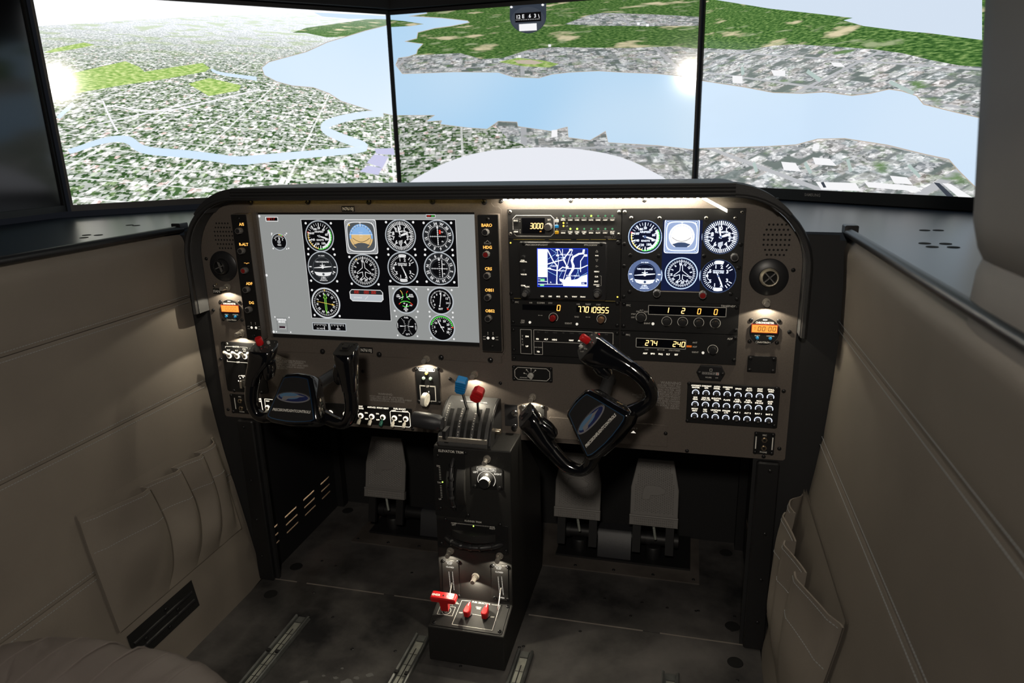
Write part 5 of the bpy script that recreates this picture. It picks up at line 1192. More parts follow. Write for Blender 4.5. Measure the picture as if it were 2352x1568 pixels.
dial('airspeed_dial', 'airspeed', *GP['a'][:2], 37, **kw); dial('attitude_dial', 'attitude', 1565.6, 542.5, 33.5, **kw); dial('altimeter_dial', 'altimeter', *GP['v'][:2], 40, **kw); dial('turn_dial', 'turn', *GP['t'][:2], 37, **kw); dial('heading_dial', 'dg', 1564.6, 627.5, 34.5, **kw); dial('climb_dial', 'vsi', *GP['c'][:2], 39, **kw)
b = MB('bare_metal'); b.box(x0 - .001, x1 + .001, YB - .0006, YB, z0 - .0016, z0); put('window_lip', b, t, smooth=False)
dial_knob(t, 1686.5, 588, .0078, .017, 'knob_grey', 'knob_black', 10, YB); dial_knob(t, 1509.5, 670, .0078, .017, 'knob_grey', 'knob_black', 10, YB); dial_knob(t, 1614, 673.5, .0078, .017, 'knob_grey', 'red_dark', 10, YB)
screws(t, ((1435, 487), (1450, 500.5), (1515, 501), (1622, 501), (1689.7, 501), (1705.6, 487)), YB, SCS); screws(t, ((1434, 560), (1448, 586), (1513, 587.5), (1617, 588), (1701.5, 561.5), (1433.5, 611), (1697, 615), (1446, 670), (1679, 675), (1432, 681), (1693, 687)), YB)
t = unit2('transponder', 'black transponder with four amber digits and four round knobs', 'radio', S_M, S_R, Z6, Z7)
letters(t, 'white_print', [('PFC', 1444, 700, 4), ('TRNSPNDR', 1673, 702, 4.4), ('OFF', 1454, 727.6, 3.2), ('STBY', 1455.5, 720, 3.2), ('ON', 1465, 714, 3.2), ('ALT', 1473.5, 711.4, 3.2), ('TEST', 1483.7, 714.7, 3.2), ('IDENT', 1486.7, 741.4, 3.4)], YF)
x0, x1, z0, z1 = RC((1490, 700), (1667, 726.5)); b = MB('white_print'); b.frame(x0, x1, z0, z1, .0011, YF); put('outline', b, t, smooth=False, fix=False)
b = MB('black_gloss'); b.box(x0 + .001, x1 - .001, YF - .0004, YF, z0 + .001, z1 - .001); put('window', b, t, smooth=False)
for ch, px, py, m in (('1', 1532, 710.7, 'digit_bright'), ('2', 1568.8, 712.3, 'digit_bright'), ('0', 1605.5, 713.6, 'digit_amber'), ('0', 1643.4, 715, 'digit_amber')):
    x, z = XZ(px, py); b = MB(m); b.seg(ch, x - .003, z - .0055, .0108, YF - .001, w=.0056); put('digit', b, t, smooth=False, fix=False)
for px, py in ((1531.5, 736.6), (1568, 738), (1605, 739.5), (1642.8, 741)): dial_knob(t, px, py, .0074, .014, 'knob_black', 'knob_black', 12, ringm='white_print', gap=False, rr=1.28)
dial_knob(t, 1473, 727.3, .0086, .014, 'knob_black', 'knob_black', 12, ringm='white_print', rr=1.2)
b = MB('text_soft'); x, z = XZ(1500, 742.3); b.lathe([(.0030, 0), (.0028, .002), (0, .0024)], T=tr(x, -TH, z), n=12); put('push_button', b, t); screws(t, ((1433, 698), (1432, 748.5), (1692, 706), (1690, 757.5)), -TH)
t = unit2('adf_receiver', 'black ADF receiver showing 274 and 240 at the bottom right of the stack', 'radio', S_M, S_R, Z7, Z8)
letters(t, 'white_print', [('PFC', 1443, 767.8, 4), ('ADF', 1676.5, 776.8, 4.2), ('USE', 1485.6, 801.3, 3.2), ('STBY/TIMER', 1549.3, 803.6, 3.2), ('BFO', 1518.5, 779, 3), ('ANT', 1596, 785.4, 3.4), ('ADF', 1595.6, 795, 3.4), ('IDENT', 1597, 807.4, 3.4)], YF)
letters(t, 'text_backlit', [('ADF', 1482, 810, 3.4), ('BFO', 1499.6, 810.8, 3.4), ('FRQ', 1517.5, 811.8, 3.4), ('FLT', 1534.7, 812.4, 3.4), ('SET', 1553.5, 813, 3.4)], YF, 'legend', bold=.03)
x0, x1, z0, z1 = RC((1461.7, 775), (1574.5, 800.6)); b = MB('white_print'); b.frame(x0, x1, z0, z1, .0011, YF); x, z = XZ(1518, 802); b.line((x - .006, z), (x + .006, z), .0007, YF); b.flat([(x - .008, z), (x - .005, z + .0018), (x - .005, z - .0018)], YF); b.flat([(x + .008, z), (x + .005, z + .0018), (x + .005, z - .0018)], YF); put('outline', b, t, smooth=False, fix=False)
b = MB('black_gloss'); b.box(x0 + .001, x1 - .001, YF - .0004, YF, z0 + .001, z1 - .001); put('window', b, t, smooth=False)
for s, px, py in (('274', 1482.5, 791.2), ('240', 1545.5, 794)): x, z = XZ(px, py); b = MB('digit_bright'); b.seg(s, x, z, .0105, YF - .001, pitch=.0088, w=.0056); put('digits', b, t, smooth=False, fix=False)
glow('flag_orange', (.55, .11, .01), 1.); x, z = XZ(1582.8, 794); b = MB('flag_orange'); b.flat([(x - .0052, z - .002), (x + .0052, z - .002), (x + .0052, z + .002), (x - .0052, z + .002)], YF); put('mode_flag', b, t, smooth=False, fix=False)
b = MB('text_soft'); x, z = XZ(1614.7, 808.7); b.lathe([(.0028, 0), (.0026, .002), (0, .0024)], T=tr(x, -TH, z), n=12); put('push_button', b, t); dial_knob(t, 1637, 801.6, .0074, .014, 'knob_black', 'knob_black', 12, ringm='white_print', rr=1.28); screws(t, ((1432, 766), (1430, 814), (1689, 776), (1686, 826.5)), -TH)

# ================================================================ loose fittings on the panel
def vent(label, x, z, rot, tilt):
    t = thing('air_vent', label, 'air vent', (x, 0, z)); b = MB('black_satin'); b.lathe([(.037, 0), (.037, .0015), (.035, .0035), (.0195, .006), (.0185, .004), (0, .004)], T=tr(x, 0, z), n=44); put('flange', b, t)
    T = tr(x, -.004, z) @ rz(tilt[0]) @ rx(tilt[1])
    b = MB('ring_metal' if x > 0 else 'knob_black'); b.lathe([(.0185, 0), (.0185, .006), (.0168, .012), (.0155, .0135), (.0138, .0132), (.0138, .002)], T=T, n=44); put('nozzle_ring', b, t)
    b = MB('black_void'); b.lathe([(.0139, .003), (0, .003)], T=T, n=30); put('throat', b, t)
    b = MB('knob_grey')
    for a, l in ((0, .0136), (90, .0136)): b.box(-l, l, -.0105, -.006, -.0011, .0011, T @ ry(rot + a))
    put('vane', b, t)
vent('dark round air vent at the left end of the panel', -.635, .862, 70, (-8, 0)); vent('round air vent with a bright ring at the right end of the panel', .603, .862, 48, (4, -4))
def chronometer(label, x, z, txt, on):
    t = thing('chronometer', label, 'clock', (x, 0, z)); R_ = .0292
    b = MB('plate_black'); b.lathe([(R_, 0), (R_, .002), (R_ * .97, .0032), (0, .0032)], T=tr(x, 0, z), n=48); put('face', b, t)
    b = MB('bare_metal'); b.ring(x, z, R_ * .985, R_ * 1.01, -.0022, 48); put('rim', b, t, smooth=False)
    glow('lcd_orange', (1., .36, .06), 1.25); mat('red_rim', (.25, .02, .01), .4); b = MB('red_rim'); b.box(x - .0255, x + .0255, -.0042, -.003, z - .003, z + .0155); put('display_frame', b, t, smooth=False)
    b = MB('lcd_orange'); b.flat([(x - .0240, z - .0015), (x + .0240, z - .0015), (x + .0240, z + .0140), (x - .0240, z + .0140)], -.0044); put('display', b, t, smooth=False, fix=False)
    mat('lcd_ink' + on, (.06, .02, .005) if on == '1' else (.55, .17, .03), .6); b = MB('lcd_ink' + on); b.seg(txt, x - .0125, z + .0020, .0085, -.0046, pitch=.0082, w=.0048)
    b.text('UT', x - .018, z + .0085, .0022, -.0046); b.text('LT', x - .018, z + .005, .0022, -.0046); put('digits', b, t, smooth=False, fix=False)
    b = MB('white_print'); b.text('CHRONOMETER', x, z + .0185, .0040, -.0036, w=.035, bold=.02); b.text('SELECT', x - .0125, z - .0085, .0022, -.0036); b.text('CONTROL', x + .0125, z - .0085, .0022, -.0036); b.text('DAVTRON', x + .001, z - .0222, .0034, -.0036, w=.026, shear=.25); b.text('M800', x, z + .0245, .0018, -.0036, w=.008, bold=.05); b.ring(x - .0125, z - .022, .0018, .0026, -.0036, 16); put('lettering', b, t, smooth=False, fix=False, kind='stuff')
    for s in (-1, 1): b = MB('blue_button'); b.lathe([(.0033, 0), (.0033, .003), (.0027, .0042), (0, .0046)], T=tr(x + s * .0125, -.003, z - .0135), n=16); put('button', b, t)
    for u in (-1, 1):
        for v in (-1, 1): inst(SCR, 'screw', t, (x + u * .0262, 0, z + v * .0225))
chronometer('round chronometer with a faint orange display at the left', -.631, .752, '0000', '0'); chronometer('round chronometer reading 00:00 on orange at the right', .602, .751, '00:00', '1')
def post_light(label, px, py, Y=0., base=None, parent=None, ey=1.):
    p = base or onY(px, py, Y); t = thing('post_light', label, 'lamp', p, 'small post lights over the controls')
    b = MB('lamp_metal'); b.lathe([(.0088, 0), (.0088, .002), (.0078, .0045), (.0062, .0045)], T=tr(*p), n=20); put('collar', b, t)
    b = MB('lamp_metal'); b.lathe([(.0058, .0045), (.0058, .0075)], T=tr(*p), n=20); b.lathe([(.0056, .0115), (.0056, .024), (.0050, .0255), (0, .0255)], T=tr(*p), n=20)
    for k in range(7): a = radians(20 + 140 * k / 6); b.box(p.x + .0055 * cos(a) - .0007, p.x + .0055 * cos(a) + .0007, p.y - .0118, p.y - .0072, p.z + .0055 * sin(a) - .0007, p.z + .0055 * sin(a) + .0007)
    put('stem', b, t)
    glow('bulb', (1., .92, .7), 9.); b = MB('bulb'); b.lathe([(.0026, .0072), (.0026, .0118)], T=tr(*p), n=10); put('bulb', b, t)
    l = lightobj('lamp_beam', 'SPOT', p + V((0, -.0165, -.0075)), E_POST * ey, (1., .90, .70), t, spot_size=radians(146), spot_blend=.14, shadow_soft_size=.0018); l.rotation_euler = (radians(-6), 0, 0)
    return t
post_light('post light above the left chronometer, beside the FAN placard', 523, 658.5); post_light('post light between the left chronometer and the switches below', 556, 763.5); post_light('post light above the landing gear lever', 981, 823.5); post_light('post light behind the blue and red levers', 1091, 858.5); post_light('post light above the flap plate', 1224, 911); post_light('post light between the right air vent and chronometer', 1759.5, 693)
# fan switch dots
t = thing('fan_switch', 'tiny brass fan switch above the FAN placard', 'switch', onY(498, 652)); b = MB('brass'); p = onY(498, 652); b.lathe([(.0028, 0), (.0026, .002), (.0012, .0024), (.0012, .007), (0, .007)], T=tr(*p), n=12); put('toggle', b, t); inst(SCS, 'screw', t, onY(492, 656.5))
# hour meter
x, z = XZ(1632.3, 855.7); t = thing('hour_meter', 'black six-sided hour meter below the ADF receiver', 'meter', (x, 0, z))
b = MB('black_satin'); b.prism([(x - .029, z), (x - .021, z - .0165), (x + .021, z - .0165), (x + .029, z), (x + .021, z + .0165), (x - .021, z + .0165)], -.005, 0, bev=.002); put('case', b, t)
b = MB('white_print'); b.text('HOURS', x - .004, z - .0088, .0026, -.0053); b.text('1/10', x + .0125, z - .0088, .0022, -.0053); b.frame(x - .0022, x + .0022, z + .0048, z + .0102, .0006, -.0053); put('lettering', b, t, smooth=False, fix=False, kind='stuff')
b = MB('dim_print'); b.box(x - .018, x + .014, -.0054, -.005, z - .003, z + .003); b.use('knob_pale'); b.box(x + .0105, x + .0165, -.0055, -.005, z - .003, z + .003); put('counter_window', b, t, smooth=False)
b = MB('grey_print'); b.text('03267', x - .004, z, .0038, -.0058, w=.026); b.use('red_plastic'); b.text('2', x + .0135, z, .0038, -.0058); put('digits', b, t, smooth=False, fix=False)
for s in (-1, 1): inst(SCR, 'screw', t, (x + s * .0235, -.005, z))
# blank cover plate
x0, x1, z0, z1 = RC((1718, 816), (1781, 857)); t = thing('cover_plate', 'plain black cover plate with four screws under the right chronometer', 'plate', ((x0 + x1) / 2, 0, (z0 + z1) / 2)); b = MB('plate_black'); b.prism(rrect(x0, x1, z0, z1, .002, 2), -.002, 0, bev=.0006); put('plate', b, t)
for x in (x0 + .005, x1 - .005):
    for z in (z0 + .005, z1 - .005): inst(SCR, 'screw', t, (x, -.002, z))
# rheostat plate
x0, x1, z0, z1 = RC((1176.5, 838.5), (1269.5, 878)); t = thing('selector_plate', 'small black selector plate with a pointer knob in a white outline', 'switch', ((x0 + x1) / 2, 0, (z0 + z1) / 2)); b = MB('plate_black'); b.prism(rrect(x0, x1, z0, z1, .002, 2), -.002, 0, bev=.0006); put('plate', b, t)
xc, zc_ = XZ(1220, 861); b = MB('white_print'); b.frame(x0 + .006, x1 - .006, z0 + .0035, z1 - .0035, .0012, -.0023, .007)
for a in (-75, -38, 2, 40): q = radians(90 - a); b.line((xc + .009 * cos(q), zc_ + .009 * sin(q)), (xc + .0145 * cos(q), zc_ + .0145 * sin(q)), .0008, -.0023); b.disc(xc + .016 * cos(q), zc_ + .016 * sin(q), .0017, -.0023, 8)
b.text('ADVISORY', xc - .017, zc_ - .0062, .0022, -.0023, w=.018); put('marking', b, t, smooth=False, fix=False, kind='stuff')
b = MB('knob_pale'); b.lathe([(.0068, 0), (.0066, .004), (.005, .005), (0, .005)], T=tr(xc, -.002, zc_), n=20); b.box(-.002, .002, -.016, -.005, -.0062, .0062, tr(xc, 0, zc_) @ ry(-50)); put('pointer_knob', b, t)
for x in (x0 + .004, x1 - .004):
    for z in (z0 + .004, z1 - .004): inst(SCR, 'screw', t, (x, -.002, z))
# circuit breakers
x0, x1, z0, z1 = RC((1579.5, 877), (1784.5, 983.5)); t = thing('breaker_panel', 'black panel of 24 backlit circuit breakers at the lower right', 'breaker panel', ((x0 + x1) / 2, 0, (z0 + z1) / 2)); b = MB('plate_black'); b.prism(rrect(x0, x1, z0, z1, .004, 3), -.003, 0, bev=.001); put('plate', b, t)
names = [('AVIONICS|MASTER', 'COM1/NAV1|GPS', 'AUDIO|PANEL', 'COM2/NAV2|GPS', 'XPNDR', 'AUTO|PILOT', 'PROP|SYNC', 'STALL|WARN'), ('LDG|GEAR', 'LDG GR|POS LTS', 'ELEVATOR|TRIM', 'FLAPS', 'FUEL|PUMP L', 'FUEL|PUMP R', 'PROP|DE-ICE', 'ANTI|ICE'), ('PITOT|HEAT', 'NAV|LTS', 'LDG/TAXI|LTS', 'STROBE|LTS', 'ALT 1', 'ALT 2', 'BAT 1', 'BAT 2')]
glow('ring_blue', (.80, .86, 1.), 1.15); amps = ((5, 5, 5, 5, 5, 5, 5, 5), (25, 5, 10, 10, 5, 5, 5, 5), (10, 5, 10, 5, 20, 20, 20, 30))
P0 = onY(1460 + 810 * .17007, 820 + 473 * .17007); P1 = onY(1460 + 1820 * .17007, 820 + 520 * .17007); P2 = onY(1460 + 793 * .17007, 820 + 785 * .17007)
brk = MB('knob_black'); brk.lathe([(.0046, 0), (.0046, .008), (.0040, .0095), (0, .0095)], n=16); BRK = brk.mesh('breaker')
for r in range(3):
    for c in range(8):
        x = P0.x + (P1.x - P0.x) * c / 7; z = P0.z + (P2.z - P0.z) * r / 2
        o = inst(BRK, 'breaker', t, (x, -.003, z)); b = MB('ring_blue'); b.ring(0, 0, .0056, .0074, -.0003, 22, -115, 115); put('glow_ring', b, o, local=True, smooth=False, fix=False)
        b = MB('grey_print'); b.text(str(amps[r][c]), 0, 0, .003, -.0098); put('rating', b, o, local=True, smooth=False, fix=False)
        b = MB('text_backlit'); L_ = names[r][c].split('|')
        for i, s in enumerate(L_): b.text(s, 0, .0162 - .0043 * i - (.002 if len(L_) == 1 else 0), .0030, -.0003, w=min(.0195, .0026 * len(s)), bold=.03)
        put('legend', b, o, local=True, smooth=False, fix=False)
screws(t, ((1583, 880.5), (1785, 892), (1579, 966), (1778.5, 977.5)), -.003)
# headset jack plates
def jacks(label, x0, x1, z0, z1):
    t = thing('jack_plate', label, 'socket', ((x0 + x1) / 2, 0, (z0 + z1) / 2), 'headset jack plates'); xc = (x0 + x1) / 2; b = MB('plate_black'); b.prism(rrect(x0, x1, z0, z1, .002, 2), -.002, 0, bev=.0006); put('plate', b, t)
    for s, z in (('MIC', z1 - .0165), ('PHONE', z0 + .0155)):
        b = MB('brass'); b.prism([(xc + .0062 * cos(radians(a)), z + .0062 * sin(radians(a))) for a in range(0, 360, 60)], -.0045, -.002); b.lathe([(.0048, .0045), (.0048, .0065), (.0030, .0065), (.0028, .003)], T=tr(xc, 0, z), n=18); j = put('jack', b, t); b = MB('black_void'); b.disc(xc, z, .0031, -.0048, 14); put('bore', b, j, smooth=False)
    b = MB('white_print')
    b.text('MIC', xc, z1 - .006, .0034, -.0023); b.text('PHONE', xc, z0 + .0055, .0034, -.0023, w=.014)
    for s in (-1, 1): b.line((xc + s * .0165, z0 + .012), (xc + s * .0165, z1 - .010), .0024, -.0023)
    put('marking', b, t, smooth=False, fix=False, kind='stuff')
    for x in (x0 + .004, x1 - .004):
        for z in (z0 + .004, z1 - .004): inst(SCR, 'screw', t, (x, -.002, z))
jacks('MIC and PHONE jack plate at the lower right corner of the panel', *RC((1733, 990.5), (1776.5, 1044.5))); jacks('MIC and PHONE jack plate half hidden behind the left yoke', *RC((528, 903.5), (581, 951)))
# lower access plate with two AUX ports
x0, x1, z0, z1 = RC((1262, 957), (1532, 1026)); t = thing('aux_plate', 'brown-grey access plate with white AUX arrows right of the yoke', 'plate', ((x0 + x1) / 2, 0, (z0 + z1) / 2)); b = MB('panel_paint'); b.prism(rrect(x0, x1, z0, z1, .002, 2), -.0016, 0, bev=.0005); put('plate', b, t)
b = MB('text_soft')
for px in (1411.5, 1433.2, 1455): x, z = XZ(px, 990 + (px - 1433) * .06); b.flat([(x - .0055, z - .0022), (x + .0055, z - .0022), (x, z + .0033)], -.0019)
put('arrow', b, t, smooth=False, fix=False, kind='stuff'); letters(t, 'white_print', [('AUX 1', 1413, 980.5, 3.4), ('AUX 2', 1435, 981.5, 3.4), ('AUX 3', 1456, 982.5, 3.4)], -.0019); screws(t, ((1267, 975.5), (1529, 995)), -.0016)
# ================================================================ switches low on the panel
def toggle_mesh(m, up, ring='text_backlit'):
    b = MB(ring); b.lathe([(.0068, 0), (.0068, .0016), (.0044, .0020)], n=22); b.use('chrome'); b.lathe([(.0044, .0016), (.0042, .0045), (.0026, .005), (0, .005)], n=14)
    b.use(m); T = rx(-38 if up else 38); b.lathe([(.0018, .003), (.0021, .010), (.0040, .013), (.0042, .021), (.0034, .0245), (0, .0255)], T=T, n=12); return b.mesh('toggle')
TGD = toggle_mesh('ivory', False); TGU = toggle_mesh('ivory', True); TGG = toggle_mesh('green_rubber', False)
def plate(name, label, cat, a, c, r=.003, th=.002, m='plate_black'):
    x0, x1, z0, z1 = RC(a, c); t = thing(name, label, cat, ((x0 + x1) / 2, 0, (z0 + z1) / 2)); b = MB(m); b.prism(rrect(x0, x1, z0, z1, r, 3), -th, 0, bev=.0006); put('plate', b, t); return t, x0, x1, z0, z1
t, x0, x1, z0, z1 = plate('master_switches', 'black master switch plate behind the left yoke', 'switch panel', (507, 783.5), (617.5, 904), .006)
YP = -.0023
def g6(u, v): return (490 + u * .12121, 770 + v * .12121)
letters(t, 'text_backlit', [('MASTER', *g6(440, 210), 3.2), ('BAT', *g6(300, 275), 3), ('ALT', *g6(450, 283), 3), ('STBY', *g6(597, 255), 2.8), ('ALT', *g6(600, 293), 2.8), ('AVIONICS', *g6(765, 258), 2.8), ('MASTER', *g6(765, 293), 2.8), ('OFF', *g6(480, 503), 3.2), ('MAG', *g6(575, 760), 3)], YP, 'legend', bold=.03)
b = MB('text_backlit')
for q in ([(240, 228), (240, 204), (370, 204)], [(510, 214), (650, 222), (650, 246)], [(275, 460), (275, 488), (440, 500)], [(520, 506), (760, 520)], [(495, 785), (495, 755), (535, 757)]): b.poly([XZ(*g6(*p)) for p in q], .0009, YP)
put('bracket_line', b, t, smooth=False, fix=False, kind='stuff')
for p in ((315, 378), (465, 385), (610, 393), (755, 400)): inst(TGU, 'toggle', t, onY(*g6(*p)) + V((0, -.002, 0)))
xk, zk = XZ(*g6(590, 900)); b = MB('chrome'); b.lathe([(.011, 0), (.0105, .004), (.007, .005), (0, .005)], T=tr(xk, -.002, zk), n=24); b.box(xk - .003, xk + .003, -.016, -.006, zk - .009, zk + .009); put('key_switch', b, t)
b = MB('text_backlit')
for a in (-70, -35, 0, 35, 70): q = radians(90 - a); b.disc(xk + .0155 * cos(q), zk + .0155 * sin(q), .0018, YP, 8)
put('position_mark', b, t, smooth=False, fix=False, kind='stuff')
for p in ((257, 157), (785, 187), (395, 1047), (915, 1088)): inst(SCS if p[1] < 500 else SCR, 'screw', t, onY(*g6(*p), -.002))
# long switch row along the bottom edge
za = XZ(822, 929)[1]; zb3 = XZ(946, 981.5)[1]; xa = XZ(583, 930)[0]; xb = XZ(948, 960)[0]
t = thing('switch_row', 'long black row of white toggles along the lower left edge', 'switch panel', ((xa + xb) / 2, 0, (za + zb3) / 2)); b = MB('plate_black'); b.prism(rrect(xa, xb, zb3, za, .002, 2), -.002, 0, bev=.0006); put('plate', b, t)
for p, m in (((830, 953.4), TGD), ((855, 955.4), TGD), ((880.5, 957), TGG), ((907, 959), TGD), ((933, 961), TGD), ((616, 935), TGD), ((650, 938), TGD), ((684, 941), TGD), ((760, 947), TGD), ((795, 950), TGD)): inst(m, 'toggle', t, onY(*p) + V((0, -.002, 0)))
letters(t, 'text_backlit', [('PROP', 828.5, 932, 3.2), ('DE-ICE', 829, 936.7, 3.2), ('ANTI-ICE', 854, 934.3, 3.2), ('PITOT HEAT', 880, 936.2, 3.4), ('FUEL BOOST', 918.8, 938.2, 3.4), ('LEFT', 905.5, 942.4, 3.2), ('RIGHT', 931.5, 944.2, 3.2), ('ON', 842, 947, 3), ('OFF', 843, 961, 3), ('ON', 867.8, 949, 3), ('OFF', 868.8, 963, 3), ('ON', 919.2, 952.7, 3), ('OFF', 920, 967, 3), ('STARTER', 592, 915, 3), ('ENGAGE', 593, 920, 3), ('NAV', 616, 920, 3)], YP, 'legend', bold=.03)
b = MB('text_backlit'); x0, x1, z0, z1 = RC((896.5, 942.5), (943.8, 980)); b.frame(x0, x1, z0, z1, .0012, YP, .003); b.poly([XZ(600, 914), XZ(605.5, 946)], .0018, YP); b.poly([XZ(630, 917), XZ(609, 915), XZ(611, 935)], .0012, YP); put('frame_line', b, t, smooth=False, fix=False, kind='stuff')
x, z = XZ(590, 934.5); b = MB('red_dark'); b.lathe([(.0072, 0), (.0072, .008), (.0064, .0092), (0, .0095)], T=tr(x, -.002, z), n=22); put('starter_button', b, t, label='dark red push button')
# landing gear plate
t, x0, x1, z0, z1 = plate('gear_selector', 'black LDG GEAR plate with a white wheel-shaped lever', 'switch panel', (954.5, 842.5), (1012.5, 929.5), .002)
def g8(u, v): return (780 + u * .22109, 780 + v * .22109)
b = MB('white_print'); xa_, xb_, za_, zb_ = RC(g8(826, 290), g8(992, 328)); b.frame(xa_, xb_, za_, zb_, .0009, YP, .002); tx(b, 'LDG GEAR', *g8(909, 309), 4.4, YP, w=31, bold=.03)
xa_, xb_, za_, zb_ = RC(g8(838, 473), g8(1004, 636)); m_ = (xa_ + xb_) / 2; w_ = .0022; b.line((xa_, zb_), (m_ - .006, zb_), .003, YP); b.line((m_ + .006, zb_), (xb_, zb_), .003, YP); b.line((xa_, zb_ + .0015), (xa_, za_ - .001), w_, YP); b.line((xb_, zb_ + .0015), (xb_, za_ - .001), w_, YP); b.line((xa_, za_), (m_ - .004, za_), .002, YP); b.line((m_ + .007, za_), (xb_, za_), .002, YP); tx(b, 'UP', *g8(918, 480), 4.4, YP, bold=.03); tx(b, 'DN', *g8(940, 634), 3.8, YP, bold=.03)
put('marking', b, t, smooth=False, fix=False, kind='stuff')
mat('lens_amber', (.45, .38, .12), .25); mat('lens_green', (.33, .42, .36), .25)
for p, m in (((908, 345), 'lens_amber'), ((877, 397), 'lens_green'), ((950, 402), 'lens_green')): x, z = XZ(*g8(*p)); b = MB(m); b.lathe([(.0042, 0), (.0042, .002), (.003, .0038), (0, .0044)], T=tr(x, -.002, z), n=16); put('gear_lamp', b, t)
x, z = XZ(*g8(925, 545)); p1 = onY(*g8(885, 625), -.038); b = MB('chrome'); b.lathe([(.0048, 0), (.0048, .003), (.003, .004)], T=tr(x, -.002, z), n=14); b.tube([(x, -.003, z), (p1.x, -.030, p1.z + .002)], .0026, 8); put('lever_arm', b, t)
b = MB('ivory'); b.lathe([(0, -.0065), (.010, -.0065), (.0145, -.0045), (.0155, 0), (.0145, .0045), (.010, .0065), (.006, .0055), (0, .0055)], T=tr(p1.x, -.036, p1.z) @ rz(86) @ rx(6) @ M4.Diagonal((1.08, 1.15, 1.08, 1)), n=28); put('wheel_knob', b, t, label='white wheel-shaped gear knob')
for p in ((800, 298), (1020, 302), (822, 640), (1035, 655)): inst(SCR, 'screw', t, onY(*g8(*p), -.002))
# flap plate
t, x0, x1, z0, z1 = plate('flap_selector', 'grey-black FLAPS plate mostly hidden by the right yoke', 'switch panel', (1198.5, 928.5), (1252, 1000), .002, .003, 'plate_dark')
letters(t, 'text_backlit', [('FLAPS', 1224, 933.6, 3.6), ('UP', 1224, 939.2, 3)], -.0033, 'legend', bold=.03); b = MB('white_print'); xa_, xb_, za_, zb_ = RC((1202, 944), (1243, 990)); b.poly([(xa_, za_), (xa_, zb_ - .006), (xa_ + .006, zb_), (xb_ - .004, zb_), (xb_, zb_ - .004), (xb_, za_)], .0012, -.0033); put('outline', b, t, smooth=False, fix=False)
x, z = XZ(1222, 962); b = MB('ivory'); b.box(x - .009, x + .009, -.022, -.018, z - .004, z + .004); b.use('chrome'); b.box(x - .002, x + .002, -.02, -.003, z - .002, z + .002); put('flap_lever', b, t)
for p in ((1203, 932.5), (1246, 934)): inst(SCS, 'screw', t, onY(*p, -.003))
p = onY(1182.5, 979); t = thing('push_knob', 'black chrome-rimmed push knob between quadrant and flap plate', 'knob', p); b = MB('chrome'); b.lathe([(.0078, 0), (.0078, .003), (.006, .004)], T=tr(*p), n=20); put('bezel', b, t); b = MB('black_gloss'); b.lathe([(.0064, .003), (.0066, .010), (.005, .014), (0, .015)], T=tr(*p), n=20); put('button', b, t)

# ================================================================ throttle quadrant
QX0, QX1 = -.071, .0415
qd = thing('throttle_quadrant', 'dark grey throttle quadrant with curved slotted top', 'quadrant', (-.014, -.05, .484))
PR = [(-.0035, .571), (-.018, .571), (-.032, .568), (-.048, .561), (-.064, .551), (-.078, .539), (-.090, .525), (-.099, .511), (-.105, .498), (-.106, .492), (-.102, .487), (-.0035, .487)]
mat('quad_paint', (.055, .055, .055), .42, 0, bump=.35, bscale=700)
b = MB('quad_paint'); n = len(PR); b.add([(x, y, z) for x in (QX0, QX1) for y, z in PR], [tuple(range(n)), tuple(reversed(range(n, 2 * n)))] + [(i, (i + 1) % n, n + (i + 1) % n, n + i) for i in range(n)]); put('housing', b, qd)
mat('quad_side', (.014, .014, .015), .35, 0, bump=.2, bscale=600)
for x, w in ((QX0 - .004, .004), (QX1, .006)):
    b = MB('quad_side'); n = len(PR); b.add([(xx, y, z) for xx in (x, x + w) for y, z in PR], [tuple(range(n)), tuple(range(n, 2 * n))] + [(i, (i + 1) % n, n + (i + 1) % n, n + i) for i in range(n)])
    o = put('side_cheek', b, qd, smooth=False); bv = o.modifiers.new('edge', 'BEVEL'); bv.width = .0018; bv.segments = 2; bv.limit_method = 'ANGLE'; bv.angle_limit = radians(50)
def drum(t): 
    L = [0]; 
    for (a, c), (d, e) in zip(PR[1:9], PR[2:10]): L.append(L[-1] + hypot(d - a, e - c))
    s = t * L[-1]
    for i in range(len(L) - 1):
        if s <= L[i + 1] + 1e-9: k = (s - L[i]) / (L[i + 1] - L[i]); a = PR[1 + i]; c = PR[2 + i]; nn = V((c[1] - a[1], -(c[0] - a[0]))).normalized(); return a[0] + (c[0] - a[0]) * k, a[1] + (c[1] - a[1]) * k, nn
def strip(b, xa, xb, t0, t1, off, n=14):
    vs = []
    for i in range(n + 1):
        y, z, nn = drum(t0 + (t1 - t0) * i / n); o = nn * off
        if o.x > 0: o = -o
        vs += [(xa, y + o.x, z + o.y), (xb, y + o.x, z + o.y)]
    b.add(vs, [(2 * i, 2 * i + 1, 2 * i + 3, 2 * i + 2) for i in range(n)])
SLX = ((-.0525, .30, .96), (-.0365, .28, .90), (-.0190, .26, .92), (-.0046, .52, .92), (.0122, .28, .94), (.0285, .24, .92))
for x, t0, t1 in SLX: b = MB('black_void'); strip(b, x - .0047, x + .0047, t0, t1, .0007); put('slot', b, qd, smooth=False)
mat('trim_metal', (.50, .47, .43), .35, .8); b = MB('trim_metal'); b.box(QX0 + .001, QX1 - .001, -.1065, -.1015, .5005, .511); 
for i in range(5): b.box(QX0 + .001, QX1 - .001, -.1072, -.1065, .5015 + .0020 * i, .5025 + .0020 * i)
put('trim_strip', b, qd, label='ribbed bright metal strip across the front', smooth=False)
b = MB('text_soft'); y, z, nn = drum(.13); 
for dx in (0,): strip(b, -.040, .022, .085, .115, .0008, 2); strip(b, -.042, -.036, .07, .085, .0008, 1); strip(b, .014, .024, .115, .13, .0008, 1)
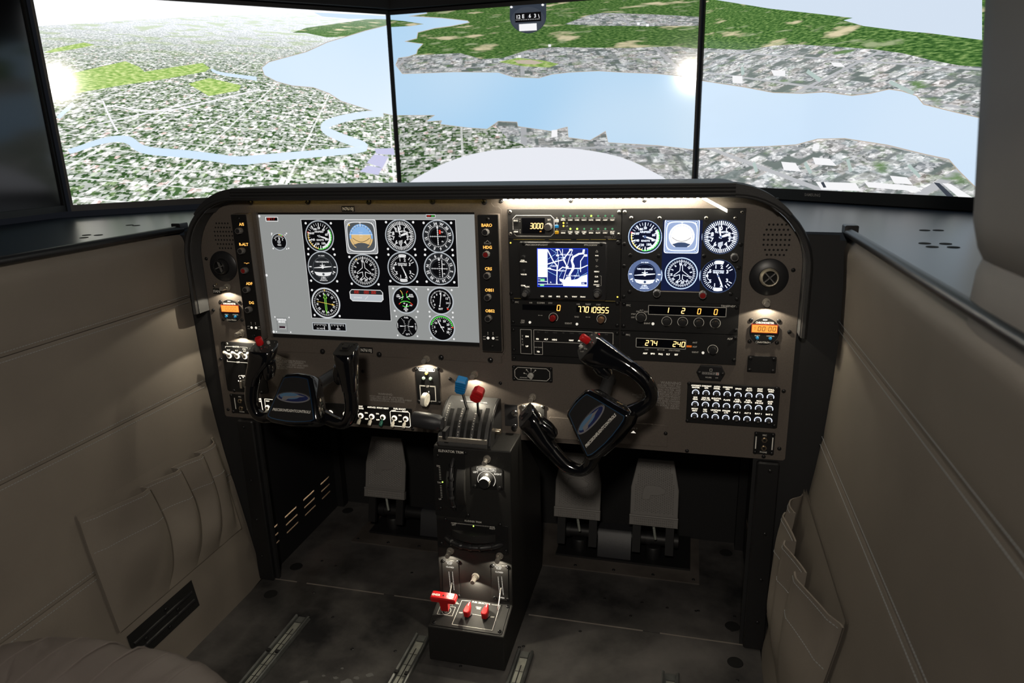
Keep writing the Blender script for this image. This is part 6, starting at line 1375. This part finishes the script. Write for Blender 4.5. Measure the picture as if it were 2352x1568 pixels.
put('title_bar', b, qd, smooth=False, fix=False)
b = MB('white_print')
for s, x, t0 in (('THROTTLE', -.0620, .20), ('PROP RPM DECR', -.0277, .30), ('MIXTURE LEAN', .0040, .38)):
    for i, ch in enumerate(s):
        if ch == ' ': continue
        y, z, nn = drum(min(.97, t0 + .050 * i)); o = nn * .0009
        if o.x > 0: o = -o
        tl = math.atan2(-o.x, o.y) if o.y else 1.5; b.text(ch, 0, 0, .0032, 0, T=tr(x, y + o.x, z + o.y) @ rx(-math.degrees(math.atan2(o.y, -o.x))))
put('lettering', b, qd, smooth=False, fix=False, kind='stuff')
def lever(nm, lab, x, ty, tip, knob):
    y, z, nn = drum(ty); b = MB('black_satin'); p0 = V((x, y + .012, z - .012)); p1 = V((x, y - .004, z + .012)); p2 = V(tip)
    for a, c in ((p0, p1), (p1, p2)):
        d = (c - a).normalized(); w = V((0, -d.z, d.y)) * .0055; u = V((.0013, 0, 0)); b.add([a + w + u, a - w + u, a - w - u, a + w - u, c + w * .7 + u, c - w * .7 + u, c - w * .7 - u, c + w * .7 - u], [(0, 1, 2, 3), (4, 5, 6, 7), (0, 1, 5, 4), (1, 2, 6, 5), (2, 3, 7, 6), (3, 0, 4, 7)])
    a = put('lever_arm', b, qd); knob(p2)
def kn_blue(p):
    b = MB('blue_plastic'); T = tr(p.x, p.y, p.z + .004) @ rx(20) @ ry(13)
    b.prism([(-.0075, -.019), (.0075, -.019), (.0115, -.013), (.0125, .013), (.0095, .019), (-.0095, .019), (-.0125, .013), (-.0115, -.013)], -.010, .010, T=T, bev=.003)
    for k in range(5): b.box(-.0108, .0108, -.0112, .0108, -.011 + .0065 * k, -.0088 + .0065 * k, T)
    put('lever_knob', b, qd, label='blue ribbed propeller knob')
def kn_red(p):
    b = MB('red_plastic'); T = tr(p.x, p.y, p.z + .004) @ rx(24) @ ry(32)
    b.prism([(-.0068, -.0175), (.0068, -.0175), (.0122, -.010), (.0122, .010), (.0068, .0175), (-.0068, .0175), (-.0122, .010), (-.0122, -.010)], -.010, .010, T=T, bev=.0022)
    for k in range(2): b.box(-.0126, .0126, -.0106, .0106, -.0062 + .0095 * k, -.0036 + .0095 * k, T)
    put('lever_knob', b, qd, label='red six-sided mixture knob')
lever('prop', '', -.0190, .30, (-.0195, -.083, .621), kn_blue); lever('mix', '', .0122, .42, (.0165, -.083, .603), kn_red)
p0 = onY(1016, 972, -.118); p1 = onY(948, 961, -.118); b = MB('rubber'); mat('grip_black', (.03, .031, .035), .38, 0, bump=.3, bscale=900); b = MB('grip_black'); b.tube([p0, p0 + (p1 - p0) * .06, p0 + (p1 - p0) * .12, p0 + (p1 - p0) * .5, p0 + (p1 - p0) * .9, p0 + (p1 - p0) * .97, p1], [.0135, .0145, .0175, .0185, .0178, .0165, .012], 24); put('throttle_grip', b, qd, label='thick black throttle grip lying sideways')
b = MB('black_satin'); b.box(-.0565, -.0485, -.118, -.085, .512, .530); put('throttle_arm', b, qd)
b = MB('brass'); b.lathe([(.0066, 0), (.0066, .010), (.0055, .0115), (0, .0115)], T=tr(QX1 + .006, -.055, .512) @ rz(90), n=14); put('friction_knob', b, qd)
b = MB('chrome'); b.lathe([(.008, 0), (.008, .004), (.005, .006), (0, .006)], T=tr(.079, -.0005, .537), n=18); b.use('black_satin'); b.box(.055, .085, -.0035, 0, .505, .556); put('mounting_lug', b, qd)

# ================================================================ centre pedestal
class Plane:
    def __init__(s, o, tilt): s.T = tr(*o) @ rx(-tilt); s.I = s.T.inverted(); s.o = V(o); s.n = (s.T.to_3x3() @ V((0, -1, 0)))
    def q(s, px, py, off=0.): p = s.I @ onP(px, py, s.o + s.n * off, s.n); return (p.x, p.z)
    def w(s, px, py, off=0.): return onP(px, py, s.o + s.n * off, s.n)
    def rect(s, a, c): x0, z1 = s.q(*a); x1, z0 = s.q(*c); return x0, x1, z0, z1
    def h(s, px, py, h): return abs(s.q(px, py - h / 2)[1] - s.q(px, py + h / 2)[1])
    def tx(s, b, t, px, py, h, off=.0003, **k): x, z = s.q(px, py); b.text(t, x, z, s.h(px, py, h), -off, T=s.T, **k)
PX0, PX1 = -.0865, .0915; YT, YB_, ZT_, ZB_ = -.097, -.118, .484, .111
pd = thing('pedestal', 'black centre pedestal below the throttle quadrant', 'pedestal', (.0025, -.05, 0))
b = MB('ped_paint'); pr = [(-.200, 0), (-.200, .089), (YB_, ZB_), (YT, ZT_), (YT + .004, ZT_ + .002), (.0, ZT_ + .002), (.20, .30), (.21, 0)]
n = len(pr); b.add([(x, y, z) for x in (PX0, PX1) for y, z in pr], [tuple(range(n)), tuple(reversed(range(n, 2 * n)))] + [(i, (i + 1) % n, n + (i + 1) % n, n + i) for i in range(n)]); body = put('housing', b, pd, smooth=False)
bv = body.modifiers.new('edge', 'BEVEL'); bv.width = .0022; bv.segments = 2; bv.limit_method = 'ANGLE'; bv.angle_limit = radians(20)
FA = Plane((0, YB_, ZB_), math.degrees(math.atan2(YT - YB_, ZT_ - ZB_)))
def fplate(name, a, c, th=.0016, m='plate_black', r=.003, parent=pd, P=FA, lab=None):
    x0, x1, z0, z1 = P.rect(a, c); b = MB(m); b.prism(rrect(x0, x1, z0, z1, r, 3), -th, 0, T=P.T, bev=.0005); return put(name, b, parent, label=lab)
def fscrews(pts, P=FA, me=SCR, parent=pd, off=.0016):
    for p in pts: o = inst(me, 'screw', parent, P.w(*p, off)); o.rotation_euler = P.T.to_euler()
fplate('trim_plate', (995, 1029), (1072, 1190)); fplate('rudder_plate', (1004, 1190), (1168, 1275))
b = MB('white_print'); FA.tx(b, 'ELEVATOR TRIM', 1036, 1036, 5.4, .0019, bold=.02); FA.tx(b, 'RUDDER TRIM', 1087, 1196.5, 4, .0019); FA.tx(b, 'DN', 1007.5, 1069, 3.6, .0019); FA.tx(b, 'T/O', 1009.5, 1107, 3.6, .0019); FA.tx(b, 'UP', 1011.5, 1145, 3.6, .0019); FA.tx(b, 'NOSE', 1042.5, 1200, 3, .0019); FA.tx(b, 'LEFT', 1043, 1204, 3, .0019); FA.tx(b, 'NOSE', 1131, 1209, 3, .0019); FA.tx(b, 'RIGHT', 1131.5, 1213, 3, .0019)
put('lettering', b, pd, smooth=False, fix=False, kind='stuff')
b = MB('white_print')
for i in range(19):
    if 8 <= i <= 10: continue
    x, z = FA.q(1010.3 + .26 * i, 1073 + 3.75 * i); b.line((x - .002, z), (x + .002, z), .0010, -.0019, T=FA.T)
for i in range(26): x, z = FA.q(1049.5 + 3.05 * i, 1200.5 + .31 * i); b.line((x, z - .0013), (x, z + .0013), .0010, -.0019, T=FA.T)
put('scale_mark', b, pd, smooth=False, fix=False, kind='stuff')
for p in ((1017, 1106), (1088, 1207)): x, z = FA.q(*p); b = MB('led_green'); b.lathe([(.0017, 0), (.0014, .001), (0, .0012)], T=FA.T @ tr(x, -.0016, z), n=8); put('trim_lamp', b, pd)
# elevator wheel
xw = FA.q(1043, 1112)[0]; zw = FA.q(1043, 1112)[1]; RWH, OFW = .088, .064
b = MB('black_void'); b.prism(rrect(xw - .0075, xw + .0075, zw - .064, zw + .064, .007, 5), -.0019, -.0016, T=FA.T); put('wheel_slot', b, pd, smooth=False)
ew = MB('black_satin'); pts = []
def arcpts(R_, of, half, n): return [(-(R_ * cos(a) - of), R_ * sin(a)) for a in [-half + 2 * half * i / n for i in range(n + 1)]]
hf = math.acos((OFW - .001) / RWH); q = arcpts(RWH, OFW, hf, 24); ew.tube([FA.T @ V((xw, y, zw + z)) for y, z in q], .0052, 10)
for i in (3, 8, 12, 16, 21): y, z = q[i]; ew.lathe([(.0068, -.0035), (.0072, 0), (.0068, .0035)], T=FA.T @ tr(xw, y, zw + z) @ rx(90 + math.degrees(math.atan2(z, OFW - y))), n=12)
put('elevator_wheel', ew, pd, label='knobbed elevator trim wheel')
def segment(name, x0, x1, R_, of, half, vert=True, cz=0, cx=0):
    b = MB('plate_dark'); p = arcpts(R_, of, half, 18); n = len(p)
    vs = [(x0, y, cz + z) for y, z in p] + [(x1, y, cz + z) for y, z in p] if vert else [(cx + z, y, x0) for y, z in p] + [(cx + z, y, x1) for y, z in p]
    b.add(vs, [(i, i + 1, n + i + 1, n + i) for i in range(n - 1)] + [tuple(range(n)), tuple(reversed(range(n, 2 * n)))], FA.T); return put(name, b, pd)
c = FA.q(1060, 1118); segment('wheel_cover', c[0] - .0085, c[0] + .010, .080, .066, math.acos(.0645 / .080), cz=c[1]); segment('wheel_cover', xw - .016, xw - .009, .080, .070, math.acos(.0685 / .080), cz=c[1])
# rudder wheel
c = FA.q(1088, 1243); b = MB('black_void'); b.prism(rrect(c[0] - .068, c[0] + .068, c[1] - .005, c[1] + .009, .006, 5), -.0019, -.0016, T=FA.T); put('wheel_slot', b, pd, smooth=False)
rw = MB('black_satin'); q = arcpts(.092, .064, math.acos(.063 / .092), 26); rw.tube([FA.T @ V((c[0] + z, y, c[1])) for y, z in q], .0055, 10)
for i in (4, 9, 13, 17, 22): y, z = q[i]; rw.lathe([(.0070, -.0035), (.0075, 0), (.0070, .0035)], T=FA.T @ tr(c[0] + z, y, c[1]) @ rz(90 - math.degrees(math.atan2(z, OFW - y))), n=12)
put('rudder_wheel', rw, pd, label='knobbed rudder trim wheel')
segment('wheel_cover', c[1] + .006, c[1] + .024, .085, .066, math.acos(.0645 / .085), False, cx=FA.q(1088, 1225)[0])
# aileron trim
fplate('aileron_plate', (1082, 1071), (1155.5, 1126)); b = MB('text_soft'); x, z = FA.q(1117.5, 1077); b.frame(x - .0215, x + .0215, z - .004, z + .004, .0009, -.0019, T=FA.T); FA.tx(b, 'AILERON TRIM', 1117.5, 1077, 4.4, .0019, w=.038, bold=.03); FA.tx(b, 'LEFT', 1093, 1083, 4, .0019, bold=.03); FA.tx(b, 'RIGHT', 1144, 1088, 4, .0019, bold=.03); x, z = FA.q(1118, 1101); b.ring(x, z, .0195, .0207, -.0019, 30, -112, 130, T=FA.T); put('marking', b, pd, smooth=False, fix=False, kind='stuff')
b = MB('knob_black'); b.lathe([(.0185, 0), (.0175, .004), (.0135, .008), (.0125, .0085), (.0125, .009)], T=FA.T @ tr(x, -.0016, z), n=30); b.use('knob_pale'); kb = knurl('knob_pale', .0122, .013, 18, 'knob_black', .9); b.add(kb.v, [f for f, m in zip(kb.f, kb.fm) if m == 0], FA.T @ tr(x, -.010, z)); b.use('knob_black'); b.lathe([(.0112, .0225), (.0112, .0235), (0, .024)], T=FA.T @ tr(x, 0, z), n=20); put('aileron_knob', b, pd, label='ribbed pale aileron trim knob')
# cowl flap plates
for a, c_, lx, side in (((1015.5, 1283), (1056, 1371), 1036, 'left'), ((1128.5, 1294.5), (1168.5, 1379), 1149, 'right')):
    fplate('cowl_plate', a, c_, .0018, 'plate_dark'); mx, my = (a[0] + c_[0]) / 2, (a[1] + c_[1]) / 2
    b = MB('text_soft'); FA.tx(b, 'COWL', mx - 3, a[1] + 6, 3.4, .0021, bold=.03); FA.tx(b, 'FLAP', mx - 2.5, a[1] + 10, 3.4, .0021, bold=.03); FA.tx(b, 'CLOSED', mx - 1.5, a[1] + 18, 3.2, .0021, bold=.02); FA.tx(b, 'OPEN', mx + 4, c_[1] - 8, 3.2, .0021)
    for k in range(22):
        for dx in (-3.4, 4.6): x, z = FA.q(mx + dx + .19 * k - .6, a[1] + 29 + 1.95 * k); b.line((x - .0009, z), (x + .0009, z), .0009, -.0021, T=FA.T)
    put('marking', b, pd, smooth=False, fix=False, kind='stuff'); x0, z0 = FA.q(mx, a[1] + 28); x1, z1 = FA.q(mx + 4.5, a[1] + 70); b = MB('black_void'); b.prism(rrect((x0 + x1) / 2 - .0022, (x0 + x1) / 2 + .0022, z1, z0, .002, 3), -.0021, -.0018, T=FA.T); put('cowl_slot', b, pd, smooth=False)
    q0 = FA.T @ V((x1 - .001, -.002, (z0 + z1) / 2 - .005)); q1 = FA.T @ V((x1 - .001, -.030, z1 - .012)); q2 = FA.T @ V((x1 - .0012, -.034, z1 - .020)); b = MB('screw_steel'); b.tube([q0, q1, q2], .0016, 8); put('cowl_lever', b, pd)
    fscrews(((a[0] + 4, a[1] + 3.5), (c_[0] - 4, a[1] + 6.5), (a[0] + 8, c_[1] - 7), (c_[0] - 2, c_[1] - 3)))
fscrews(((1005, 1046), (1069, 1040), (1012, 1166.5), (1075, 1183), (1023, 1192), (1148.5, 1204.5), (1014, 1247), (1162, 1265), (1091, 1116), (1148.5, 1120)), off=.0018)
for lab, px, py in (('post light above the aileron trim knob', 1119, 1053.5), ('post light above the left cowl flap plate', 1035, 1264), ('post light above the right cowl flap plate', 1148, 1275.5), ('lowest post light, above the red fuel selectors', 1092.5, 1323)): post_light(lab, px, py, base=FA.w(px, py), ey=.8)
# lower box top
FB = Plane((0, -.200, .089), math.degrees(math.atan2(YB_ + .200, ZB_ - .089)))
x0, x1 = PX0 + .006, PX1 - .006; H_ = hypot(YB_ + .2, ZB_ - .089); b = MB('plate_dark'); b.prism(rrect(x0, x1, .005, H_ - .001, .004, 3), -.0014, 0, T=FB.T, bev=.0005); put('selector_plate', b, pd)
b = MB('white_print')
def k9(u, v): return (970 + u * .13905, 1350 + v * .13905)
for q in ([(655, 212), (800, 222)], [(1150, 280), (1285, 296), (1155, 705), (492, 605), (655, 212)], [(810, 435), (985, 465)], [(305, 292), (550, 325), (495, 468), (247, 435)]): b.poly([FB.q(*k9(*p)) for p in q], .0009, -.0017, len(q) == 4, T=FB.T)
x, z = FB.q(*k9(400, 380)); b.ring(x, z, .0098, .0107, -.0017, 26, T=FB.T)
for s, u, v, h in (('FUEL SELECTOR', 975, 255, 3.6), ('OFF', 638, 415, 3), ('OFF', 1160, 487, 3), ('CROSS', 930, 325, 2.6), ('FEED', 930, 350, 2.6), ('PULL', 560, 240, 2.6), ('DOWN', 560, 262, 2.6), ('PUSH TO', 455, 278, 2.4)): FB.tx(b, s, *k9(u, v), h, .0017, bold=.02)
put('marking', b, pd, smooth=False, fix=False, kind='stuff'); fscrews((k9(195, 563), k9(1278, 718), k9(1415, 308)), FB, off=.0014)
x, z = FB.q(*k9(392, 395)); T = FB.T @ tr(x, -.0014, z); b = MB('chrome'); b.lathe([(.0052, 0), (.0052, .006), (.004, .0075), (.004, .012)], T=T, n=16); st = put('handle_stem', b, pd)
TW = tr(*(FB.T @ V((x, -.0014, z)))); b = MB('red_plastic'); b.prism([(-.0085, .008), (.0085, .008), (.0105, .040), (-.0105, .040)], -.006, .006, T=TW @ rx(12)); b.prism(rrect(-.030, .030, .036, .051, .005, 4), -.010, .010, T=TW @ rx(12), bev=.0025); put('emergency_handle', b, pd, label='red T-handle lettered EMER LDG')
b = MB('white_print'); Tt = TW @ rx(12) @ tr(0, 0, .0513) @ rx(-90); b.text('EMER', -.0165, 0, .0055, 0, T=Tt, bold=.04, w=.020); b.text('LDG', .0165, 0, .0055, 0, T=Tt, bold=.04, w=.016); b.use('black_void'); b.disc(0, 0, .0022, 0, 10, T=Tt); put('handle_lettering', b, pd, smooth=False, fix=False)
for u, v in ((755, 440), (1048, 470)):
    x, z = FB.q(*k9(u, v)); T = FB.T @ tr(x, -.0014, z); b = MB('black_satin'); b.lathe([(.010, 0), (.010, .004), (0, .004)], T=T, n=8); put('selector_base', b, pd)
    b = MB('red_plastic'); b.prism([(-.0075, -.006), (-.0045, -.011), (.0045, -.011), (.0075, -.006), (.0062, .006), (.0018, .019), (-.0018, .019), (-.0062, .006)], -.020, -.004, T=T @ ry(4), bev=.0016); o = put('fuel_selector', b, pd, label='red pointed fuel selector knob'); b = MB('white_print'); b.line((0, .008), (0, .017), .0014, -.0203, T=T @ ry(4)); b.line((0, -.0113), (0, -.0112), .001, -.0203, T=T); put('pointer_line', b, o, smooth=False, fix=False)
# ================================================================ control yokes
glow('rim_blue_lit', (.10, .22, .42), .55) if False else mat('rim_blue_lit', (.10, .24, .48), .15, .9)  # blue light along the badge edge is put into the rim colour
mat('badge_black', (.012, .012, .013), .42); mat('logo_navy', (.016, .025, .10), .3); mat('logo_sky', (.10, .20, .33), .3); mat('logo_silver', (.34, .34, .37), .3, .5)
def yoke(label, hub, roll, mir):
    t = thing('control_yoke', label, 'yoke', hub, 'control yokes'); t.rotation_euler = (0, radians(-roll), 0)
    def add(name, b, parent=None, **k):
        if mir < 0:
            for i, p in enumerate(b.v): b.v[i] = V((-p.x, p.y, p.z)) 
        return put(name, b, parent or t, local=True, **k)
    # horns and cross bar as one skin
    me = bpy.data.meshes.new('horns'); vs = []; es = []; rd = []
    def chain(pts, start=None):
        last = start
        for p, r in pts:
            vs.append(p); rd.append(r); i = len(vs) - 1
            if last is not None: es.append((last, i))
            last = i
        return last
    vs.append((0, .0, -.03)); rd.append((.026, .020))
    for s in (-1, 1):
        chain([((s * .035, -.002, -.036), (.020, .017)), ((s * .068, -.005, -.049), (.0150, .0150)), ((s * .092, -.007, -.055), (.0145, .0145)), ((s * .109, -.008, -.047), (.0150, .0150)), ((s * .118, -.006, -.022), (.0150, .0155)), ((s * .1165, .0, .012), (.0150, .0165)), ((s * .110, .006, .040), (.0145, .0170)), ((s * .102, .012, .062), (.0120, .0150))], 0)
    me.from_pydata(vs, es, []); o = bpy.data.objects.new('horns', me); COL.objects.link(o); o.parent = t; me.materials.append(MATS['black_gloss'])
    m = o.modifiers.new('skin', 'SKIN'); m.use_smooth_shade = True
    for i, r in enumerate(rd): me.skin_vertices[0].data[i].radius = r
    me.skin_vertices[0].data[0].use_root = True
    ss = o.modifiers.new('sub', 'SUBSURF'); ss.levels = 2; ss.render_levels = 2
    # centre block, its face leaning back
    TF = tr(0, -.020, 0) @ rx(-26)
    blk = [(-.060, -.046), (-.045, -.053), (0, -.057), (.045, -.053), (.060, -.046), (.062, -.038), (.036, .044), (.028, .051), (0, .054), (-.028, .051), (-.036, .044), (-.062, -.038)]
    b = MB('black_gloss'); ri = [(inset(blk, .006), -.010), (inset(blk, .0022), -.0075), (blk, -.003), (blk, .030), (inset(blk, .012), .045)]; n = len(blk); b.add([(x, y, z) for q, y in ri for x, z in q], [tuple(range(n)), tuple(reversed(range(4 * n, 5 * n)))] + [(k * n + i, k * n + n + i, k * n + n + (i + 1) % n, k * n + (i + 1) % n) for k in range(4) for i in range(n)], TF); add('centre_block', b)
    bd = smooth_poly(inset(blk, .008), 1); b = MB('rim_blue_lit'); b.prism(bd, -.0112, -.009, T=TF); add('badge_rim', b, smooth=False)
    b = MB('badge_black'); b.prism(inset(bd, .0016), -.0118, -.0095, T=TF); bp = add('badge', b, smooth=False)
    def el(b, m, a, c, y, u=0, v=0): b.use(m); b.flat([(u + a * cos(q * pi / 24), v + c * sin(q * pi / 24)) for q in range(48)], y, T=TF)
    b = MB('logo_silver'); y = -.0121; el(b, 'logo_silver', .0385, .0112, y, 0, .002); el(b, 'badge_black', .0372, .0101, y - .0001, 0, .0027); el(b, 'logo_silver', .0362, .0098, y - .0002, 0, .002); el(b, 'logo_navy', .0345, .0086, y - .0003, 0, .002); el(b, 'logo_sky', .0230, .0066, y - .0004, -.0085, .0045)
    b.use('logo_silver'); b.flat([(-.026, -.0045), (-.023, .0035), (.004, .0045), (.010, .0075), (.027, .0050), (.012, .0025), (.002, .0015), (-.010, -.0005), (-.015, -.0045)], y - .0005, T=TF)
    put('emblem', b, bp, local=True, smooth=False, fix=False, label='oval blue and silver emblem')
    b = MB('white_print'); b.text('PRECISIONFLIGHTCONTROLS', 0, -.0255, .0052, y, w=.088, shear=.28, bold=.03, T=TF); put('lettering', b, bp, local=True, smooth=False, fix=False)
    # grip heads: lofted sections growing out of the horns, cut off by a tilted top
    def loft(secs, nm, s, tilt=.34, e=2.9, n=28):
        b = MB('black_gloss'); R_ = []
        for cx, cy, cz, hx, hy, k in secs:
            row = []
            for i in range(n):
                a = 2 * pi * i / n; c_, s_ = cos(a), sin(a); x = hx * abs(c_) ** (2 / e) * (1 if c_ > 0 else -1); y = hy * abs(s_) ** (2 / e) * (1 if s_ > 0 else -1)
                row.append(len(b.v)); b.v.append(V((s * (cx + x), cy + y, cz + y * tilt * k)))
            R_.append(row)
        for p, q in zip(R_, R_[1:]):
            for i in range(n): b.f.append([p[i], p[(i + 1) % n], q[(i + 1) % n], q[i]]); b.fm.append(0)
        b.f.append(R_[-1]); b.fm.append(0); b.f.append(list(reversed(R_[0]))); b.fm.append(0); return add(nm, b)
    loft([(.1145, .001, .018, .0148, .0160, 0), (.111, .005, .034, .0165, .0180, .2), (.104, .010, .050, .0215, .0205, .5), (.096, .015, .066, .0275, .0235, .8), (.092, .019, .082, .0292, .0250, 1), (.0905, .021, .0945, .0285, .0248, 1), (.090, .0215, .0975, .0265, .0230, 1)], 'grip_head', -1)
    loft([(.1145, .001, .018, .0148, .0160, 0), (.112, .006, .040, .0165, .0185, .3), (.108, .013, .062, .0195, .0215, .7), (.104, .018, .082, .0225, .0240, 1), (.1025, .021, .0975, .0235, .0248, 1), (.102, .0215, .1005, .0215, .0230, 1)], 'switch_head', 1)
    loft([(.078, .008, .030, .006, .010, 0), (.077, .009, .036, .010, .013, 0), (.076, .011, .050, .0125, .0150, .3), (.078, .014, .064, .0125, .0150, .6)], 'finger_rest', -1)
    loft([(.090, .008, .030, .006, .010, 0), (.089, .009, .036, .010, .013, 0), (.088, .011, .052, .0115, .0150, .3), (.090, .014, .070, .0115, .0150, .6)], 'finger_rest', 1)
    TP = tr(-.090, .0215, .0982) @ rx(18.8)
    b = MB('plate_dark'); pl = smooth_poly(rrect(-.0255, .0255, -.0225, .0225, .008, 3), 1); b.add([(u, v, z) for z in (-.001, .0006) for u, v in pl], [tuple(range(len(pl))), tuple(range(len(pl), 2 * len(pl)))] + [(i, (i + 1) % len(pl), len(pl) + (i + 1) % len(pl), len(pl) + i) for i in range(len(pl))], TP); add('button_plate', b, smooth=False)
    b = MB('red_plastic'); b.lathe([(.0072, 0), (.0078, .002), (.0078, .014), (.0068, .0165), (0, .0172)], T=TP @ tr(-.008, .002, .003) @ rx(-90), n=22); add('red_button', b, label='red push-to-talk button')
    b = MB('chrome'); b.lathe([(.0066, 0), (.0066, .004)], T=TP @ tr(-.008, .002, .0004) @ rx(-90), n=20); b.lathe([(.0032, 0), (.0032, .003)], T=TP @ tr(.010, .006, .0004) @ rx(-90), n=12)
    for u, v in ((.002, -.012), (.012, -.006), (.016, .0), (-.016, -.014), (.018, .014), (-.018, .014), (.006, -.005)): b.lathe([(.0019, 0), (.0015, .0016), (0, .002)], T=TP @ tr(u, v, .0004) @ rx(-90), n=8)
    add('button_hardware', b, kind='stuff')
    b = MB('knob_pale'); b.lathe([(.0034, .003), (.0036, .007), (.0028, .0085), (0, .009)], T=TP @ tr(.010, .006, .0004) @ rx(-90), n=14); add('trim_button', b)
    TQ = tr(.102, .0215, .1012) @ rx(18.8); b = MB('plate_dark'); pl = rrect(-.0205, .0205, -.0225, .0225, .006, 3); b.add([(u, v, z) for z in (-.001, .0008) for u, v in pl], [tuple(range(len(pl))), tuple(range(len(pl), 2 * len(pl)))] + [(i, (i + 1) % len(pl), len(pl) + (i + 1) % len(pl), len(pl) + i) for i in range(len(pl))], TQ); add('switch_plate', b, smooth=False)
    b = MB('black_satin'); b.box(-.010, .010, -.008, .010, .0008, .0030, TQ); b.box(-.0065, .0065, -.003, .008, .0030, .0060, TQ); add('rocker_switch', b, smooth=False)
    b = MB('screw_black')
    for u, v in ((-.013, .016), (.013, .016)): b.lathe([(.0026, 0), (.0022, .0014), (0, .0016)], T=TQ @ tr(u, v, .0008) @ rx(-90), n=10)
    add('plate_screw', b, kind='stuff')
    b = MB('black_satin'); b.lathe([(.020, -.219), (.020, -.214), (.013, -.210), (.013, -.03)], T=tr(0, 0, 0), n=24); add('shaft', b)
    return t
yoke('black control yoke at the left, standing upright', (-.331, -.212, .629), 0, 1)
yoke('black control yoke at the right, rolled steeply to the left', (.291, -.212, .629), 51.5, -1)

# ================================================================ rudder pedals
def pedal_mesh():
    b = MB('tread'); o = [(-.047, .155), (.047, .155), (.063, .075), (.063, .0), (-.063, .0), (-.063, .075)]; b.prism(o, 0, .006, bev=.0015)
    q = inset(o, .008); b.poly(q, .0012, -.0006, True); me = b.mesh('tread_plate', smooth=False); return me
def chequer():
    b = MB('tread')
    for i in range(19):
        for j in range(21):
            x = -.050 + .0055 * i; z = .012 + .0064 * j + (.0032 if i % 2 else 0)
            lim = .063 - .0085 if z < .075 else .063 - .0085 - (z - .075) * .2
            if abs(x) < lim - .002 and z < .142: b.add([(x - .0025, -.0001, z), (x, -.0001, z - .0029), (x + .0025, -.0001, z), (x, -.0001, z + .0029), (x, -.0012, z)], [(0, 1, 4), (1, 2, 4), (2, 3, 4), (3, 0, 4)])
    return b.mesh('chequer', smooth=False)
def heel():
    b = MB('tread'); b.prism([(-.064, -.026), (.064, -.026), (.064, -.003), (-.064, -.003)], -.004, .010, bev=.001)
    for i in range(20):
        for j in range(3): x = -.050 + .0053 * i; z = -.021 + .0064 * j; b.add([(x - .0024, -.0041, z), (x, -.0041, z - .0028), (x + .0024, -.0041, z), (x, -.0041, z + .0028), (x, -.0052, z)], [(0, 1, 4), (1, 2, 4), (2, 3, 4), (3, 0, 4)])
    b.tube([(-.064, -.002, -.001), (.064, -.002, -.001)], .003, 8); return b.mesh('heel_bar', smooth=False)
def emboss():
    b = MB('tread'); b.prism([(-.034, .045), (-.030, .072), (-.026, .082), (-.010, .085), (.014, .083), (.030, .074), (.026, .064), (.008, .058), (-.010, .057), (-.012, .045)], -.0022, 0, bev=.0008); b.poly([(-.026, .074), (-.006, .070), (.010, .073), (.006, .078)], .0008, -.0026); return b.mesh('emblem', smooth=False)
PM, CH, HB, EM = pedal_mesh(), chequer(), heel(), emboss()
mat('pedal_black', (.010, .010, .011), .5)
def pedal(x, lab):
    t = thing('rudder_pedal', lab, 'pedal', (x, .268, .155), 'rudder pedals in the footwell'); t.rotation_euler = (radians(-14), 0, 0)
    for me, nm in ((PM, 'tread_plate'), (CH, 'chequer_tread'), (HB, 'heel_bar'), (EM, 'embossed_mark')):
        o = bpy.data.objects.new(nm, me); COL.objects.link(o); o.parent = t
        if nm == 'chequer_tread': o['kind'] = 'stuff'
        if nm == 'embossed_mark': o['label'] = 'raised swoosh mark on the tread'
    b = MB('spring'); b.tube([(0.0, .012, -.024), (.004, .014, -.05), (.007, .016, -.066)], .0035, 8)
    for k in range(9): b.lathe([(.0035, -.0008), (.0046, 0), (.0035, .0008)], T=tr(.0008 * k, .012 + .0005 * k, -.027 - .0045 * k) @ rx(-90), n=8)
    put('spring_bolt', b, t, local=True)
    for s in (-1, 1): b = MB('pedal_black'); b.prism([(s * .044 - .011, -.105), (s * .044 + .011, -.105), (s * .044 + .011, .02), (s * .044 - .011, .02)], .010, .022); put('arm', b, t, local=True)
pedal(.1795, 'grey chequered rudder pedal behind the right yoke'); pedal(.3865, 'grey chequered rudder pedal at the far right'); pedal(-.394, 'grey chequered rudder pedal alone in the left footwell'); 
def pedal_base(x0, x1, lab):
    t = thing('pedal_base', lab, 'pedal base', ((x0 + x1) / 2, .35, .003)); b = MB('pedal_black'); b.box(x0, x1, .266, .43, .003, .009); put('base_plate', b, t)
    b = MB('pedal_black'); b.tube([(x0 + .015, .318, .058), (x1 - .05, .318, .058)], .017, 18); put('axle', b, t)
    xm = (x0 + x1) / 2 - .022 if x0 > 0 else (x0 + x1) / 2 + .022
    b = MB('grip_black'); b.add([(x, y, z) for x in (xm - .046, xm + .046) for y, z in ((.275, .009), (.292, .074), (.302, .082), (.335, .082), (.40, .009))], [(0, 1, 2, 3, 4), (9, 8, 7, 6, 5)] + [(i, (i + 1) % 5, 5 + (i + 1) % 5, 5 + i) for i in range(5)]); put('housing', b, t)
    for xx in ((.1795, .3865) if x0 > 0 else (-.394, -.187)):
        b = MB('pedal_black'); b.lathe([(.022, 0), (.022, .028), (.019, .033), (0, .033)], T=tr(xx, .31, .009) @ rx(-90), n=22); put('damper', b, t)
    for k in range(5): xx = x0 + .03 + (x1 - .07 - x0) * k / 4; b = MB('pedal_black'); b.tube([(xx - .006, .318, .058), (xx + .006, .318, .058)], .020, 18); put('clamp', b, t)
pedal_base(.118, .488, 'black pedal carrier on the floor of the right footwell'); pedal_base(-.456, -.086, 'black pedal carrier on the floor of the left footwell')
